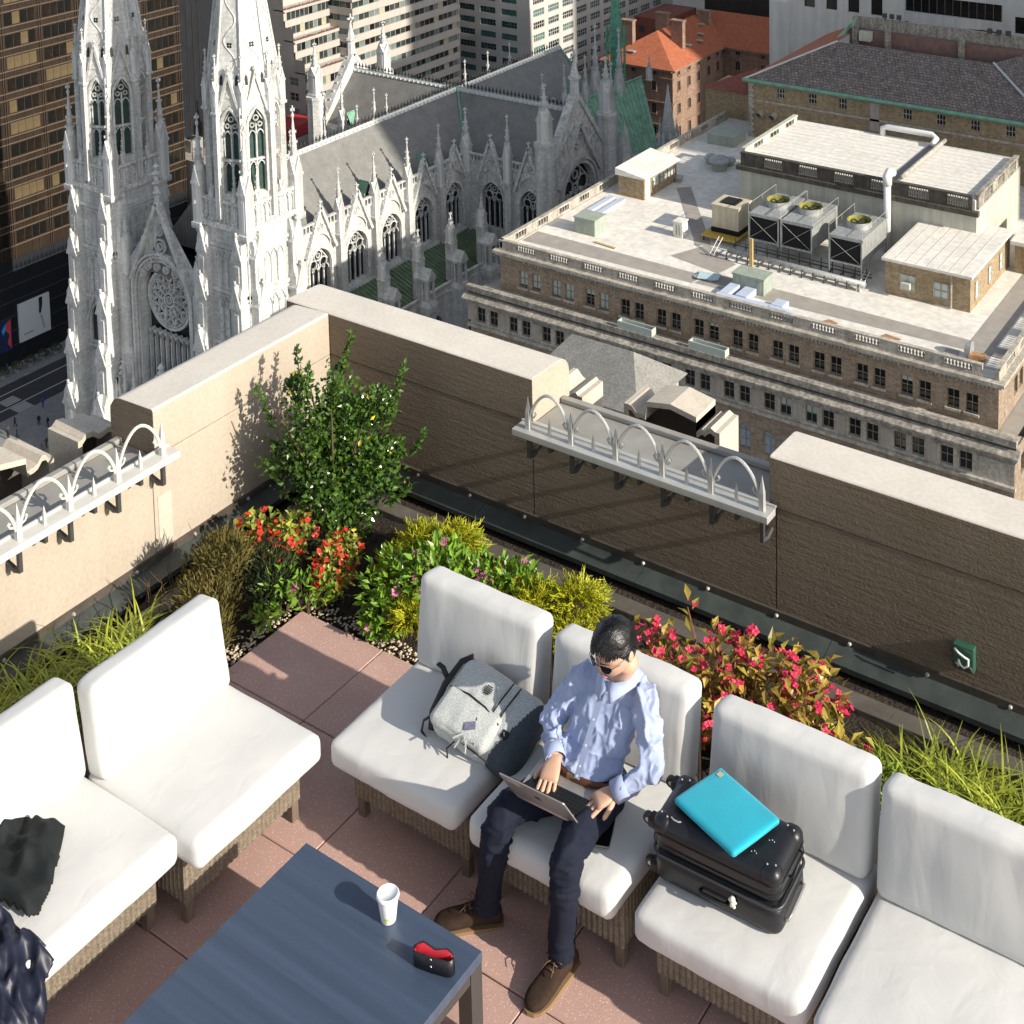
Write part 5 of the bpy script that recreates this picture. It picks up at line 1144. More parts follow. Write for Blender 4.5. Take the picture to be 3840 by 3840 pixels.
# transept north arm (only roof side and pinnacled gable show)
MB().bx(AX-26,AX-8.8,181.3,198.7,STREET,-76.95).build('transept_wall', M_MARBLE, church)
def gable_end(x, sgn, nm):
    F = (lambda u,d,z: (x-d*sgn*1.0, 190+u*sgn, z))
    b = MB()
    # big pointed window with the gable field above it
    gothic_wall(b, F, -8.9, 8.9, STREET, -77.0, [(0,4.6,-94,-82,-77.3)], 1.2)
    top = [(-8.9,-77.0),(8.9,-77.0),(0,-65.2)]; b.add([F(u,0,z) for u,z in top],[(0,1,2)]); b.add([F(u,1.2,z) for u,z in top],[(2,1,0)])
    b.build('transept_gable_wall', M_MARBLE2, church)
    g = MB()
    for s in (-1,1):
        bar(g,F,(s*9.1,-77.2),(0,-65.0),.75,-.35,1.3)
        for k in range(1,9): p = F(s*9.1*(1-k/9),.4,-77.2+12.2*k/9+.55); g.obx(p,(.4,.4,.45))
        bar(g,F,(s*6.2,-80),(0,-70.2),.45,-.8,0)
    c = F(0,.4,-65); g.ring(c,.9,.75,-66.2,-62.4,8); g.ring(c,1.15,1.15,-62.4,-62.0,8); g.ring(c,.8,.2,-62.0,-59.2,8); g.obx((c[0],c[1],-58.4),(.3,.3,2.0)); g.obx((c[0],c[1],-58.3),(.35,1.7,.35)); g.obx((c[0],c[1],-58.3),(1.2,.35,.35))
    for k in range(13):
        u = -7.2+1.2*k
        if abs(u) < .8: continue
        h = (8.9-abs(u))*1.15; zt = -77.0+h*.75
        P = arch_pts(u,.42,zt-.8,zt,3)
        for p,q in zip(P,P[1:]): bar(g,F,p,q,.16,-.2,0)
        bar(g,F,(u-.6,-79.5 if abs(u)>5 else zt-2.6),(u-.6,zt-.6),.16,-.2,0)
    hoop(g,F,(0,-73.2),1.3,.28,-.35,0,14); hoop(g,F,(0,-73.2),.75,.2,-.35,0,10)
    g.build('gable_coping', M_MARBLE, church, fix=True)
    o = window(F, 0, 4.6, -94, -82, -77.3, 6, .26, church, M_GLASSD, 'transept_window', d=1.0)
    r = MB(); arch_ring(r,F,0,4.6,-94,-82,-77.3,.55,-.45,.1); arch_ring(r,F,0,5.3,-94,-82,-76.5,.35,-.7,.0); r.build('window_moulding', M_MARBLE, church, fix=True)
gable_end(-129.6, 1, 'S'); gable_end(AX-26.2, -1, 'N')
for x in (-129.7, AX-26.1):
    for y in (180.6,199.4):
        MB().ring((x,y),1.75,1.75,STREET,-71.5,8,R(22.5)).ring((x,y),1.95,1.95,-71.5,-70.9,8,R(22.5)).build('stair_turret', M_MARBLE, church); pin(x,y,-71.0,-60.8,1.9)
# choir south side and apse seen beyond the transept
MB().bx(AX-8.5,-147.0,198.8,222.3,STREET,-76.9).build('choir_wall', M_MARBLE, church)
for k in range(3):
    y = 203.5+7.2*k; pin(-146.5,y,-80,-67.2,1.15); pin(AX-9,y,-80,-67.2,1.15)
    gablet(FXp(-147.0), y-3.6, 2.6, -81.5, -73.5).build('window_gable', M_MARBLE2, church, fix=True)
for y in PYS+[181.2]: pin(AX-9.2, y, -79.5, -68.0, 1.15)
for y in YW: MB().prism([(y-2.6,-80),(y+2.6,-80),(y,-73.2)],'x',AX-9.6,AX-8.9).build('window_gable', M_MARBLE2, church, fix=True)
for x in (AX-12,AX-20): pin(x,181.0,-79.5,-67.4,1.2)
for x,y,zt in ((-147.2,222.6,-62.0),(-143.5,225.5,-63.0),(-138.4,214.5,-66.5),(-133.0,206,-69.5)): pin(x,y,-84,zt,1.7)
MB().bx(-147,-131,199.4,216,STREET,-84.5).build('chapel_wall', M_MARBLE, church)

# aisles
b = MB(); b.add([(-147,133,-88.7),(-138.6,133,-91.9),(-138.6,181.2,-91.9),(-147,181.2,-88.7)],[(0,1,2,3)]); y = 133.4
while y < 181: b.add([(-147,y-.06,-88.64),(-138.6,y-.06,-91.84),(-138.6,y+.06,-91.84),(-147,y+.06,-88.64),(-147,y-.03,-88.5),(-138.6,y-.03,-91.7),(-138.6,y+.03,-91.7),(-147,y+.03,-88.5)],[(0,1,5,4),(4,5,6,7),(7,6,2,3)]); y += .82
b.build('aisle_roof', M_CUD, church)
MB().bx(-146.98,-146.3,133,181.2,-89.4,-88.55).build('wall_base', M_MARBLE, church)
bw = MB(); gothic_wall(bw, FXp(-137.9), 133, 181.2, STREET, -92.2, [(yy,1.7,-104,-97.5,-95) for yy in YW], .9); bw.build('aisle_wall', M_MARBLE, church)
MB().bx(-147,-138.85,133,181.1,STREET,-92.0).build('aisle_core', M_GLASSD, church)
balustrade(FXp(-138.0), 133, 181, -92.2, -90.7, .55).build('balustrade', M_MARBLE, church, fix=True)
def aisle_buttress(y):
    b = MB(); b.bx(-138.6,-135.9,y-.95,y+.95,STREET,-92.6); b.bx(-138.9,-135.6,y-1.2,y+1.2,-92.6,-91.6)
    b.hexa([(-138.9,y-1.2,-91.6),(-135.6,y-1.2,-91.6),(-135.6,y+1.2,-91.6),(-138.9,y+1.2,-91.6)],[(-138.6,y-.85,-90.9),(-135.9,y-.85,-90.9),(-135.9,y+.85,-90.9),(-138.6,y+.85,-90.9)])
    for yy in (y-.72,y+.72):
        for xx in (-138.3,-137.2,-136.15): b.bx(xx-.16,xx+.16,yy-.13,yy+.13,-90.9,-87.6)
    b.bx(-138.2,-136.6,y-.45,y+.45,-90.9,-87.6); b.bx(-138.7,-135.8,y-.95,y+.95,-87.6,-87.2)
    b.prism([(y-1.0,-87.2),(y+1.0,-87.2),(y,-85.6)],'x',-138.8,-135.7)
    b.bx(-139.2,-137.7,y-.62,y+.62,-91.0,-84.2)
    b.build('aisle_buttress', M_MARBLE, church, fix=True); pin(-138.45,y,-84.8,-79.7,1.25)
for k in range(4): aisle_buttress(150.2+8.05*k)

# ---------- west towers
def tower(cx, lab):
    cy = 127.3; T = MB().bx(cx-4.55,cx+4.55,cy-4.55,cy+4.55,STREET,-67.0).build('tower', M_MARBLE, church); T['label'] = lab
    # stepped corner buttresses
    st = [(STREET,-98.5,3.4,1.25),(-98.5,-91.0,2.7,1.15),(-91.0,-83.5,2.1,1.05),(-83.5,-76.0,1.55,.95),(-76.0,-69.5,1.05,.85)]
    for k in range(4):
        for s in (-1,1):
            b = MB()
            for i, (z0,z1,pr,hw) in enumerate(st):
                u = s*3.45
                b.bx(u-hw,u+hw,-4.5-pr,-4.4,z0,z1)
                b.hexa([(u-hw,-4.5-pr,z1),(u+hw,-4.5-pr,z1),(u+hw,-4.4,z1),(u-hw,-4.4,z1)],[(u-hw*.8,-4.5-pr+.75,z1+1.5),(u+hw*.8,-4.5-pr+.75,z1+1.5),(u+hw*.8,-4.4,z1+1.5),(u-hw*.8,-4.4,z1+1.5)])
                b.prism([(u-hw*1.12,z1-1.6),(u+hw*1.12,z1-1.6),(u,z1+1.5)],'y',-4.5-pr-.22,-4.5-pr+.7)
                b.bx(u-hw*1.2,u+hw*1.2,-4.5-pr-.2,-4.45,z1-1.9,z1-1.55)
                b.bx(u-.13,u+.13,-4.5-pr-.2,-4.5-pr+.1,z1+1.2,z1+2.1); b.bx(u-.3,u+.3,-4.5-pr-.16,-4.5-pr+.06,z1+1.55,z1+1.75)
                b.bx(u-hw*.45,u+hw*.45,-4.5-pr-.12,-4.4,z0+1.6,z1-2.6)
            b.xf(Matrix.Translation((cx,cy,0)) @ Matrix.Rotation(math.pi/2*k,4,'Z')).build('buttress', M_MARBLE, T, fix=True)
        # face details on each side
        F = (lambda kk: (lambda u,d,z: tuple(Matrix.Translation((cx,cy,0)) @ Matrix.Rotation(math.pi/2*kk,4,'Z') @ Vector((u,-4.55+d,z)))))(k)
        d = MB()
        for z in (-70.2,-76.6,-84.2,-91.8,-99.2): bar(d,F,(-4.4,z),(4.4,z),.5,-.3,.02); bar(d,F,(-4.4,z-.7),(4.4,z-.7),.25,-.18,.02)
        for u in (-1.75,-.6,.6,1.75):
            bar(d,F,(u,-83.5),(u,-78.2),.16,-.22,.02)
        for u in (-1.18,0,1.18):
            P = arch_pts(u,.55,-78.9,-77.6,3)
            for p,q in zip(P,P[1:]): bar(d,F,p,q,.16,-.22,.02)
            P = arch_pts(u,.55,-72.4,-71.2,3); bar(d,F,(u-.57,-76),(u-.57,-72.4),.16,-.22,.02)
            for p,q in zip(P,P[1:]): bar(d,F,p,q,.16,-.22,.02)
        arch_ring(d,F,0,1.35,-91,-87.6,-85.2,.35,-.3,.02); bar(d,F,(-2.3,-88.2),(0,-83.2),.32,-.5,.02); bar(d,F,(2.3,-88.2),(0,-83.2),.32,-.5,.02)
        arch_ring(d,F,0,1.5,STREET,-104.4,-101.6,.4,-.3,.02); arch_ring(d,F,0,1.95,STREET,-104.4,-101.2,.35,-.6,.02); bar(d,F,(-2.9,-105),(0,-96.2),.4,-.8,.02); bar(d,F,(2.9,-105),(0,-96.2),.4,-.8,.02)
        d.build('face_tracery', M_MARBLE, T, fix=True)
        for (hw,zb,zs,za,nm,gl) in ((1.35,-91,-87.6,-85.2,'tower_window',M_GLASSD),(1.5,STREET,-104.4,-101.6,'tower_door',M_GLASSD)):
            P = [(-hw,zb)]+arch_pts(0,hw,zs,za)+[(hw,zb)]; w = MB(); w.add([F(u,-.02,z) for u,z in P],[list(range(len(P)))]); o = w.build(nm, gl, T)
            t = MB(); bar(t,F,(0,zb),(0,zs+.8),.16,-.16,-.03); t.build('mullion', M_MARBLE, o)
        for u in (-1.18,0,1.18):
            MB().add([F(u-.42,-.015,-83.2),F(u+.42,-.015,-83.2),F(u+.42,-.015,-79.2),F(u-.42,-.015,-79.2)],[(0,1,2,3)]).build('lancet', M_MARBLE2 if k != 3 else M_MARBLE2, T)
        # parapet of the square stage
        pb = MB(); bar(pb,F,(-4.9,-67.3),(4.9,-67.3),.7,-.65,.3); bar(pb,F,(-4.9,-63.9),(4.9,-63.9),.4,-.45,.1); u = -4.6
        while u < 4.7: bar(pb,F,(u,-67),(u,-64),.2,-.3,0); P = arch_pts(u+.42,.34,-65.0,-64.3,2); [bar(pb,F,p,q,.12,-.25,0) for p,q in zip(P,P[1:])]; u += .84
        pb.add([F(-4.9,0,-67),F(4.9,0,-67),F(4.9,0,-64),F(-4.9,0,-64)],[(0,1,2,3)])
        pb.build('parapet', M_MARBLE2, T, fix=True)
    for sx in (-1,1):
        for sy in (-1,1):
            pin(cx+sx*4.5,cy+sy*4.5,-68.5,-52.5,1.5,T); pin(cx+sx*4.3,cy+sy*2.2,-67,-58.5,.8,T); pin(cx+sx*2.2,cy+sy*4.3,-67,-58.5,.8,T)
    # octagonal belfry
    Rb = 4.75
    for k in range(8):
        a = R(22.5+45*k); ap = Rb*math.cos(R(22.5)); hwf = Rb*math.sin(R(22.5)); Mx = Matrix.Translation((cx,cy,0)) @ Matrix.Rotation(a+math.pi/2,4,'Z')
        F = (lambda M: (lambda u,d,z: tuple(M @ Vector((u,-ap+d,z)))))(Mx)
        w = MB(); gothic_wall(w,F,-hwf,hwf,-67,-48.2,[(0,1.1,-62.9,-53.6,-51.2)],.7); w.build('belfry_wall', M_MARBLE, T)
        P = [(-1.1,-62.9)]+arch_pts(0,1.1,-53.6,-51.2)+[(1.1,-62.9)]; g2 = MB(); g2.add([F(u,.6,z) for u,z in P],[list(range(len(P)))]); o = g2.build('belfry_window', M_LOUVRE, T)
        t = MB(); bar(t,F,(0,-62.9),(0,-53.4),.2,.1,.5); bar(t,F,(-1.1,-58.3),(1.1,-58.3),.28,.05,.5)
        for c in (-.55,.55):
            for zz in (-58.9,-54.6):
                Q = arch_pts(c,.5,zz-.4,zz+.35,3)
                for p,q in zip(Q,Q[1:]): bar(t,F,p,q,.14,.1,.5)
            hoop(t,F,(c,-53.55),.3,.12,.1,.5,8)
        hoop(t,F,(0,-52.6),.36,.13,.1,.5,8); bar(t,F,(-.9,-52.9),(0,-51.3),.14,.1,.5); bar(t,F,(.9,-52.9),(0,-51.3),.14,.1,.5); t.build('tracery', M_MARBLE, o, fix=True)
        gm = MB(); arch_ring(gm,F,0,1.15,-62.9,-53.6,-51.2,.3,-.25,.05); bar(gm,F,(-1.75,-52.4),(0,-46.3),.34,-.45,.1); bar(gm,F,(1.75,-52.4),(0,-46.3),.34,-.45,.1)
        hoop(gm,F,(0,-49.2),.42,.14,-.2,.0,8); hoop(gm,F,(0,-47.9),.22,.1,-.2,.0,6); bar(gm,F,(0,-46.6),(0,-45.3),.2,-.4,-.1); bar(gm,F,(-.3,-45.7),(.3,-45.7),.18,-.4,-.1)
        gm.add([F(-1.6,-.12,-52.2),F(-1.15,-.12,-51.4),F(0,-.12,-50.6),F(0,-.12,-46.8)],[(0,1,2,3)]); gm.add([F(1.6,-.12,-52.2),F(1.15,-.12,-51.4),F(0,-.12,-50.6),F(0,-.12,-46.8)],[(3,2,1,0)])
        gm.build('belfry_gable', M_MARBLE, T, fix=True)
        th = R(45*k); px, py = cx+Rb*1.03*math.cos(th), cy+Rb*1.03*math.sin(th)
        MB().obx((px,py,-58.5),(1.0,.8,15.5),th).build('shaft', M_MARBLE, T); pin(px,py,-52.0,-43.6,.95,T)
    # spire
    zt, zb, kk = -13.0, -49.6, .136
    sp = MB(); sp.ring((cx,cy),kk*(zt-zb),0.05,zb,zt,8); s = sp.build('spire', M_MARBLE, T)
    rb = MB()
    for k in range(8):
        th = R(45*k); r0 = kk*(zt-zb)+.05; rb.tube([(cx+r0*math.cos(th),cy+r0*math.sin(th),zb),(cx+.1*math.cos(th),cy+.1*math.sin(th),zt)],[.26,.08],5)
        fa = R(22.5+45*k); z = zb+4
        # carved wave mouldings climbing each face
        for s2 in (-1,1):
            pts = []
            for i in range(26):
                zz = zb+3.5+i*.55; rr = kk*(zt-zz)*math.cos(R(22.5))+.04; off = s2*kk*(zt-zz)*math.sin(R(22.5))*.55*math.sin(i*math.pi/5)
                pts.append((cx+rr*math.cos(fa)-off*math.sin(fa), cy+rr*math.sin(fa)+off*math.cos(fa), zz))
            if s2 == 1: rb.tube(pts,.10,4)
    rb.build('rib', M_MARBLE, s)
    dk = MB()
    for k in range(8):
        fa = R(22.5+45*k); nrm = Vector((math.cos(fa),math.sin(fa),kk)).normalized(); tg = Vector((-math.sin(fa),math.cos(fa),0)); up = nrm.cross(tg)
        def P(z): rr = kk*(zt-z)*math.cos(R(22.5)); return Vector((cx+rr*math.cos(fa),cy+rr*math.sin(fa),z))
        c = P(-42.6)
        for q in range(4):
            a = R(45+90*q); cc = c+(tg*math.cos(a)+up*math.sin(a))*.26
            dk.add([cc+nrm*.03+(tg*math.cos(t)+up*math.sin(t))*.2 for t in [i*math.pi/3 for i in range(6)]],[tuple(range(6))])
        for u in (-1.1,1.1):
            c = P(-47.2)+tg*u; dk.add([c+nrm*.05-tg*.2-up*.7,c+nrm*.05+tg*.2-up*.7,c+nrm*.05+tg*.2+up*.4,c+nrm*.05+up*.8,c+nrm*.05-tg*.2+up*.4],[tuple(range(5))])
    dk.build('spire_opening', M_GLASSD, s)
    return T
tower(-169.8, 'twin tower farther from the stone store building'); tower(-141.9, 'twin tower nearer the stone store building')

# ---------- west front between the towers
cxf = AX-.05; FW = FYm(123.6)
wf = MB(); gothic_wall(wf, FW, -165.2, -146.4, STREET, -77.6, [(cxf,5.2,-95,-81.4,-76.2)], 1.8)
wf.add([FW(u,0,z) for u,z in ((-163.6,-77.6),(-148.0,-77.6),(cxf,-67.8))],[(0,1,2)]); wf.build('west_front', M_MARBLE, church)
MB().bx(-165,-146.6,125.45,132,STREET,-78).build('west_core', M_GLASSD, church)
g = MB()
for s in (-1,1):
    bar(g,FW,(cxf+s*6.4,-79.6),(cxf,-67.2),.5,-.9,.1)
    for k in range(1,10): p = FW(cxf+s*6.4*(1-k/10),-.5,-79.6+12.4*k/10+.45); g.obx(p,(.55,.55,.6))
c = FW(cxf,-.4,-67.2); g.ring(c,.45,.3,-67.8,-63.2,6)
for z, r in ((-66,.75),(-64.6,.7),(-63.2,.75),(-62.2,.5)): g.ring(c,r*.5,r,z,z+.35,6); g.ring(c,r,r*.4,z+.35,z+.7,6)
g.build('front_gable', M_MARBLE, church, fix=True)
t = MB()
for (u,z,r) in ((cxf,-73.6,1.05),(cxf-1.7,-75.4,.75),(cxf+1.7,-75.4,.75),(cxf,-71.3,.7),(cxf-2.9,-77,.6),(cxf+2.9,-77,.6),(cxf-1,-76.9,.5),(cxf+1,-76.9,.5),(cxf-4,-78.3,.5),(cxf+4,-78.3,.5)):
    hoop(t,FW,(u,z),r,.18,-.5,-.1,10); hoop(t,FW,(u,z),r*.5,.13,-.5,-.1,6)
t.build('gable_tracery', M_MARBLE, church, fix=True)['kind'] = 'stuff'
vv = MB(); P = [(cxf-3.6,-78.0),(cxf,-70.2),(cxf+3.6,-78.0)]; vv.add([FW(u,-.02,z) for u,z in P],[(0,1,2)]); vv.build('gable_shadow_field', mat('gable_shade_tone',(.16,.155,.15),.9,.3,2), church)  # flat dark triangle paints the shade behind the gable tracery
rr = MB()
for i, (hw, za) in enumerate(((5.25,-76.1),(5.75,-75.5),(6.2,-74.9))): arch_ring(rr,FW,cxf,hw,-100,-81.4,za,.32,-.25-.22*i,.05)
rr.build('rose_arch', M_MARBLE, church, fix=True)
P = [(cxf-5.2,-95)]+arch_pts(cxf,5.2,-81.4,-76.2)+[(cxf+5.2,-95)]
o = MB().add([FW(u,1.6,z) for u,z in P],[list(range(len(P)))]).build('rose_window', M_GLASSD, church)
t = MB(); rc = (cxf,-82.0)
for r_, w_ in ((4.3,.42),(3.9,.14),(1.0,.25),(.5,.2)): hoop(t,FW,rc,r_,w_,.7,1.3,28)
for k in range(12):
    a = 2*math.pi*k/12; ca, sa = math.cos(a), math.sin(a)
    bar(t,FW,(rc[0]+.9*ca,rc[1]+.9*sa),(rc[0]+2.5*ca,rc[1]+2.5*sa),.17,.8,1.2)
    a2 = a+math.pi/12; hoop(t,FW,(rc[0]+2.1*math.cos(a2),rc[1]+2.1*math.sin(a2)),.42,.12,.8,1.2,8)
    for s in (-1,1):
        a3 = a+s*math.pi/12; bar(t,FW,(rc[0]+2.4*ca,rc[1]+2.4*sa),(rc[0]+3.9*math.cos(a3),rc[1]+3.9*math.sin(a3)),.17,.8,1.2)
    hoop(t,FW,(rc[0]+3.35*ca,rc[1]+3.35*sa),.48,.13,.8,1.2,8)
for s in (-1,1): hoop(t,FW,(cxf+s*4.2,-77.9+.0),.01,.01,.8,1.2,4)
for k in range(9):
    u = cxf-4.6+9.2*k/8; bar(t,FW,(u,-95),(u,-87.2),.2,.7,1.3)
for k in range(8):
    u = cxf-4.6+9.2*(k+.5)/8; Q = arch_pts(u,.55,-88.2,-87,3)
    for p,q in zip(Q,Q[1:]): bar(t,FW,p,q,.16,.7,1.3)
t.build('tracery', M_MARBLE, o, fix=True)['kind'] = 'stuff'
for x, z1 in ((-163.7,-69.2),(-147.9,-69.2)):
    MB().bx(x-.75,x+.75,122.6,124.6,STREET,-79).build('pier', M_MARBLE, church); pin(x,123.5,-79.5,z1,1.35)
# portal gables low on the front
for u, hw, zt in ((cxf,4.0,-92.2),(cxf-8.6,1.4,-94.5),(cxf+8.6,1.4,-94.5)):
    g = MB(); bar(g,FW,(u-hw,-102),(u,zt),.6,-2.2,-.2); bar(g,FW,(u+hw,-102),(u,zt),.6,-2.2,-.2); c = FW(u,-1.2,0)
    g.ring(c,.35,.2,zt-.6,zt+1.6,6); g.ring(c,.7,.3,zt+.2,zt+.7,6); g.ring(c,.6,.2,zt+1.0,zt+1.5,6); g.build('portal_gable', M_MARBLE, church, fix=True)
    MB().add([FW(u-hw,-.8,-102),FW(u+hw,-.8,-102),FW(u,-.8,zt)],[(0,1,2)]).build('portal_tympanum', M_MARBLE2, church)
for u in (cxf-5.2,cxf+5.2,cxf-9.9,cxf-7.2,cxf+7.2,cxf+9.9): pin(u,121.6,-106,-90.5,1.1)

# ---------- copper fleche and chapel roof at the east end
fx, fy = -150.0, 234.6
chap = tag(empty('lady_chapel', (-145,228,STREET)), 'chapel with a green copper roof and a green copper spire behind the transept gable', 'chapel')
M_CUG = mat('bright_copper_green', (.13,.36,.24), .6, .3, 1.2); M_CUG2 = mat('chapel_copper', (.24,.44,.30), .6, .25, .5, streak=.25)
MB().ring((fx,fy),2.0,1.9,-79.5,-76.5,8).ring((fx,fy),1.3,1.2,-76.5,-66.5,8).ring((fx,fy),2.0,2.0,-69.8,-69.3,8).ring((fx,fy),1.3,.05,-66.5,-49,8).build('copper_spire', M_CUG, chap)
fb = MB()
for k in range(8):
    a = R(45*k)
    for rr_ in (1.95,): fb.tube([(fx+rr_*math.cos(a),fy+rr_*math.sin(a),-78),(fx+rr_*math.cos(a),fy+rr_*math.sin(a),-68)],.14,4); fb.ring((fx+rr_*math.cos(a),fy+rr_*math.sin(a)),.28,0,-68,-64.5,4)
    for i in range(14): z = -66+i*1.1; r = 1.3*(1-(z+66.5)/17.5)+.06; fb.obx((fx+r*math.cos(a),fy+r*math.sin(a),z),(.3,.16,.2),a)
    for z in (-76,-73.6,-71.5): a2 = R(45*(k+1)); fb.tube([(fx+1.95*math.cos(a),fy+1.95*math.sin(a),z),(fx+1.95*math.cos(a2),fy+1.95*math.sin(a2),z)],.09,4)
fb.build('lantern_frame', M_CUG, chap)['kind'] = 'stuff'
b = MB(); A = [(-150.5,222.5,-78.5),(-143.5,236,-75.5)]
rp = [(-149.5,217.5,-77.5),(-141.5,233.0,-74.6)]
b.add([(-149.5,206,-77.0),(-142.6,232.5,-74.8),(-131.0,221.0,-87.5),(-135,203,-90),(-155,232,-88)],[(0,3,2,1),(0,1,4)])
def seams():
    s = MB(); P0, P1, Q1, Q0 = Vector((-149.5,206,-76.92)),Vector((-142.6,232.5,-74.72)),Vector((-131,221,-87.42)),Vector((-135,203,-89.92))
    for k in range(1,26): f = k/26; s.tube([P0.lerp(P1,f),Q0.lerp(Q1,f)],.12,4)
    for k in range(1,5): f = k/5; s.tube([P0.lerp(Q0,f),P1.lerp(Q1,f)],.09,4)
    s.tube([P0,P1],.3,5); s.build('standing_seam', M_CUG2, chap)
b.build('copper_roof', M_CUG2, chap); seams()
MB().bx(-150,-132,205,226,STREET,-88.5).build('chapel_wall', M_MARBLE, chap)
def turret(x, y, zs, z1, w):
    MB().ring((x,y),w,w,STREET,zs,8,R(22.5)).ring((x,y),w*1.12,w*1.12,zs,zs+.5,8,R(22.5)).ring((x,y),w*.86,0.05,zs+.5,z1,8,R(22.5)).build('turret', M_MARBLE, chap)
    for k in range(8): a = R(45*k); share('pinnacle', PIN, chap, (x+w*math.cos(a),y+w*math.sin(a),zs-1.6), 0, (.5,.5,(z1-zs)*.5))
turret(-126.5,215.5,-79.5,-69.5,1.7); turret(-128.6,203.5,-82,-73.5,2.3)
pin(-141.2,233.2,-75.4,-70.6,1.0,chap,'copper_finial')
# ================================================================ STONE STORE BUILDING
def brickmat(name, c, c2, w=.35, h=.11, mort=(.75,.72,.68)):
    m = mat(name, c, .9, .10, .6, streak=.14, fine=.16, bscale=3.2, col2=c2)
    bricks(m, w*1.6, h*2.2, (1.12,1.08,1.05), (.70,.68,.66), mort, .03, .8); return m
M_BRICK = brickmat('brown_brick', (.36,.285,.22), (.28,.22,.165))
M_LIME = mat('store_limestone', (.45,.41,.35), .85, .18, .5, streak=.3, fine=.2, bscale=3)
M_LIMED = mat('weathered_shaded_limestone', (.33,.30,.26), .9, .3, .7, streak=.35, fine=.3, bscale=3)
M_PANEL = mat('pink_stone_panel', (.40,.345,.30), .85, .12, .8, streak=.15)
M_PANE = mat('window_glass', (.010,.012,.014), .12, .5, .3, spec=.7)
M_FRAME = mat('window_frame', (.23,.20,.16), .7, .1)
M_BLIND = mat('pale_blind', (.50,.55,.50), .8, .06, 2)
M_WHITEROOF = mat('white_membrane', (.70,.665,.60), .85, .08, .25, fine=.10, bscale=1.5)
M_GREYROOF = mat('grey_walkway', (.33,.30,.265), .9, .15, .6)
M_STAIN = mat('rust_stain', (.36,.19,.09), .9, .35, 2)
M_STUC = mat('stucco', (.50,.49,.42), .9, .10, .6, streak=.2)
M_WEATH = mat('blackened_stone', (.085,.075,.062), .9, .4, 1.2, streak=.3)
M_TANBR = brickmat('tan_brick', (.40,.31,.20), (.33,.25,.15))
def rect_wall(b, F, u0, u1, z0, z1, rects, dep):
    def q(*p): b.add(list(p), [(0,1,2,3)])
    cur = u0
    for a, c, lo, hi in sorted(rects):
        q(F(cur,0,z0),F(a,0,z0),F(a,0,z1),F(cur,0,z1)); q(F(a,0,z0),F(c,0,z0),F(c,0,lo),F(a,0,lo)); q(F(a,0,hi),F(c,0,hi),F(c,0,z1),F(a,0,z1))
        q(F(a,0,lo),F(a,dep,lo),F(a,dep,hi),F(a,0,hi)); q(F(c,dep,lo),F(c,0,lo),F(c,0,hi),F(c,dep,hi))
        q(F(a,0,lo),F(c,0,lo),F(c,dep,lo),F(a,dep,lo)); q(F(a,dep,hi),F(c,dep,hi),F(c,0,hi),F(a,0,hi)); cur = c
    q(F(cur,0,z0),F(u1,0,z0),F(u1,0,z1),F(cur,0,z1)); return b
PANES = {}
def sash(parent, F, a, c, lo, hi, nx, nz, dep, fm, gm, fw=.07, blind=0, rng=random):
    """a framed window: frame mesh with one child per pane"""
    b = MB(); zz = [lo+(hi-lo)*k/nz for k in range(nz+1)]; uu = [a+(c-a)*k/nx for k in range(nx+1)]
    for k, u in enumerate(uu): w = fw if k in (0,nx) else fw*.75; bar(b, F, (u+(w/2 if k == 0 else -w/2 if k == nx else 0),lo), (u+(w/2 if k == 0 else -w/2 if k == nx else 0),hi), w, dep-.10, dep-.02)
    for k, z in enumerate(zz): s = fw/2 if k == 0 else -fw/2 if k == nz else 0; bar(b, F, (a,z+s), (c,z+s), fw, dep-.09, dep-.03)
    o = b.build('window', fm, parent)
    for i in range(nx):
        for j in range(nz):
            g = MB(); g.add([F(uu[i],dep,zz[j]),F(uu[i+1],dep,zz[j]),F(uu[i+1],dep,zz[j+1]),F(uu[i],dep,zz[j+1])],[(0,1,2,3)])
            g.build('pane', gm, o)
    if blind:
        z = hi-(hi-lo)*blind; MB().add([F(a,dep-.012,z),F(c,dep-.012,z),F(c,dep-.012,hi),F(a,dep-.012,hi)],[(0,1,2,3)]).build('blind', M_BLIND, o)
    return o
store = tag(empty('store_building', (-66,122,STREET)), 'brown brick and limestone store building with a white roof full of machinery', 'building')
rng = random.Random(5)
FU, FL = FYm(125.0), FYm(122.0)
UX = [-93.93+4.686*i for i in range(12)]
rects = [(x+o,x+o+1.28,-65.55,-63.62) for x in UX for o in (0,1.84)]
MB().bx(-96.5,-38.2,126.0,184,-75,-62.05).build('core', M_GREYROOF, store)
b = MB(); rect_wall(b, FU, -96.6, -37.3, -66.6, -61.9, rects, .5)
FS = FXp(-37.3); rect_wall(b, FS, 125.0, 184, -66.6, -61.9, [(130+4.2*i+o,131.2+4.2*i+o,-65.5,-63.6) for i in range(9) for o in (0,1.8)], .5)
b.build('upper_wall', M_BRICK, store)
bl = {0:.9,1:.9,2:1,3:1,4:.35,5:1,6:.0,7:0,20:.3}
for i, (a, c, lo, hi) in enumerate(rects):
    sash(store, FU, a, c, lo, hi, 2, 2, .38, M_FRAME, M_PANE, .08, bl.get(i, rng.choice([0,0,0,0,0,.25])))
    MB().bx(a-.12,c+.12,124.78,125.1,lo-.24,lo).build('sill', M_LIME, store)
for i in range(9):
    for o in (0,1.8): sash(store, FS, 130+4.2*i+o, 131.2+4.2*i+o, -65.5, -63.6, 2, 2, .38, M_FRAME, M_PANE, .08)
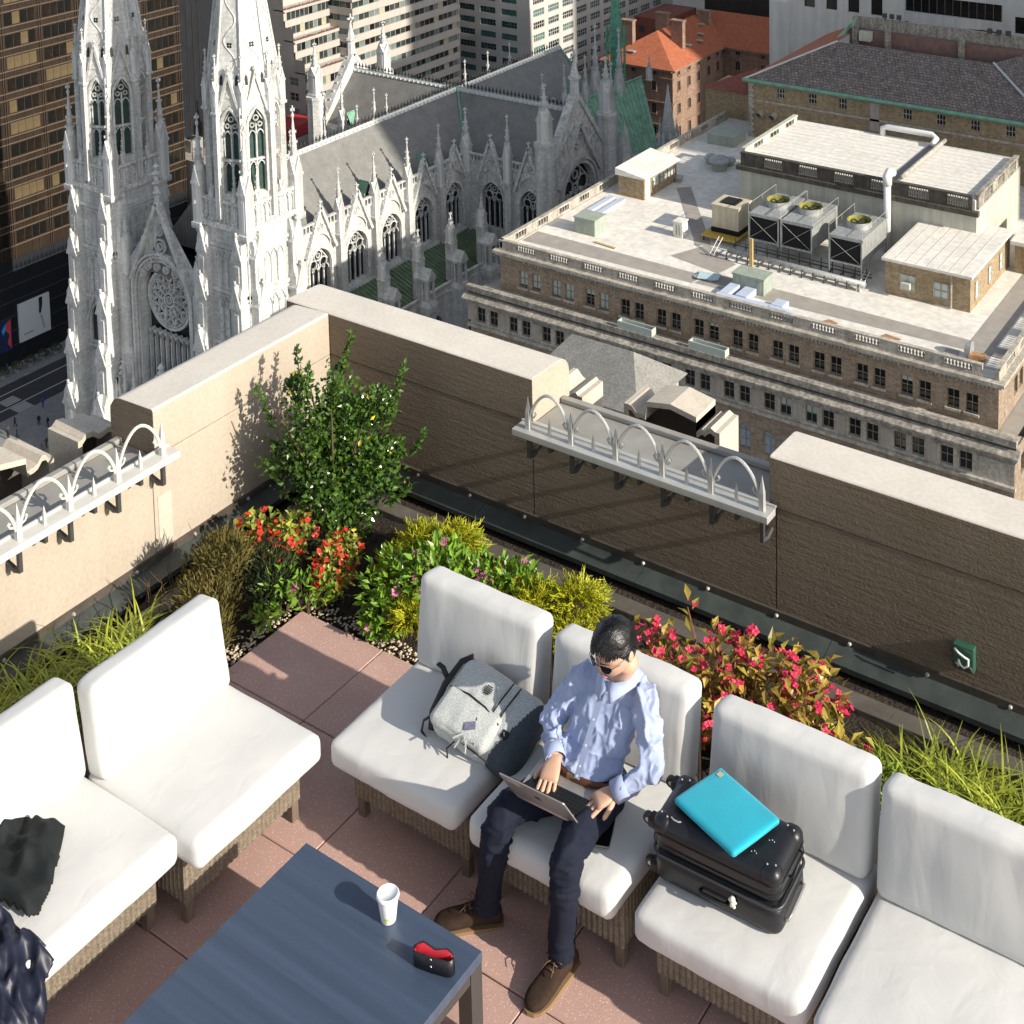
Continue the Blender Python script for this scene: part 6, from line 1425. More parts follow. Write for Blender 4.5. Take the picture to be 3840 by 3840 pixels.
# cornice, dentils, parapet with balusters
cn = MB(); cn.bx(-97.3,-36.6,124.3,125.2,-61.95,-61.62); cn.bx(-97.0,-36.9,124.6,125.3,-62.25,-61.95); cn.bx(-37.4,-36.6,125.2,184,-61.95,-61.62); cn.build('cornice', M_LIME, store)
dn = MB(); x = -96.4
while x < -37.4: dn.bx(x,x+.22,124.62,124.99,-62.5,-62.26); x += .42
dn.build('dentils', M_LIMED, store)['kind'] = 'stuff'
BAL = MB().lathe((0,0,0),[(.13,0),(.13,.06),(.07,.12),(.14,.35),(.09,.55),(.06,.7),(.12,.78),(.12,.84)],6).mesh('baluster', M_LIMED)  # darker stone paints the shadow side of the balusters
def parapet(F, us, pitch, gap0, gap1, z0, z1, dp, parent, nb, mt=None):
    mt = mt or M_LIME
    b = MB(); e0, e1 = us[0]-1.5, us[-1]+pitch; bar(b,F,(e0,z0+.12),(e1,z0+.12),.24,-.05,dp); bar(b,F,(e0,z1-.10),(e1,z1-.10),.2,-.12,dp+.07)
    b.build('parapet_rail', mt, parent, fix=True); prev = e0
    for u in list(us)+[None]:
        a = u+gap0 if u is not None else e1
        if a > prev+.05:
            p = MB(); bar(p,F,((prev+a)/2,z0+.24),((prev+a)/2,z1-.2),a-prev,0,dp*.96); p.build('parapet_pier', mt, parent, fix=True)
        if u is None: break
        for k in range(nb):
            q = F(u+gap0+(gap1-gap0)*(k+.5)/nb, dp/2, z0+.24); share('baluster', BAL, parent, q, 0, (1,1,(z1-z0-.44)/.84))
        prev = u+gap1
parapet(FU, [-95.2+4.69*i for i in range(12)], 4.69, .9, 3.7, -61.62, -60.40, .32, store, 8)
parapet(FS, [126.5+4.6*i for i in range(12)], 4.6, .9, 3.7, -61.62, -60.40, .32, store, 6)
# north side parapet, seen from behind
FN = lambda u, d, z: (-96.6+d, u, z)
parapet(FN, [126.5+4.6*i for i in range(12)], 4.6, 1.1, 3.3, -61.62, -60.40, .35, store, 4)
deck = MB().bx(-96.3,-37.6,125.35,183.8,-62.0,-61.7).build('roof_deck', M_WHITEROOF, store)
def strip(pts, m=M_GREYROOF, z=-61.68):
    b = MB(); b.add([(x,y,z) for x,y in pts],[list(range(len(pts)))]); b.build('roof_patch', m, deck)
strip([(-96,128.6),(-72.8,128.8),(-72.5,131.2),(-96,131.8)]); strip([(-72.6,129.0),(-38,129.6),(-38,131.6),(-71.5,132.4)],M_GREYROOF,-61.675)
strip([(-78.5,133.9),(-71.4,132.5),(-70.8,135.6),(-76.2,139.0)],M_GREYROOF,-61.67); strip([(-77.4,138.0),(-75.8,138.9),(-87.2,154.3),(-88.6,153.0)],M_GREYROOF,-61.66)
strip([(-42.2,130.0),(-39.6,130.0),(-39.6,180),(-42.2,180)],M_GREYROOF,-61.665)
strip([(-50.5,127.3),(-48.6,127.1),(-48.2,128.3),(-50.0,128.6)],M_STAIN,-61.66); strip([(-57.0,127.4),(-55.4,127.2),(-55.0,128.2),(-56.2,128.6)],M_STAIN,-61.66)
strip([(-39.8,127.0),(-38.3,127),(-38.3,128.6),(-39.8,128.6)],mat('pale_pad',(.5,.49,.47),.9,.1),-61.66)
# setback ledge and lower facade
MB().bx(-98.8,-35.6,123.0,184.5,STREET,-66.75).build('core', M_GREYROOF, store)
MB().bx(-98.9,-34.9,122.35,125.0,-66.72,-66.5).build('setback_walk', M_LIME, store)
LX = [-98.0+4.67*i for i in range(13)]
rectsL = [(x+o,x+o+1.31,-69.68,-67.8) for x in LX for o in (0,1.83)]
b = MB(); rect_wall(b, FL, -98.9, -34.83, -69.9, -67.6, rectsL, .5); b.build('lower_wall', M_LIME, store)
for x in LX:
    MB().bx(x-1.35+.12,x-.25,121.9,122.05,-69.6,-67.8).build('stone_panel', M_PANEL, store)
for i, (a, c, lo, hi) in enumerate(rectsL):
    if a > -80: sash(store, FL, a, c, lo, hi, 2, 2, .38, M_FRAME, M_PANE, .08, rng.choice([0,0,0,.0,.5,0]))
    else: sash(store, FL, a, c, lo, hi, 2, 2, .38, M_FRAME, M_PANE, .08)
lc = MB(); lc.bx(-99.2,-34.6,121.7,122.35,-66.0,-65.3); lc.build('ledge_parapet', M_LIMED, store, bevel=.05)
lc = MB(); lc.bx(-99.1,-34.7,121.95,122.4,-67.05,-66.0); lc.build('ledge_face', M_WEATH, store)
lc = MB(); lc.hexa([(-99.6,121.2,-66.95),(-34.3,121.2,-66.95),(-34.3,122.1,-67.15),(-99.6,122.1,-67.15)],[(-99.6,121.2,-66.75),(-34.3,121.2,-66.75),(-34.3,122.1,-66.25),(-99.6,122.1,-66.25)]); lc.bx(-99.4,-34.5,121.45,122.0,-67.3,-66.96); lc.bx(-99.2,-34.65,121.6,122.0,-67.6,-67.3); lc.build('lower_cornice', M_LIMED, store)
lc = MB(); lc.bx(-99.1,-34.65,121.6,122.0,-70.25,-69.9); lc.build('string_course', M_LIME, store)
b = MB(); opsA = [(x+o+.65,.66,-74.7,-72.75,-72.05) for x in LX for o in (0,1.83)]
gothic_wall(b, FL, -98.9, -34.83, -75.2, -70.2, opsA, .5)
rect_wall(b, FXp(-34.83), 122, 184, STREET, -66.4, [(124+4.2*i+o,125.2+4.2*i+o,z,z+1.9) for z in (-69.7,) for i in range(4) for o in (0,1.8)], .5); b.build('arcade_wall', M_BRICK, store)
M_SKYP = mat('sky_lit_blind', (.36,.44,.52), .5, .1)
for u, hw, zb, zs, za in opsA:
    if u < -72 or u > -52: continue
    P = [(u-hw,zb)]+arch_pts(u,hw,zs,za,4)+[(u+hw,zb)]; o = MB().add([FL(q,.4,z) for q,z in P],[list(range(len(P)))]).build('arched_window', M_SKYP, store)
    f = MB(); bar(f,FL,(u,zb),(u,za-.1),.07,.3,.38); bar(f,FL,(u-hw,-73.7),(u+hw,-73.7),.07,.3,.38); bar(f,FL,(u-hw,-72.75),(u+hw,-72.75),.06,.3,.38); f.build('glazing_bar', M_LIME, o)
MB().bx(-98.9,-34.83,122.0,123.0,STREET,-75.2).build('lower_wall', M_BRICK, store)
for x in (-78.2,-69.3):
    g2 = tag(empty('light_trough', (x,121.9,-65.3)), 'pale green metal trough on the store ledge, %s one' % ('left' if x < -75 else 'right'), 'light trough', 'metal troughs on the store ledge')
    MT = mat('pale_green_metal',(.42,.47,.42),.6,.1)
    t = MB(); t.bx(x,x+4.4,121.75,121.85,-65.29,-64.5); t.bx(x,x+4.4,122.55,122.65,-65.29,-64.5); t.bx(x,x+.1,121.85,122.55,-65.29,-64.5); t.bx(x+4.3,x+4.4,121.85,122.55,-65.29,-64.5); t.bx(x+.1,x+4.3,121.85,122.55,-65.25,-65.1); t.build('trough_body', MT, g2)

# ---- penthouse
def house(name, lab, x0, x1, y0, y1, z0, z1, wall, roofm, cat='building'):
    g = tag(empty(name, ((x0+x1)/2,y0,z0)), lab, cat); MB().bx(x0,x1,y0,y1,z0,z1).build('wall', wall, g); return g
pent = house('roof_penthouse', 'broad stucco penthouse with blackened balustrade on the store roof', -77.1,-47.2,148.8,165.7,-61.69,-55.1, M_STUC, None)
MB().bx(-76.8,-47.5,149.2,165.4,-55.1,-54.0).build('roof_deck', M_WHITEROOF, pent)
FP = FYm(148.7)
bb = MB(); bb.bx(-77.4,-46.9,148.35,149.0,-55.6,-55.05); bb.build('cornice', M_WEATH, pent)
parapet(FP, [-75.4+4.62*i for i in range(6)], 4.62, 1.6, 4.2, -55.05, -53.35, .4, pent, 9, M_WEATH)
FQ = lambda u, d, z: (-77.1+d, u, z)
parapet(FQ, [151.0+4.6*i for i in range(3)], 4.6, 1.0, 3.6, -54.6, -53.1, .4, pent, 3, M_STUC)
parapet(FXp(-47.2), [151.0+4.6*i for i in range(3)], 4.6, 1.0, 3.6, -55.05, -53.35, .4, pent, 5, M_LIMED)
for k in range(12): strip_o = MB().bx(-76.5,-47.8,150.2+1.25*k,150.24+1.25*k,-54.0,-53.985).build('membrane_seam', mat('seam_grey',(.5,.47,.42),.9,.1), pent)
b = MB(); b.add([(-58.4,149.3,-53.97),(-57.0,149.3,-53.97),(-57.0,165.2,-53.97),(-58.4,165.2,-53.97)],[(0,1,2,3)]); b.build('roof_patch', mat('grey_gutter',(.22,.215,.21),.8,.1), pent)
MB().tube([(-56.6,165.4,-53.3),(-56.6,150.2,-53.3)],.28,8).build('pipe', M_LIME, pent, smooth=True)
wp = mat('white_pipe',(.72,.72,.70),.4,.05)
pp = tag(empty('roof_pipe',(-57.4,147.6,-61.69)), 'tall white vent pipe against the stucco penthouse', 'pipe')
MB().tube([(-57.4,147.8,-61.69),(-57.4,147.8,-53.3)],.42,12).tube([(-57.4,147.8,-53.6),(-57.4,147.8,-52.6),(-57.4,148.5,-52.3),(-57.4,149.3,-52.6)],.55,12).build('pipe_body', wp, pp, smooth=True)
pp = tag(empty('roof_pipe',(-62,165.5,-54)), 'white elbow pipe along the back edge of the penthouse roof', 'pipe')
MB().tube([(-64.8,165.2,-54),(-64.8,165.2,-53.0),(-64.2,165.2,-52.8),(-58.2,165.2,-52.8),(-57.6,165.0,-53.2),(-57.6,163.6,-53.5)],.38,10).build('pipe_body', wp, pp, smooth=True)
# ---- brick hut, annex
hut = house('roof_hut', 'tan brick hut with a white roof beside the cooling towers', -53.6,-44.2,137.6,151.5,-61.69,-57.9, M_TANBR, None)
MB().bx(-53.9,-43.9,137.2,151.9,-57.9,-57.6).build('roof_slab', M_WHITEROOF, hut)
for k in range(8): MB().bx(-53.7+1.2*k,-53.64+1.2*k,137.4,151.7,-57.6,-57.57).build('membrane_seam', mat('seam_grey',(.5,.47,.42),.9,.1), hut)
FH = FYm(137.6)
for a in (-51.9,-48.2):
    sash(hut, FH, a, a+1.7, -60.9, -59.1, 2, 2, -.02, M_LIME, M_BLIND, .12)
o = MB().bx(-51.6,-50.6,136.9,137.5,-60.5,-59.85).build('window_air_conditioner', M_STUC, hut, bevel=.03)
FH2 = FXp(-44.2)
for a in (139.0,143.5,147.5): sash(hut, FH2, a, a+1.3, -60.8, -58.9, 1, 2, -.02, M_LIME, M_BLIND, .12)
MB().tube([(-46.2,137.4,-57.7),(-46.2,137.4,-61.6)],.12,6).build('drainpipe', M_LIME, hut)
ann = house('roof_annex', 'low brick annex at the right edge of the store roof', -43.2,-38.2,150,160,-61.69,-58.4, M_TANBR, None)
MB().bx(-43.6,-37.9,149.6,160.3,-58.4,-58.0).build('roof_slab', M_WHITEROOF, ann); sash(ann, FYm(150), -41.4,-39.2,-60.6,-59.0,3,2,-.02,M_FRAME,M_PANE,.1)
st = house('stair_house', 'small stair house with a white shed roof at the north edge of the store roof', -93.9,-90.0,147.0,155.4,-61.69,-58.9, M_TANBR, None)
MB().hexa([(-94.2,146.7,-58.9),(-89.6,146.7,-58.9),(-89.6,155.7,-58.9),(-94.2,155.7,-58.9)],[(-94.2,146.7,-58.0),(-89.6,146.7,-58.7),(-89.6,155.7,-58.7),(-94.2,155.7,-58.0)]).build('roof_slab', M_WHITEROOF, st)
for a in (149.0,151.0,153.0): sash(st, FXp(-90.0), a, a+1.6, -60.6, -59.3, 2, 2, -.02, M_LIME, M_BLIND, .1)
MB().bx(-90.01,-89.94,147.3,148.4,-61.6,-59.2).build('door', M_WHITEROOF, st)

# ---- cooling towers
M_GALV = mat('galvanised', (.42,.43,.42), .5, .15, 2, metal=.35, streak=.25)
M_LOUV = mat('black_louvre', (.006,.006,.007), .95, .3, 2); M_MOSS = mat('algae', (.24,.23,.045), .8, .4, 3); M_FAN = mat('fan_dark', (.04,.04,.035), .6, .2)
def cooling(x0, x1, y0, y1, z0, z1, lab):
    g = tag(empty('cooling_tower', ((x0+x1)/2,(y0+y1)/2,-61.69)), lab, 'cooling tower', 'cooling towers on the store roof')
    MB().bx(x0+.1,x1-.1,y0+.1,y1,z0+.3,z1).build('casing', M_GALV, g)
    MB().bx(x0+.25,x1-.25,y0,y0+.12,z0+.35,z1-.35).build('louvre', M_LOUV, g)
    f = MB()
    for x in (x0,x1-.16): f.bx(x,x+.16,y0-.1,y0+.12,-61.69,z1)
    for x in (x0+.05,x1-.2): f.bx(x,x+.12,y1-.2,y1-.05,-61.69,z0+.3)
    f.bx(x0,x1,y0-.08,y0+.1,z1-.3,z1+.05); f.bx(x0,x1,y0-.06,y0+.08,z0+.1,z0+.3); f.build('frame', M_GALV, g)
    c = MB(); c.tube([(x0+.2,y0-.08,z0+.4),(x1-.2,y0-.08,z1-.4)],.025,4); c.tube([(x0+.2,y0-.08,z1-.4),(x1-.2,y0-.08,z0+.4)],.025,4); c.build('brace', M_GALV, g)
    cx_, cy_ = (x0+x1)/2, (y0+y1)/2+.2
    MB().ring((cx_,cy_),1.45,1.4,z1,z1+.7,20,0,False).build('fan_ring', M_GALV, g, smooth=True)
    MB().ring((cx_,cy_),1.3,1.34,z1+.05,z1+.69,20,0,False).build('fan_lining', M_MOSS, g, smooth=True)
    MB().ring((cx_,cy_),1.3,1.3,z1+.02,z1+.08,20).build('fan_well', M_MOSS, g)
    fb = MB(); fb.ring((cx_,cy_),.2,.2,z1+.1,z1+.5,8)
    for k in range(5): a = 2*math.pi*k/5; fb.obx((cx_+.68*math.cos(a),cy_+.68*math.sin(a),z1+.35),(1.1,.3,.04),a)
    fb.build('fan', M_FAN, g)
    r = MB()
    for x in (x0,x1): r.tube([(x,y0,z1+1.0),(x,y1,z1+1.0)],.035,4); [r.tube([(x,yy,z1),(x,yy,z1+1.0)],.03,4) for yy in (y0,(y0+y1)/2,y1)]
    r.build('guard_rail', M_GALV, g)
    return g
cooling(-70.85,-66.95,138.9,146.2,-59.9,-56.6,'left cooling tower with a mossy fan, next to the tan unit')
cooling(-66.75,-62.8,138.9,146.2,-59.9,-56.6,'middle cooling tower with a mossy fan')
cooling(-60.5,-56.5,138.2,145.6,-59.9,-56.7,'right cooling tower nearest the tan brick hut')
def unit(name, lab, x0, x1, y0, y1, z0, z1, m, cat, top=None):
    g = tag(empty(name, ((x0+x1)/2,(y0+y1)/2,z0)), lab, cat); MB().bx(x0,x1,y0,y1,z0,z1).build('casing', m, g, bevel=.06)
    b = MB(); b.bx(x0-.08,x1+.08,y0-.08,y1+.08,z1-.12,z1+.04); b.build('lid', top or m, g)
    for k in range(3): MB().bx(x0+(x1-x0)*(k+.5)/3-.25,x0+(x1-x0)*(k+.5)/3+.25,y0-.03,y0-.005,z0+.3,z1-.4).build('access_panel', top or m, g)
    return g
M_TAN = mat('tan_enamel', (.58,.51,.38), .6, .08, 1, streak=.15); M_GRN = mat('grey_green_enamel', (.33,.37,.31), .6, .1, 1, streak=.15)
tu = unit('chiller_unit', 'tan enamel chiller on a yellow platform left of the cooling towers', -77.0,-73.4,141.3,144.6,-60.4,-57.6, M_TAN, 'chiller')
MB().bx(-76.2,-74.2,142,144,-57.56,-57.4).build('fan_grille', M_LOUV, tu); MB().bx(-77.0,-73.3,141.1,144.7,-60.9,-60.42).build('plinth', M_LOUV, tu)
MB().bx(-77.6,-73.0,139.6,144.9,-61.05,-60.92).build('platform', mat('yellow_paint',(.55,.36,.05),.7,.2), tu)
lg = MB(); [lg.bx(x,x+.12,y,y+.12,-61.69,-61.05) for x in (-77.4,-73.3) for y in (139.8,144.6)]; lg.build('platform_frame', M_FAN, tu)
unit('air_handler', 'grey-green air handler with film-wrapped ducts near the store parapet', -68.2,-64.4,129.8,132.0,-61.69,-59.8, M_GRN, 'air handler')
unit('air_handler', 'grey-green unit at the left edge of the store roof', -92.0,-89.0,133.9,136.4,-61.69,-59.7, M_GRN, 'air handler')
unit('air_handler', 'long grey unit beyond the round fans on the shaded roof', -93.6,-89.4,170.6,174.6,-61.69,-60.2, M_GRN, 'air handler')
unit('relay_box', 'small white box standing alone on the open roof', -80.95,-79.75,138.9,140.3,-61.69,-59.75, M_WHITEROOF, 'cabinet')
for i, (x, y, s) in enumerate(((-87.0,162.0,1.2),(-89.2,163.6,.8),(-86.6,164.2,.7),(-89.6,155.2,.55))):
    g = tag(empty('roof_fan',(x,y,-61.69)), ['largest mushroom roof fan on the shaded roof','left small mushroom fan beside the largest','right small mushroom fan beside the largest','lone small roof fan near the stair house'][i], 'roof fan', 'mushroom fans on the store roof')
    MB().ring((x,y),.9*s,.9*s,-61.69,-61.69+.9*s,12).build('curb', M_GRN, g, smooth=False); MB().lathe((x,y,-61.69+.9*s),[(1.25*s,0),(1.2*s,.25*s),(.8*s,.6*s),(.2*s,.75*s)],14).build('cowl', M_GALV, g, smooth=True)
# ducts wrapped in bluish film
M_FILM = mat('blue_white_film', (.50,.56,.68), .35, .08, 1, spec=.6)
dg = tag(empty('duct_run',(-65,128,-61.69)), 'branching ducts in bluish white film behind the balustrade', 'duct')
MB().bx(-68.4,-67.2,127.0,129.7,-61.65,-60.9).build('duct', M_FILM, dg, bevel=.08); MB().bx(-66.6,-65.2,127.3,129.7,-61.65,-60.9).build('duct', M_FILM, dg, bevel=.08)
MB().bx(-68.6,-62.0,126.1,127.2,-61.65,-60.95).build('duct', M_FILM, dg, bevel=.08); MB().tube([(-62.2,126.65,-61.3),(-60.4,126.7,-61.3),(-59.2,126.4,-61.4),(-58.8,126.1,-61.6)],.5,6).build('duct', M_FILM, dg)
MB().bx(-62.4,-61.0,127.4,129.0,-61.65,-61.0).build('duct', M_FILM, dg, bevel=.08)
dg = tag(empty('film_bundle',(-92.5,142,-61.69)), 'long bluish wrapped bundles beside the stair house', 'bundle')
for x in (-94.4,-92.8): MB().bx(x,x+.9,139.6,145.6,-61.65,-61.35).build('wrapped_length', M_FILM, dg, bevel=.06)
g = tag(empty('board_stack',(-72.2,131,-61.69)), 'pale blue insulation boards stacked on the walkway', 'board stack')
for k in range(3): MB().obx((-72.2+.25*k,131.0-.1*k,-61.6+.1*k),(2.4,1.6,.09),.15*k).build('board', mat('pale_blue_board',(.45,.56,.60),.8,.08), g)
g = tag(empty('roof_board',(-85,131.2,-61.69)), 'yellow timber board lying on the grey walkway', 'board'); MB().obx((-86.6,132.4,-61.6),(3.2,.3,.08),-.1).build('plank', mat('yellow_timber',(.5,.36,.14),.8,.1), g)
g = tag(empty('roof_blower',(-40.2,128.6,-61.69)), 'rusty blower on a plate near the right end of the roof', 'blower')
MB().lathe((0,0,0),[(.7,-.3),(.7,.3)],14).xf(Matrix.Translation((-41.3,128.4,-60.8)) @ Matrix.Rotation(R(90),4,'Y')).build('drum', M_GALV, g); MB().obx((-40.4,128.2,-61.4),(1.6,.8,.5),.2).build('motor', M_STAIN, g); MB().obx((-43,128.2,-61.6),(1.3,1.0,.1),.1).build('plate', M_GREYROOF, g)
# pipe rack under the towers
g = tag(empty('pipe_rack',(-64,137.8,-61.69)), 'dark steel pipe rack with a long pale duct in front of the cooling towers', 'pipe rack')
MB().tube([(-72.6,137.2,-60.9),(-55.5,136.6,-60.9)],.35,8).build('pipe', M_GALV, g, smooth=True)
r = MB(); x = -72.4
while x < -55.4: r.bx(x,x+.1,136.2,138.6,-61.0,-60.85); r.bx(x,x+.08,136.2,136.28,-61.69,-60.9); r.bx(x,x+.08,138.5,138.6,-61.69,-59.9); x += 1.35
r.tube([(-72.4,138.5,-60.3),(-55.4,138.2,-60.3)],.06,5); r.tube([(-72.4,138.5,-60.7),(-55.4,138.2,-60.7)],.09,5); r.build('steel_frame', M_FAN, g)
MB().bx(-69.3,-68.9,136.0,136.25,-61.69,-58.4).build('timber_post', mat('yellow_timber',(.5,.36,.14),.8,.1), g)
for x, lab in ((-74.4,'aluminium ladder leaning at the yellow platform'),(-56.2,'steel ladder beside the tan brick hut')):
    g = tag(empty('roof_ladder',(x,138,-61.69)), lab, 'ladder'); b = MB()
    for s in (-.25,.25): b.tube([(x+s,136.2,-61.68),(x+s+.3,138.2,-60.0)],.05,4)
    b.build('stile', M_GALV, g); 
    for k in range(6): f = (k+.7)/7; MB().tube([(x-.25+.3*f,136.2+2*f,-61.68+1.68*f),(x+.25+.3*f,136.2+2*f,-61.68+1.68*f)],.04,4).build('rung', M_GALV, g)
# ================================================================ CITY AROUND
M_ASPH = mat('asphalt', (.05,.052,.056), .9, .2, .4, fine=.2, bscale=4)
M_WALK = mat('sidewalk_concrete', (.27,.27,.265), .9, .12, .5, fine=.1, bscale=3)
bricks(M_WALK, 1.5, 1.5, (1,1,1), (.93,.93,.93), (.7,.7,.7), .03, .7, vec=coords(M_WALK))
M_PAINT = mat('road_paint', (.62,.62,.60), .8, .12, 2)
structure(MB().add([(-900,-300,STREET),(900,-300,STREET),(900,1200,STREET),(-900,1200,STREET)],[(0,1,2,3)]).build('ground', M_ASPH))
def slab(name, x0, x1, y0, y1, h=.14): return structure(MB().bx(x0,x1,y0,y1,STREET-.3,STREET+h).build(name, M_WALK, bevel=.03))
slab('pavement', -193.6, -60, 112.5, 124); slab('pavement', -193.6, -181, 124.02, 240)
slab('pavement', -230, -203.7, 112.5, 260); slab('pavement', -102, -33, 112.5, 121.5, .145)
def road_mark(pts):
    o = MB().add([(x,y,STREET+.008) for x,y in pts],[(0,1,2,3)]).build('road_marking', M_PAINT); return structure(o)
for x in (-201.05,-196.6): road_mark([(x-.11,112),(x+.11,112),(x+.11,240),(x-.11,240)])
for k in range(5): x = -199.55+.5*k; o = MB().add([(x,124.5,STREET+.012),(x+.26,124.5,STREET+.012),(x+.26,127.2,STREET+.012),(x,127.2,STREET+.012)],[(0,1,2,3)]).build('crosswalk_stripe', M_PAINT); structure(o)
for k in range(6): x = -196.2+.47*k; o = MB().add([(x,124.4,STREET+.012),(x+.25,124.4,STREET+.012),(x+.25,127.2,STREET+.012),(x,127.2,STREET+.012)],[(0,1,2,3)]).build('crosswalk_stripe', M_PAINT); structure(o)

# ---- bronze office tower across the side street
M_BRZ = mat('bronze_spandrel', (.034,.023,.016), .45, .2, .4, metal=.2, streak=.15); M_BRZL = mat('bronze_line', (.14,.10,.07), .5, .1)
M_BGLS = [mat('bronze_glass_dark',(.010,.010,.009),.15,.5,.5,spec=.6), mat('bronze_glass_warm',(.014,.011,.008),.25,.6,.6), mat('drawn_tan_blind',(.095,.068,.03),.7,.2,1), mat('grey_glass',(.05,.055,.055),.2,.3,.5)]
M_GRANITE = mat('black_granite', (.012,.014,.019), .5, .25, .5, streak=.2)
bt = tag(empty('office_tower', (-209,150,STREET)), 'bronze glass office tower with tan mullion lines behind the far spire', 'office tower')
FB = FXp(-208.5)
MB().bx(-240,-208.6,112,171.9,-91.5,-20).build('tower_wall', M_BRZ, bt); MB().bx(-240,-208.7,112,171.9,STREET,-91.5).build('dark_base', M_GRANITE, bt)
rng = random.Random(11); PW = MB().add([(0,0,0),(0,1.36,0),(0,1.36,2.05),(0,0,2.05)],[(0,1,2,3)])
pm = [PW.mesh('window', m) for m in M_BGLS]
for r_ in range(13):
    z = -88.9+3.78*r_
    ln = MB(); bar(ln,FB,(112,z-.30),(171.9,z-.30),.14,-.12,.1); bar(ln,FB,(112,z+2.35),(171.9,z+2.35),.12,-.12,.1); ln.build('sill_line', M_BRZL, bt)
    for g_ in range(6):
        y0 = 128.2+7.32*g_; mode = rng.random()
        for k in range(4):
            m = 2 if mode > .90 else (3 if mode > .86 else (1 if rng.random() < .35 else 0))
            if rng.random() < .04: m = 2
            share('window', pm[m], bt, (-208.57+.0+.075, y0+1.42*k, z))
for g_ in range(7):
    y0 = 128.2+7.32*g_
    ln = MB()
    for yy in (y0-.95,y0-.55): bar(ln,FB,(yy,-91.4),(yy,-21),.10,-.16,.1)
    for k in range(1,4): bar(ln,FB,(y0+1.42*k-.03,-91.4),(y0+1.42*k-.03,-21),.06,-.06,.1)
    ln.build('mullion', M_BRZL if False else mat('bronze_mullion',(.06,.043,.031),.5,.1), bt)
for k in range(6): ln = MB(); bar(ln,FB,(112,-93.5-2.6*k),(171.9,-93.5-2.6*k),.08,-.05,.15); ln.build('granite_joint', mat('granite_joint',(.05,.055,.065),.6,.1), bt)
FBB = FXp(-208.45)
bb = tag(empty('billboard', (-208.4,137.8,-106.4)), 'white shopfront poster panel with a dark arm silhouette', 'poster')
MB().bx(-208.69,-208.35,134.8,140.8,-106.5,-99.7).build('panel', mat('poster_white',(.62,.64,.66),.5,.03), bb)
FBI = lambda u,d,z: (-208.33-d*.0, u, z)
vs = [(138.7,-99.9),(139.4,-99.9),(139.35,-101.3),(139.2,-102.0),(139.05,-102.7),(138.75,-102.8),(138.6,-102.4),(138.7,-101.6)]
MB().add([(-208.335,u,z) for u,z in vs],[list(range(len(vs)))]).build('printed_arm', M_GRANITE, bb)
vs = [(138.8,-103.0),(139.2,-103.0),(139.75,-105.6),(139.35,-105.7)]; MB().add([(-208.335,u,z) for u,z in vs],[(0,1,2,3)]).build('printed_bracelet', mat('poster_grey',(.40,.40,.40),.5,.3,6), bb)
MB().add([(-208.335,135.6,-105.4),(-208.335,137.4,-105.4),(-208.335,137.4,-105.2),(-208.335,135.6,-105.2)],[(0,1,2,3)]).build('printed_line', mat('poster_text',(.2,.2,.2),.5), bb)
bb = tag(empty('billboard', (-208.4,132,-106.8)), 'dark shopfront poster with red and blue shapes at the left edge', 'poster')
MB().bx(-208.69,-208.35,130.2,133.3,-106.9,-101.4).build('panel', mat('poster_navy',(.015,.03,.09),.5,.3,3), bb)
MB().add([(-208.335,u,z) for u,z in ((132.4,-102.0),(133.2,-101.5),(133.1,-106.7),(132.4,-105.5),(132.9,-104.2),(132.2,-103.2))],[tuple(range(6))]).build('printed_red', mat('poster_red',(.65,.06,.08),.5), bb)
MB().add([(-208.335,u,z) for u,z in ((131.4,-103.0),(132.3,-101.9),(132.2,-103.0),(131.7,-103.9))],[(0,1,2,3)]).build('printed_blue', mat('poster_blue',(.03,.35,.75),.5), bb)

# ---- pale setback block
M_PINK = mat('pale_pink_masonry', (.46,.415,.375), .85, .06, .4, streak=.08)
M_GRG = [mat('green_grey_glass',(.035,.048,.045),.15,.5,.5,spec=.7), mat('pale_glass',(.16,.20,.185),.2,.3,.6), mat('black_open_glass',(.008,.008,.009),.3,.3), mat('cream_blind',(.40,.37,.25),.7,.15,1)]
sb = tag(empty('setback_block', (-215,200,STREET)), 'pale pink setback office block with ribbon windows and planted terraces', 'office block')
def ribbon(parent, F, u0, u1, zs, glass_h, pw, mats, rng, cap, dep=.35, wts=(.55,.3,.1,.05)):
    n = max(1, int((u1-u0)/pw)); w = (u1-u0)/n
    for z in zs:
        for k in range(n):
            m = rng.choices(mats, wts)[0]
            MB().add([F(u0+w*k+.06,dep,z),F(u0+w*(k+1)-.06,dep,z),F(u0+w*(k+1)-.06,dep,z+glass_h),F(u0+w*k+.06,dep,z+glass_h)],[(0,1,2,3)]).build('window', m, parent)
def banded(parent, F, u0, u1, z0, z1, zs, gh, m, dep=.35):      # masonry bands with the window slots left open
    b = MB(); lo = z0
    for z in sorted(zs):
        if z > lo: b.add([F(u0,0,lo),F(u1,0,lo),F(u1,0,z),F(u0,0,z)],[(0,1,2,3)]); b.add([F(u0,0,z),F(u1,0,z),F(u1,dep,z),F(u0,dep,z)],[(0,1,2,3)])
        b.add([F(u0,dep,z+gh),F(u1,dep,z+gh),F(u1,0,z+gh),F(u0,0,z+gh)],[(0,1,2,3)]); b.add([F(u0,dep+.02,z),F(u1,dep+.02,z),F(u1,dep+.02,z+gh),F(u0,dep+.02,z+gh)],[(0,1,2,3)]); lo = z+gh
    b.add([F(u0,0,lo),F(u1,0,lo),F(u1,0,z1),F(u0,0,z1)],[(0,1,2,3)]); b.build('masonry_band', m, parent)
rng = random.Random(4)
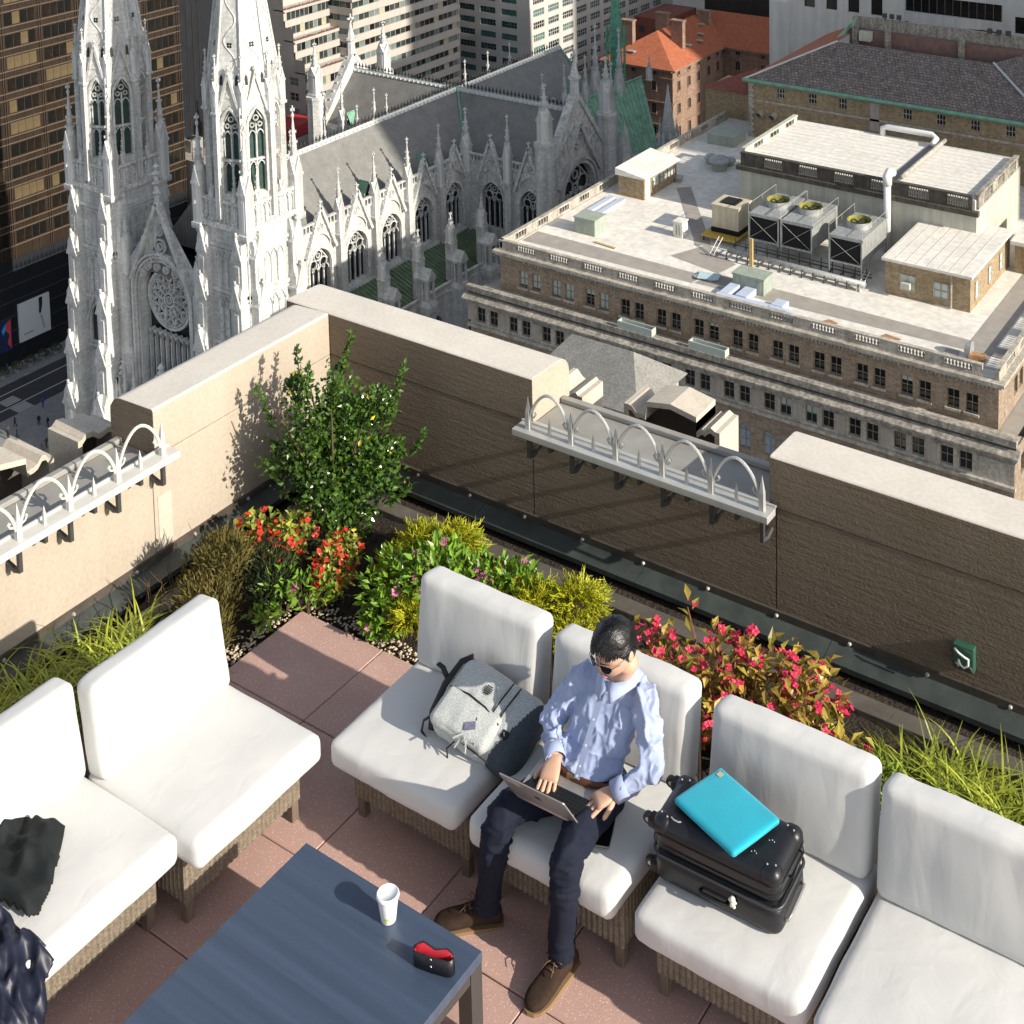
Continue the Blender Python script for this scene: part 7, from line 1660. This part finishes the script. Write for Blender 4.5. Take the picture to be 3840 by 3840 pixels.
MB().bx(-250,-204.9,200.6,249,STREET,-75.3).build('core', M_PINK, sb); MB().bx(-250,-207.9,200.6,249,-75.3,-69.0).build('core', M_PINK, sb); MB().bx(-250,-210.6,200.6,249,-69,-62.7).build('core', M_PINK, sb); MB().bx(-250,-213.6,200.6,249,-62.7,-40).build('core', M_PINK, sb)
for x, z0, z1, zs in ((-213.0,-62.6,-45,[-60.8,-57.6,-54.4]),(-210.0,-68.8,-62.4,[-67.9,-64.7]),(-207.3,-75.2,-68.6,[-74.2,-71.0]),(-204.3,-95,-75.0,[-78.6,-81.8,-85,-88.2])):
    banded(sb, FXp(x), 200.4, 214.2, z0, z1, zs, 1.75, M_PINK); ribbon(sb, FXp(x), 201.2, 214.0, zs, 1.75, 1.25, M_GRG, rng, M_PINK)
    MB().bx(x-2.9,x+.05,200.0,214.2,z1-.25,z1).build('terrace', M_PINK, sb)
    hedge = MB()
    for k in range(40): hedge.ring((x-.35+rng.uniform(-.15,.15),200.6+.33*k),.22,.05,z1,z1+rng.uniform(.25,.5),5)
    o = hedge.build('terrace_planting', mat('russet_planting',(.13,.06,.045),.9,.4,3), sb); o['kind'] = 'stuff'
FWA = FYm(200.0); zsw = [-52.0-3.25*k for k in range(12)]
b = MB()
for z in zsw: pass
wins = []
for (xa,xb) in ((-232.5,-230.2),(-227.5,-225),(-222,-219.5),(-217.5,-215.0),(-209.0,-206.4)):
    for z in zsw:
        if xb > -209.5 and z > -76: continue
        wins.append((xa,xb,z,z+1.7))
rowz = {}
for a,c,lo,hi in wins: rowz.setdefault(lo,[]).append((a,c,lo,hi))
prev = -40
for z in zsw:
    xr = -213.0 if z > -61.5 else -210.0 if z > -67.5 else -207.3 if z > -74 else -204.3
    rect_wall(b, FWA, -250, xr, z-.8, z+2.45, rowz.get(z,[]), .4)
b.build('west_wall', M_PINK, sb)
for a,c,lo,hi in wins: MB().add([FWA(a,.35,lo),FWA(c,.35,lo),FWA(c,.35,hi),FWA(a,.35,hi)],[(0,1,2,3)]).build('window', rng.choices(M_GRG[:2],(.7,.3))[0], sb); 
for a,c,lo,hi in wins:
    f = MB(); bar(f,FWA,((a+c)/2,lo),((a+c)/2,hi),.12,.2,.33); bar(f,FWA,(a,(lo+hi)/2),(c,(lo+hi)/2),.08,.2,.33); f.build('window_bar', M_PINK, sb)
# projecting wing
zb = [-72.95-2.97*k for k in range(-8,6)]
banded(sb, FXp(-203.4), 213.6, 249.3, -95, -45, zb, 1.4, M_PINK); ribbon(sb, FXp(-203.4), 214.2, 249.1, zb, 1.4, 1.62, M_GRG, rng, M_PINK, wts=(.45,.38,.12,.05))
banded(sb, FYm(213.5), -214, -203.4, -95, -45, zb, 1.4, M_PINK); ribbon(sb, FYm(213.5), -213, -203.6, zb, 1.4, 1.6, M_GRG, rng, M_PINK)
MB().bx(-214,-204.0,214,249.2,STREET,-45).build('core', M_PINK, sb); MB().bx(-250,-203.42,249.3,249.6,STREET,-45).build('east_wall', M_PINK, sb)

# ---- pale grid block
gb = tag(empty('grid_block', (-192,262,STREET)), 'pale office block with a square grid of teal windows behind the choir', 'office block')
M_PALE = mat('pale_masonry', (.50,.48,.45), .85, .06, .5, streak=.06); M_TEAL = [mat('teal_glass',(.015,.045,.048),.15,.6,.5,spec=.7), mat('teal_glass_light',(.07,.17,.165),.2,.3,.6), mat('grid_dark_glass',(.01,.015,.017),.2,.4)]
FG, FGS = FYm(262.0), FXp(-191.8)
MB().bx(-250,-192.4,262.6,330,STREET,-40).build('core', M_PALE, gb)
rows = [-75.3-3.05*k for k in range(-6,7)]
wb = MB(); wxs = [(-245.6+6.45*k,-240.9+6.45*k) for k in range(8)]; wys = [(263.4+6.2*k,267.9+6.2*k) for k in range(10)]
for z in rows: rect_wall(wb, FG, -250, -191.8, z-.7, z+2.35, [(a,c,z,z+1.55) for a,c in wxs], .4); rect_wall(wb, FGS, 262.0, 330, z-.7, z+2.35, [(a,c,z,z+1.7) for a,c in wys], .4)
wb.build('grid_wall', M_PALE, gb)
for z in rows:
    for F, L_, h in ((FG,wxs[2:],1.55),(FGS,wys,1.7)):
        for a, c in L_:
            o = MB().add([F(a,.35,z),F(c,.35,z),F(c,.35,z+h),F(a,.35,z+h)],[(0,1,2,3)]).build('window', rng.choices(M_TEAL,(.5,.25,.25))[0], gb)
            f = MB(); [bar(f,F,(a+(c-a)*k/5,z),(a+(c-a)*k/5,z+h),.12,.15,.33) for k in range(6)]; bar(f,F,(a,z+h*.5),(c,z+h*.5),.10,.15,.33); f.build('window_bar', mat('teal_frame',(.10,.16,.16),.6,.1) if F is FG else M_PALE, o)
            if rng.random() < .6:
                k = rng.randrange(5); zz = z+h*rng.choice([0,.5]); MB().add([F(a+(c-a)*k/5,.335,zz),F(a+(c-a)*(k+1)/5,.335,zz),F(a+(c-a)*(k+1)/5,.335,zz+h*.5),F(a+(c-a)*k/5,.335,zz+h*.5)],[(0,1,2,3)]).build('pane', M_TEAL[1], o)

# ---- brownstone mansion with red roofs
mn = tag(empty('brownstone_mansion', (-156,268,STREET)), 'brownstone mansion with bright red tiled hip roofs and chimneys', 'mansion')
M_BROWN = brickmat('brownstone', (.36,.25,.19), (.27,.18,.135)); M_RED = mat('red_tile', (.43,.135,.065), .8, .18, 1.2, fine=.2, bscale=5)
bricks(M_RED, .6, .35, (1.05,1,1), (.85,.82,.82), (.6,.6,.6), .04, .8, vec=coords(M_RED))
def wins_row(F, us, z, h, w, arch, parent):
    for u in us:
        if arch: P = [(u-w,z)]+arch_pts(u,w,z+h*.7,z+h,4)+[(u+w,z)]
        else: P = [(u-w,z),(u-w,z+h),(u+w,z+h),(u+w,z)]
        o = MB().add([F(p,.02-.05,q) for p,q in P],[list(range(len(P)))]).build('window', M_GLASSD, parent)
        f = MB(); bar(f,F,(u-w-.15,z-.15),(u+w+.15,z-.15),.25,-.25,0); bar(f,F,(u,z),(u,z+h*.9),.1,-.09,-.04); bar(f,F,(u-w-.1,z),(u-w-.1,z+h),.2,-.15,0); bar(f,F,(u+w+.1,z),(u+w+.1,z+h),.2,-.15,0); f.build('window_surround', M_BROWN, o)
MB().bx(-175,-156,268,310,STREET,-84.4).build('wall', M_BROWN, mn); MB().bx(-156.2,-110,292.4,312,STREET,-84.4).build('wing_wall', M_BROWN, mn)
FM1, FM2, FM3 = FXp(-156.0), FYm(268.0), FYm(292.4)
for z, h, ar in ((-85.9,.9,False),(-89.6,2.2,True),(-95,2.2,False),(-100.5,2.4,True),(-105.5,2.4,True)):
    wins_row(FM1, [270.8,275.6,280.1,285.2,289.6], z, h, .55, ar, mn); wins_row(FM2, [-172,-166.5,-161], z, h, .55, ar, mn); wins_row(FM3, [-151.8,-145,-140.5,-133,-127,-120], z, h, .6, ar, mn)
for F, a, c in ((FM1,268,292.4),(FM2,-175,-156),(FM3,-156,-110)):
    f = MB(); bar(f,F,(a,-84.5),(c,-84.5),.5,-.7,0); bar(f,F,(a,-86.5),(c,-86.5),.25,-.2,0); bar(f,F,(a,-92.3),(c,-92.3),.3,-.25,0); bar(f,F,(a,-97.6),(c,-97.6),.3,-.25,0); f.build('string_course', M_BROWN, mn, fix=True)
rf = MB(); ze, zr2 = -84.2, -78.2
rf.add([(-175.8,267.2,ze),(-155.2,267.2,ze),(-155.2,291.6,ze),(-165.5,277,zr2),(-165.5,302,zr2),(-175.8,312,ze)],[(0,1,3),(1,2,4,3),(0,3,4,5)])
rf.add([(-155.2,291.6,ze),(-109,291.6,ze),(-109,302,zr2),(-165.5,302,zr2)],[(0,1,2,3)]); o = rf.build('roof', M_RED, mn)
for x,y,h in ((-160.5,278.5,4.2),(-171,273,4.2),(-168,284,4),(-138,297,3.6),(-163,296,2.6)):
    c = MB(); c.bx(x-1.6,x+1.6,y-.7,y+.7,-84,-78.4+h-1.4); c.bx(x-1.8,x+1.8,y-.9,y+.9,-78.4+h-1.4,-78.4+h-1.0); c.build('chimney', M_BROWN, o)
for x,y in ((-159.2,280.8),(-159.0,286),(-160.4,289.0),(-168.5,270.5),(-162.5,293)):
    z = ze+(zr2-ze)*((-155.2-x)/10.3 if y > 272 else (y-267.2)/10); MB().obx((x,y,z+.25),(1.9,1.3,.25),0).build('skylight', mat('skylight',(.35,.36,.35),.4,.1), o)

# ---- hip-roofed club building behind the store
cb = tag(empty('club_building', (-66,176.7,STREET)), 'tan brick building with a broad dark tiled hip roof and green copper eave', 'building')
M_TILE = mat('dark_tile', (.19,.16,.145), .85, .22, 1, fine=.35, bscale=4)
bricks(M_TILE, .55, .5, (1.25,1.2,1.15), (.75,.74,.74), (.4,.4,.4), .05, .9, vec=coords(M_TILE))
M_REDD = mat('dark_red_tile', (.22,.07,.05), .85, .2, 1)
FC = FYm(176.7); cw = [-85.6,-80.6,-76.0,-66.5,-61.8,-57.1,-52.4,-47.7,-43]
b = MB(); rect_wall(b, FC, -89.8, -36, -70, -53.2, [(x,x+1.35,-55.4,-53.85) for x in cw], .35); b.build('wall', M_TANBR, cb)
MB().bx(-89.8,-36,177.1,200,STREET,-53.4).build('core', M_TANBR, cb)
for x in cw: sash(cb, FC, x, x+1.35, -55.4, -53.85, 3, 2, .3, M_LIME, M_PANE, .12)
MB().bx(-71.2,-69.8,176.55,176.7,-57.7,-53.7).build('blocked_door', M_PANEL, cb); MB().bx(-89.85,-36,176.55,176.72,-56.3,-56.0).build('string_course', M_LIME, cb)
q = MB(); [q.bx(-89.95,-89.95+(.9 if k%2 else .6),176.5,176.71,-62+.42*k,-62+.42*k+.36) for k in range(20)]; q.build('quoins', M_LIME, cb)
for x in (-88.0,-85.9): MB().lathe((0,0,0),[(.5,0),(.5,1.2)],12,False).xf(Matrix.Translation((x,176.9,-58.0)) @ Matrix.Rotation(R(100),4,'X')).build('vent_hood', M_LIME, cb)
E0 = [(-90.6,176.0,-53.2),(-35,176.0,-53.2),(-56.8,185.7,-48.4),(-80.0,185.8,-48.4)]
MB().add(E0+[(-35,176,-53.2),(-40,196,-48)],[(0,1,2,3)]).build('roof', M_TILE, cb)
MB().add([(-90.6,176.0,-53.2),(-80.0,185.8,-48.4),(-80,203,-48.2),(-90.6,206,-53.2)],[(0,1,2,3)]).build('roof', M_RED, cb)
MB().add([(-56.8,185.7,-48.4),(-46.0,176.05,-53.1),(-30,176.05,-53.1),(-30,186,-46.5),(-51,190.5,-46.6)],[(0,1,2,3,4)]).build('roof', M_TILE, cb)
MB().tube([(-90.6,176.0,-53.15),(-35,176.0,-53.15)],.28,6).build('copper_gutter', M_CU, cb); MB().tube([(-90.6,176.0,-53.1),(-80,185.8,-48.3)],.16,5).build('ridge_tile', M_RCAP, cb); MB().tube([(-56.8,185.7,-48.3),(-46,176.05,-53.0)],.18,5).build('copper_valley', M_RCAP, cb)
MB().bx(-79.4,-52,190,190.8,-60,-45.4).build('rear_parapet', M_LIMED, cb); MB().bx(-79.3,-52,188.6,189.9,-60,-47.0).build('rear_wall', mat('dull_red_brick',(.20,.12,.10),.9,.2,1), cb)
for x in (-78.6,-73.6,-62.6): MB().bx(x,x+.8,188.0,188.6,-60,-46.2).build('rear_pier', M_LIMED, cb)
MB().bx(-77.4,-75.6,187.6,188.5,-48.3,-46.9).build('air_conditioner', M_STUC, cb)
MB().add([(-80.5,186.5,-48.0),(-78.5,189.5,-45.2),(-79.4,190.2,-47.9)],[(0,1,2)]).build('copper_flashing', mat('mint_copper',(.30,.52,.40),.7,.15), cb)
MB().add([(-101,182,-57.4),(-93.4,186,-54.4),(-90.0,182,-57.4)],[(0,1,2)]).build('low_roof', M_REDD, cb); MB().bx(-100.4,-90,182.5,190,STREET,-57.5).build('low_wing', M_TANBR, cb)
for k in range(3): lf = MB(); lf.obx((-74.2+1.1*k,189.6,-44.6),(.7,.6,.6),.4); lf.bx(-74.25+1.1*k,-74.15+1.1*k,189.9,190,-45.4,-44.8); lf.build('floodlight', M_FAN, cb)
for k in range(3): lf = MB(); lf.obx((-58.6+1.3*k,189.6,-44.9),(.7,.6,.6),.4); lf.bx(-58.65+1.3*k,-58.55+1.3*k,189.9,190,-45.4,-45.0); lf.build('floodlight', M_FAN, cb)

# ---- pale slab block at the top right
wb_ = tag(empty('slab_block', (-70,215,STREET)), 'pale concrete block with dark bronze windows at the top right', 'office block')
M_CONC = mat('pale_concrete', (.66,.64,.61), .85, .06, .4, streak=.12); FWt = FYm(215.0)
b = MB(); rect_wall(b, FWt, -104.5, -81.6, -52.5, -46, [(x,x+2.05,-51.4,-47.6) for x in (-98.8,-94.7,-90.7,-86.6)], .5)
b.add([FWt(u,0,z) for u,z in ((-104.5,-90),(-30,-90),(-30,-52.5),(-104.5,-52.5))],[(0,1,2,3)]); rect_wall(b, FWt, -81.6, -64.0, -52.5, -46, [], .5); rect_wall(b, FWt, -64.0, -30, -52.5, -44, [(-62.5+4.2*k,-60.2+4.2*k,-51.5,-48.8) for k in range(7)], .5)
b.build('wall', M_CONC, wb_); MB().bx(-104.5,-30,215.6,260,STREET,-30).build('core', M_CONC, wb_); MB().bx(-105.2,-101.5,214.6,215.6,-90,-51.0).build('corner_pier', M_CONC, wb_)
for x in (-98.8,-94.7,-90.7,-86.6): sash(wb_, FWt, x, x+2.05, -51.4, -47.6, 1, 1, .42, M_BRZ, M_PANE, .1)
for k in range(7): sash(wb_, FWt, -62.5+4.2*k, -60.2+4.2*k, -51.5, -48.8, 1, 1, .42, M_BRZ, M_PANE, .1)
for zlo, zhi in ((-49.9,-47.2),(-52.45,-51.55)):
    b = MB(); b.add([FWt(-80.4,-.05,zlo),FWt(-64.6,-.05,zlo),FWt(-64.6,-.05,zhi),FWt(-80.4,-.05,zhi)],[(0,1,2,3)]); o = b.build('bay_glass', M_PANE, wb_)
    f = MB(); [bar(f,FWt,(-80.4+1.32*k,zlo),(-80.4+1.32*k,zhi),.09,-.16,-.06) for k in range(13)]; f.build('bay_mullion', mat('bronze_bar',(.16,.12,.07),.5,.1), o)
b = MB(); b.add([FWt(u,-d,z) for u,d,z in ((-80.6,.1,-51.6),(-78.5,1.2,-51.6),(-71.5,1.2,-51.6),(-68,.1,-51.6),(-64.4,.1,-51.6),(-80.6,.1,-49.9),(-78.5,1.2,-49.9),(-71.5,1.2,-49.9),(-68,.1,-49.9),(-64.4,.1,-49.9))],[(i,i+1,i+6,i+5) for i in range(4)]); b.build('bay_spandrel', M_CONC, wb_)

# ---- dark blocks closing the gaps at the top
for nm, lab, x0, x1, y0, y1, z1, m in (('dark_block','dark brick block between the bronze tower and the pale setback block',-260,-216,174,199,-38,M_GRANITE),('dark_block','dark brown block behind the red roofed mansion',-175,-96,318,340,-48,mat('dark_brown_wall',(.035,.028,.026),.8,.2,.3,streak=.2)),
        ('brick_rowhouse','red brick row house with a slate mansard beside the grid block',-186,-176.4,300,316,-82,M_REDD)):
    g = tag(empty(nm, ((x0+x1)/2,y0,STREET)), lab, 'building'); MB().bx(x0,x1,y0,y1,STREET,z1).build('wall', m, g)
    wn = MB().add([(0,0,0),(1.6,0,0),(1.6,0,1.8),(0,0,1.8)],[(0,1,2,3)]).mesh('window', mat('dim_window',(.05,.06,.065),.2,.4,.3))
    x = x0+1.5
    while x < x1-2.5:
        z = z1-4
        while z > z1-34: share('window', wn, g, (x,y0-.03,z)); z -= 3.4
        x += 4.4
rl = tag(empty('low_rooftop', (-212,176,-80)), 'low rooftops with a red awning and vents between the bronze tower and the church', 'rooftop')
MB().bx(-216,-200,173,199.4,STREET,-86).build('roof', M_GREYROOF, rl); MB().bx(-206.4,-200.2,190.5,199,-85.9,-83.2).build('red_canopy', mat('red_canvas',(.36,.035,.04),.7,.2,2), rl, bevel=.3)
MB().bx(-214.6,-211.8,176,179,-85.9,-83.6).build('vent_box', M_GALV, rl); MB().lathe((-213.2,177.4,-83.6),[(.9,0),(.9,.25),(.3,.3)],14).build('vent_fan', M_LOUV, rl)
MB().bx(-211,-206,181,184,-85.9,-84.8).build('skylight', mat('skylight',(.35,.36,.35),.4,.1), rl); MB().hexa([(-212,185,-85.9),(-207,185,-85.9),(-207,189,-85.9),(-212,189,-85.9)],[(-212,185,-84.4),(-207,185,-84.4),(-208.5,187,-83.4),(-212,187,-83.4)]).build('shed', M_STUC, rl)

# ---- pavilion on a lower roof across the avenue
pv = tag(empty('roof_pavilion', (-59,90,-64)), 'small pavilion with a grey slate hip roof beyond the railing', 'pavilion')
MB().bx(-66,-56.2,90,97,STREET,-53.9).build('wall', M_LIME, pv)
M_GSL = mat('grey_slate', (.20,.195,.18), .8, .15, .8, fine=.2, bscale=6)
MB().add([(-67,89.4,-53.6),(-55.6,89.4,-53.6),(-55.6,97.6,-53.6),(-67,97.6,-53.6),(-64.6,93.4,-50.6),(-58.4,93.4,-50.6)],[(0,1,5,4),(1,2,5),(2,3,4,5),(3,0,4)]).build('roof', M_GSL, pv)
for k in range(5): sash(pv, FYm(90), -63.4+1.25*k, -62.4+1.25*k, -55.2, -54.1, 2, 1, -.03, M_LIMED, M_PANE, .1)

# ---- flag on the church front
fl = tag(empty('flag', (-170.9,118.6,-104)), 'American flag hanging at an angle by the church tower', 'flag')
M_FRED = mat('flag_red',(.50,.04,.05),.8,.05); M_FWHT = mat('flag_white',(.68,.68,.68),.8,.03); M_FBLU = mat('flag_blue',(.03,.04,.16),.8,.05)
def fp(u, v): return (-170.95+u*2.9-.25*v+.10*math.sin(5*u+3*v), 118.2-.35*u+.25*math.sin(6*u+2*v), -103.9+.25*u-3.5*v)
for k in range(13):
    for m, ua, ub in ((M_FRED if k%2 == 0 else M_FWHT, (.42 if False else 0), 1),):
        b = MB(); n = 12; a0, a1 = k/13, (k+1)/13
        vs = [fp(a0+(a1-a0)*q, i/n) for i in range(n+1) for q in (0,1)]
        b.add(vs, [(2*i,2*i+1,2*i+3,2*i+2) for i in range(n)]); b.build('stripe', m, fl)
b = MB(); n = 6; vs = [fp(.54*q/6, .5*i/n) for i in range(n+1) for q in range(7)]; vs = [(x,y-.06,z) for x,y,z in vs]; b.add(vs, [(i*7+q,i*7+q+1,(i+1)*7+q+1,(i+1)*7+q) for i in range(n) for q in range(6)]); o = b.build('canton', M_FBLU, fl)
sm = MB().ring((0,0),.07,.07,0,.01,5).xf(Matrix.Rotation(R(90),4,'X')).mesh('star', M_FWHT)
for i in range(5):
    for j in range(5): x, y, z = fp(.54*(i+.5)/5, .5*(j+.5)/5); share('star', sm, o, (x,y-.10,z))
MB().tube([(-171.1,118.3,-103.6),(-167.6,117.8,-103.2)],.06,6).tube([(-167.7,117.8,-103.3),(-167.0,122,-105)],.06,6).build('pole', M_GALV, fl)

# ---- planters and pedestrians
M_BUSH = mat('clipped_bush', (.05,.062,.02), .9, .4, 6)
for i, y in enumerate((129.6,132.3,134.8,137.3,139.8)):
    g = tag(empty('street_planter', (-205.8,y,STREET+.14)), ['first','second','third','fourth','fifth'][i]+' round shrub planter from the left along the dark storefront', 'planter', 'shrub planters on the far pavement')
    MB().lathe((-205.8,y,STREET+.14),[(.45,0),(.6,.7),(.62,.75)],10).build('pot', M_WALK, g)
    b = MB(); rg = random.Random(i)
    for k in range(160):
        a, e = rg.uniform(0,6.28), rg.uniform(-.4,1.5); r = .95*rg.uniform(.75,1.05); c = Vector((-205.8+r*math.cos(a)*math.cos(e),y+r*math.sin(a)*math.cos(e),STREET+1.25+.75*r*math.sin(e)))
        d = Vector((rg.uniform(-1,1),rg.uniform(-1,1),rg.uniform(-1,1))).normalized()*.22; e2 = Vector((rg.uniform(-1,1),rg.uniform(-1,1),rg.uniform(-1,1))).normalized()*.22
        b.add([c-d,c+e2,c+d],[(0,1,2)])
    b.build('shrub', M_BUSH, g)
def skin_mesh(verts, edges, radii, sub=2, root=0, name='body'):
    me = bpy.data.meshes.new('tmp'); me.from_pydata([tuple(v) for v in verts], edges, []); o = bpy.data.objects.new('tmp', me); COL.objects.link(o)
    m = o.modifiers.new('skin','SKIN'); m.use_smooth_shade = True
    if not me.skin_vertices: bpy.context.view_layer.objects.active = o
    sv = me.skin_vertices[0].data if me.skin_vertices else None
    if sv is None:
        bm = bmesh.new(); bm.from_mesh(me); bm.verts.layers.skin.verify(); bm.to_mesh(me); bm.free(); sv = me.skin_vertices[0].data
    for i, r in enumerate(radii): sv[i].radius = (r, r) if not isinstance(r, tuple) else r; sv[i].use_root = (i == root)
    s = o.modifiers.new('sub','SUBSURF'); s.levels = sub; s.render_levels = sub
    bpy.context.view_layer.update(); dg = bpy.context.evaluated_depsgraph_get(); out = bpy.data.meshes.new_from_object(o.evaluated_get(dg)); out.name = name
    bpy.data.objects.remove(o, do_unlink=True); return out
def walker(stride):
    V = [(0,0,.95),(0,0,1.2),(0,0,1.42),(0,0,1.52),(0,.02,1.66),(.1,0,.92),(.11,stride*.5,.5),(.11,stride*.6-.08,.06),(.11,stride*.6+.12,.04),(-.1,0,.92),(-.11,-stride*.5,.5),(-.11,-stride-.05,.08),(-.11,-stride+.14,.04),(.19,0,1.4),(.24,-.08,1.12),(.22,.05,.9),(-.19,0,1.4),(-.24,.08,1.12),(-.22,.16,.9)]
    E = [(0,1),(1,2),(2,3),(3,4),(0,5),(5,6),(6,7),(7,8),(0,9),(9,10),(10,11),(11,12),(2,13),(13,14),(14,15),(2,16),(16,17),(17,18)]
    Rr = [.15,.16,.15,.06,.11,.10,.075,.055,.05,.10,.075,.055,.05,.075,.055,.045,.075,.055,.045]
    return skin_mesh(V, E, Rr, 1, 0, 'person')
walk = [walker(.28), walker(.12)]
coats = [mat('dark_coat',(.014,.015,.02),.9,.2), mat('blue_jacket',(.03,.07,.22),.9,.1), mat('pale_shirt',(.42,.46,.50),.9,.1), mat('teal_jacket',(.02,.14,.20),.9,.1), mat('brown_coat',(.06,.045,.035),.9,.2)]
PPL = [(-207.0,131.2,3,'pedestrian in a teal top by the storefront planters'),(-191.9,127.4,1,'pedestrian in blue crossing at the zebra stripes'),(-190.4,121.4,0,'pedestrian in dark clothes striding on the left pavement'),(-187.6,123.7,0,'pedestrian bent forward near the church corner'),(-185.9,124.1,0,'tall pedestrian in dark clothes nearest the church corner'),(-188.0,118.6,0,'dark pedestrian in the left pavement cluster'),(-188.9,119.2,4,'brown-coated pedestrian in the left pavement cluster'),(-187.2,119.6,0,'pedestrian at the right side of the left pavement cluster'),(-180.2,119.2,0,'dark pedestrian leading the group by the church steps'),(-180.8,121.3,2,'pedestrian in a pale shirt in the group by the steps'),(-179.3,121.0,0,'dark pedestrian at the right of the group by the steps'),(-180.9,120.3,4,'brown-coated pedestrian in the group by the steps')]
for i, (x,y,c,lab) in enumerate(PPL):
    me = walk[i%2].copy(); me.materials.clear(); me.materials.append(coats[c]); o = obj('person', me); o.location = (x,y,STREET+(.14 if x > -193.6 or x < -203.7 else .0)); o.rotation_euler = (0,0,i*1.3); tag(o, lab, 'person', 'pedestrians far below')
# ---- unseen blocks added south only to cast shade over the choir and mansion
for x0,x1,y0,y1,z1 in ((100,140,161.5,222,58),(100,140,224,247,150),(150,190,272,330,150)):
    structure(MB().bx(x0,x1,y0,y1,STREET,z1).build('shade_block', M_CONC))
